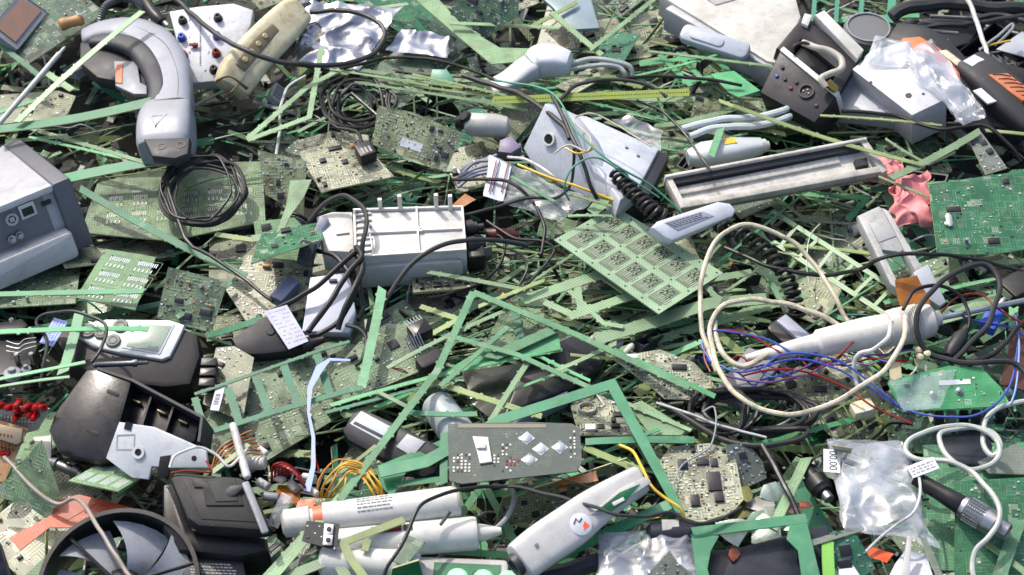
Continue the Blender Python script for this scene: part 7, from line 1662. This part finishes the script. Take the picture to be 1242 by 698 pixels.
def fframe(px, py, h, ang, tilt, roll):
    return Fr(Matrix.Translation(W(px, py, h)) @ Matrix.Rotation(R(ang), 4, 'Z') @ Matrix.Rotation(R(-tilt), 4, 'Y') @ Matrix.Rotation(R(roll), 4, 'X'))
railm = [('pale green', PALE, 32), ('hatched pale green', PALEH, 12), ('mint green', MINT, 20), ('dotted mint green', MINTD, 14), ('emerald green', EMER, 5), ('teal green', TEAL, 5), ('yellow green', LIME, 16), ('grey green', SLATE, 5)]
for i in range(366):
    px, py = place()
    if px > 1080 and py < 150 and fr_.random() < .85: continue
    if 480 < px < 1140 and py < 240: ang = fr_.gauss(-6, 16)
    elif 430 < px < 900 and py < 490: ang = fr_.gauss(14, 24)
    else: ang = fr_.uniform(-90, 90) if fr_.random() < .55 else fr_.gauss(10, 25)
    L = fr_.choice([50, 80, 110, 150, 200, 260])*fr_.uniform(.8, 1.15); wd = fr_.choice([2.2, 3, 3.5, 4.5, 5.5, 7, 8, 11]); h = fr_.uniform(-30, 14)
    nm, mt, _ = fr_.choices(railm, [r[2] for r in railm])[0]
    F = fframe(px, py, h, ang, fr_.gauss(0, 5), fr_.gauss(0, 22)); m = MB(F); th = 1.5
    if fr_.random() < .16 and L > 90:      # bent corner piece
        a2 = R(fr_.choice([55, 90, 120])*fr_.choice([-1, 1])); l2 = fr_.uniform(30, 90)
        A, B = m.ribbon([(-L/2, 0), (L/2, 0), (L/2+l2*math.cos(a2), l2*math.sin(a2))], wd, -th, 0); shape = 'bent rail'
    elif fr_.random() < .08 and L > 90:    # ladder
        wd = min(wd, 6); A, B = m.ribbon([(-L/2, 0), (L/2, 0)], wd, -th, 0); m.ribbon([(-L/2, 34), (L/2, 34)], wd, -th, 0); x = -L/2+12
        while x < L/2-8: m.ribbon([(x, wd/2), (x+fr_.uniform(-3, 3), 34-wd/2)], wd*.8, -th+.1, -.1); x += 30
        shape = 'ladder rail'
    else:
        A, B = m.lath(-L/2, L/2, wd, wd*fr_.choice([1, 1, .8, .4]), th, fr_, fr_.gauss(0, .035)*L, fr_.gauss(0, .02)*L); shape = 'rail'
        if fr_.random() < .6: m.lnubs(A, B, th, fr_)
    if shape != 'rail' and fr_.random() < .6: m.nubs(A, B, -th, 0, fr_)
    o = m.build('board_rail', mt, None, None, 'board offcut', '%s board rails in the heap' % nm)
    FILL.append((o, [o], ('short' if L < 75 else 'long' if L > 170 else 'medium')+(' narrow' if wd < 4 else ' wide' if wd > 7.5 else ''), nm+' '+shape, ang))
bm_ = [('moss green', MOSS, 20), ('olive', OLIVE, 16), ('dark green', DARKG, 26), ('grey green', GREYB, 16), ('pale green', PALE, 6), ('teal green', TEAL, 8), ('deep green', DEEPG, 12)]
for i in range(120):
    px, py = place() if i % 2 else (fr_.uniform(-60, 1300), fr_.uniform(-30, 740)); h = fr_.uniform(-34, 4); a, b = fr_.uniform(22, 70), fr_.uniform(18, 48)
    nm, mt, _ = fr_.choices(bm_, [r[2] for r in bm_])[0]; ang = fr_.uniform(-90, 90)
    F = fframe(px, py, h, ang, fr_.gauss(0, 9), fr_.gauss(0, 9)); c = fr_.uniform(0, .5)
    poly = [(-a, -b), (a, -b*fr_.uniform(.7, 1)), (a, b*(1-c)), (a*(1-c), b), (-a, b)]
    t = board('loose_board', None, F, None, mt, fr_, fr_.randint(1, 5), 50, group='%s boards buried in the heap' % nm, local=poly)
    FILL.append((t, list(t.children), ('small' if a < 38 else 'large' if a > 56 else 'medium'), nm+' board', ang))
for i in range(90):      # thin wires and fibre threads
    px, py = place(); 
    if px > 1080 and py < 150: continue
    ang = fr_.gauss(0, .5) if fr_.random() < .6 else fr_.uniform(0, 6.3); L = fr_.uniform(40, 150)
    nm, mt = fr_.choice([('pale green', PALE), ('yellow green', LIME), ('mint', MINT), ('white', whitec), ('grey', greyc), ('teal', tealm), ('black', rubber), ('copper', copper)])
    c = W(px, py, 0); pts = []; cv = fr_.uniform(-1, 1); x, y = c.x, c.y; zz = fr_.uniform(-12, 22)
    for k in range(6):
        pts.append(Vector((x, y, (zz+fr_.uniform(-5, 5)-(8 if k in (0, 5) else 0))*.001))); x += math.cos(ang)*L/6000; y += math.sin(ang)*L/6000; ang += cv*.25+fr_.uniform(-.15, .15)
    o = cable('loose_wire', None, 'wire', pts, fr_.uniform(.6, 1.1), mt, '%s thin wires in the heap' % nm, n=5, k=5)
    FILL.append((o, [o], 'short' if L < 75 else 'long' if L > 120 else 'medium', nm+' thin wire', math.degrees(ang) % 180-90))
cm_ = [('black', rubber, 30), ('dark grey', rubg, 25), ('grey', greyc, 10), ('white', whitec, 8), ('teal', tealm, 8), ('blue', bluem, 3), ('red', redm, 3), ('cream', creamc, 4)]
for i in range(70):
    px, py = (fr_.uniform(1020, 1300), fr_.uniform(-20, 200)) if i < 14 else place(); ang = fr_.uniform(0, 6.3); L = fr_.uniform(70, 190); nm, mt, _ = fr_.choices(cm_, [r[2] for r in cm_])[0]
    r_ = fr_.choice([1.1, 1.6, 2.2, 3]) if nm[0] in 'bdg' else 1.2; c = W(px, py, 0); pts = []; cv = fr_.uniform(-1.6, 1.6); x, y = c.x, c.y; zz = fr_.uniform(-14, 16)
    for k in range(7):
        pts.append(Vector((x, y, (zz+fr_.uniform(-9, 9)-(12 if k in (0, 6) else 0))*.001))); x += math.cos(ang)*L/7000; y += math.sin(ang)*L/7000; ang += cv*.33+fr_.uniform(-.25, .25)
    o = cable('loose_cable', None, 'cable', pts, r_, mt, '%s cables in the heap' % nm, n=7, k=6)
    FILL.append((o, [o], ('short' if L < 100 else 'long' if L > 150 else 'medium')+(' thin' if r_ < 1.5 else ' thick' if r_ > 2.5 else ''), nm+' cable piece', math.degrees(ang) % 180-90))
pm_ = [('black', blackm, 26), ('dark grey', dgrey, 22), ('mid grey', mgrey, 12), ('light grey', lgrey, 8), ('white', offw, 8), ('navy', navy, 8)]
for i in range(110):
    if i < 30: px, py = fr_.uniform(1040, 1300), fr_.uniform(-40, 190)
    else: px, py = place() if i % 2 else (fr_.uniform(-60, 1300), fr_.uniform(-30, 740))
    h = fr_.uniform(-26, 4); nm, mt, _ = fr_.choices(pm_, [r[2] for r in pm_])[0]; ang = fr_.uniform(-90, 90); k = fr_.random()
    F = fframe(px, py, h, ang, fr_.gauss(0, 14), fr_.gauss(0, 20)); a, b = fr_.uniform(10, 42), fr_.uniform(7, 20); ps = []
    t = thing(F, 'plastic_shell' if k < .45 else 'drum_part' if k < .7 else 'plastic_block', None, 'plastic part', '%s plastic fragments in the heap' % nm)
    if k < .45:
        m = MB(F); m.rbox(-a, a, -b, b, -4, -2, 4, .8); m.ribbon([(-a+1.2, -b+1.2), (a-1.2, -b+1.2), (a-1.2, b-1.2), (-a+1.2, b-1.2)], 2, -2, fr_.uniform(4, 12), True); m.build('shell', mt, t)
        m = MB(F); x = -a+8
        while x < a-5: m.box(x, x+1.2, -b+2.4, b-2.4, -2, 2); x += fr_.uniform(8, 16)
        m.build('ribs', mt, t); kind = 'ribbed plastic tray'
    elif k < .7:
        r_ = fr_.uniform(4, 12); L = a*1.6; MB(F).lathe((-L/2, 0, 0), (L/2, 0, 0), [(0, r_*.7), (1.5, r_), (L*.6, r_), (L*.6+.2, r_*.8), (L-1, r_*.8), (L, r_*.6)], 18).build('barrel', mt, t)
        MB(F).lathe((-L/2-4, 0, 0), (L/2, 0, 0), [(0, r_*.3), (6, r_*.34)], 10).build('shaft', dsteel, t); kind = 'plastic barrel'
    else:
        m = MB(F); m.rbox(-a*.6, a*.6, -b*.7, b*.7, -12, 0, 2.5, 1.2, 3); m.build('block', mt, t); m = MB(F); x = -a*.6+3
        while x < a*.6-3: m.box(x, x+1.6, -b*.5, b*.5, -.2, .25); x += 3.4
        m.build('grooves', black if nm[0] != 'b' else dgrey, t); kind = 'grooved plastic block'
    FILL.append((t, list(t.children), ('small' if a < 20 else 'large' if a > 34 else 'medium'), nm+' '+kind, ang))
# drop what the picture cannot show, describe the rest by what lies next to it
from mathutils.bvhtree import BVHTree
bpy.context.view_layer.update()
vs, fs, own, roots = [], [], [], {}
for o in S.objects:
    if o.type != 'MESH' or any(m and m.name.startswith('clear_film') for m in o.data.materials): continue
    r = o
    while r.parent: r = r.parent
    k = roots.setdefault(r.name, len(roots)); n = len(vs); Mx = o.matrix_world
    vs.extend([Mx @ v.co for v in o.data.vertices]); fs.extend([[n+i for i in p.vertices] for p in o.data.polygons]); own.extend([k]*len(o.data.polygons))
tree = BVHTree.FromPolygons(vs, fs)
cnt = {}
for iy in range(0, 698, 2):
    for ix in range(0, 1242, 2):
        loc, nn, idx, dist = tree.ray_cast(CAM, ray(ix+.5, iy+.5).normalized())
        if idx is not None:
            c = cnt.setdefault(own[idx], [0, 0, 0]); c[0] += 1; c[1] += ix; c[2] += iy
used = {}
for (root, meshes, size, what, ang) in FILL:
    c = cnt.get(roots[root.name], [0, 0, 0]); cx, cy = topx(root.matrix_world.translation)
    if -20 <= cx <= 1262 and -20 <= cy <= 718 and c[0] < 9:
        for o in meshes:
            if o is not root: bpy.data.objects.remove(o)
        bpy.data.objects.remove(root); continue
    if c[0]: cx, cy = c[1]/c[0], c[2]/c[0]
    slant = 'lying level' if abs(ang) < 14 else 'rising right' if 0 < ang < 68 else 'falling right' if -68 < ang < 0 else 'standing steep'
    lab = None
    for s_ in range(6):
        w_ = near(cx, cy, s_)
        for c_ in ('%s %s %s' % (size, what, w_), '%s %s %s %s' % (size, what, slant, w_)):
            if lab is None and c_ not in used and 4 <= len(c_.split()) <= 16: lab = c_
    used[lab] = 1; root['label'] = lab or '%s %s %s' % (size, what, near(cx, cy))
SEEN = {r: cnt.get(k, [0])[0] for r, k in roots.items()}
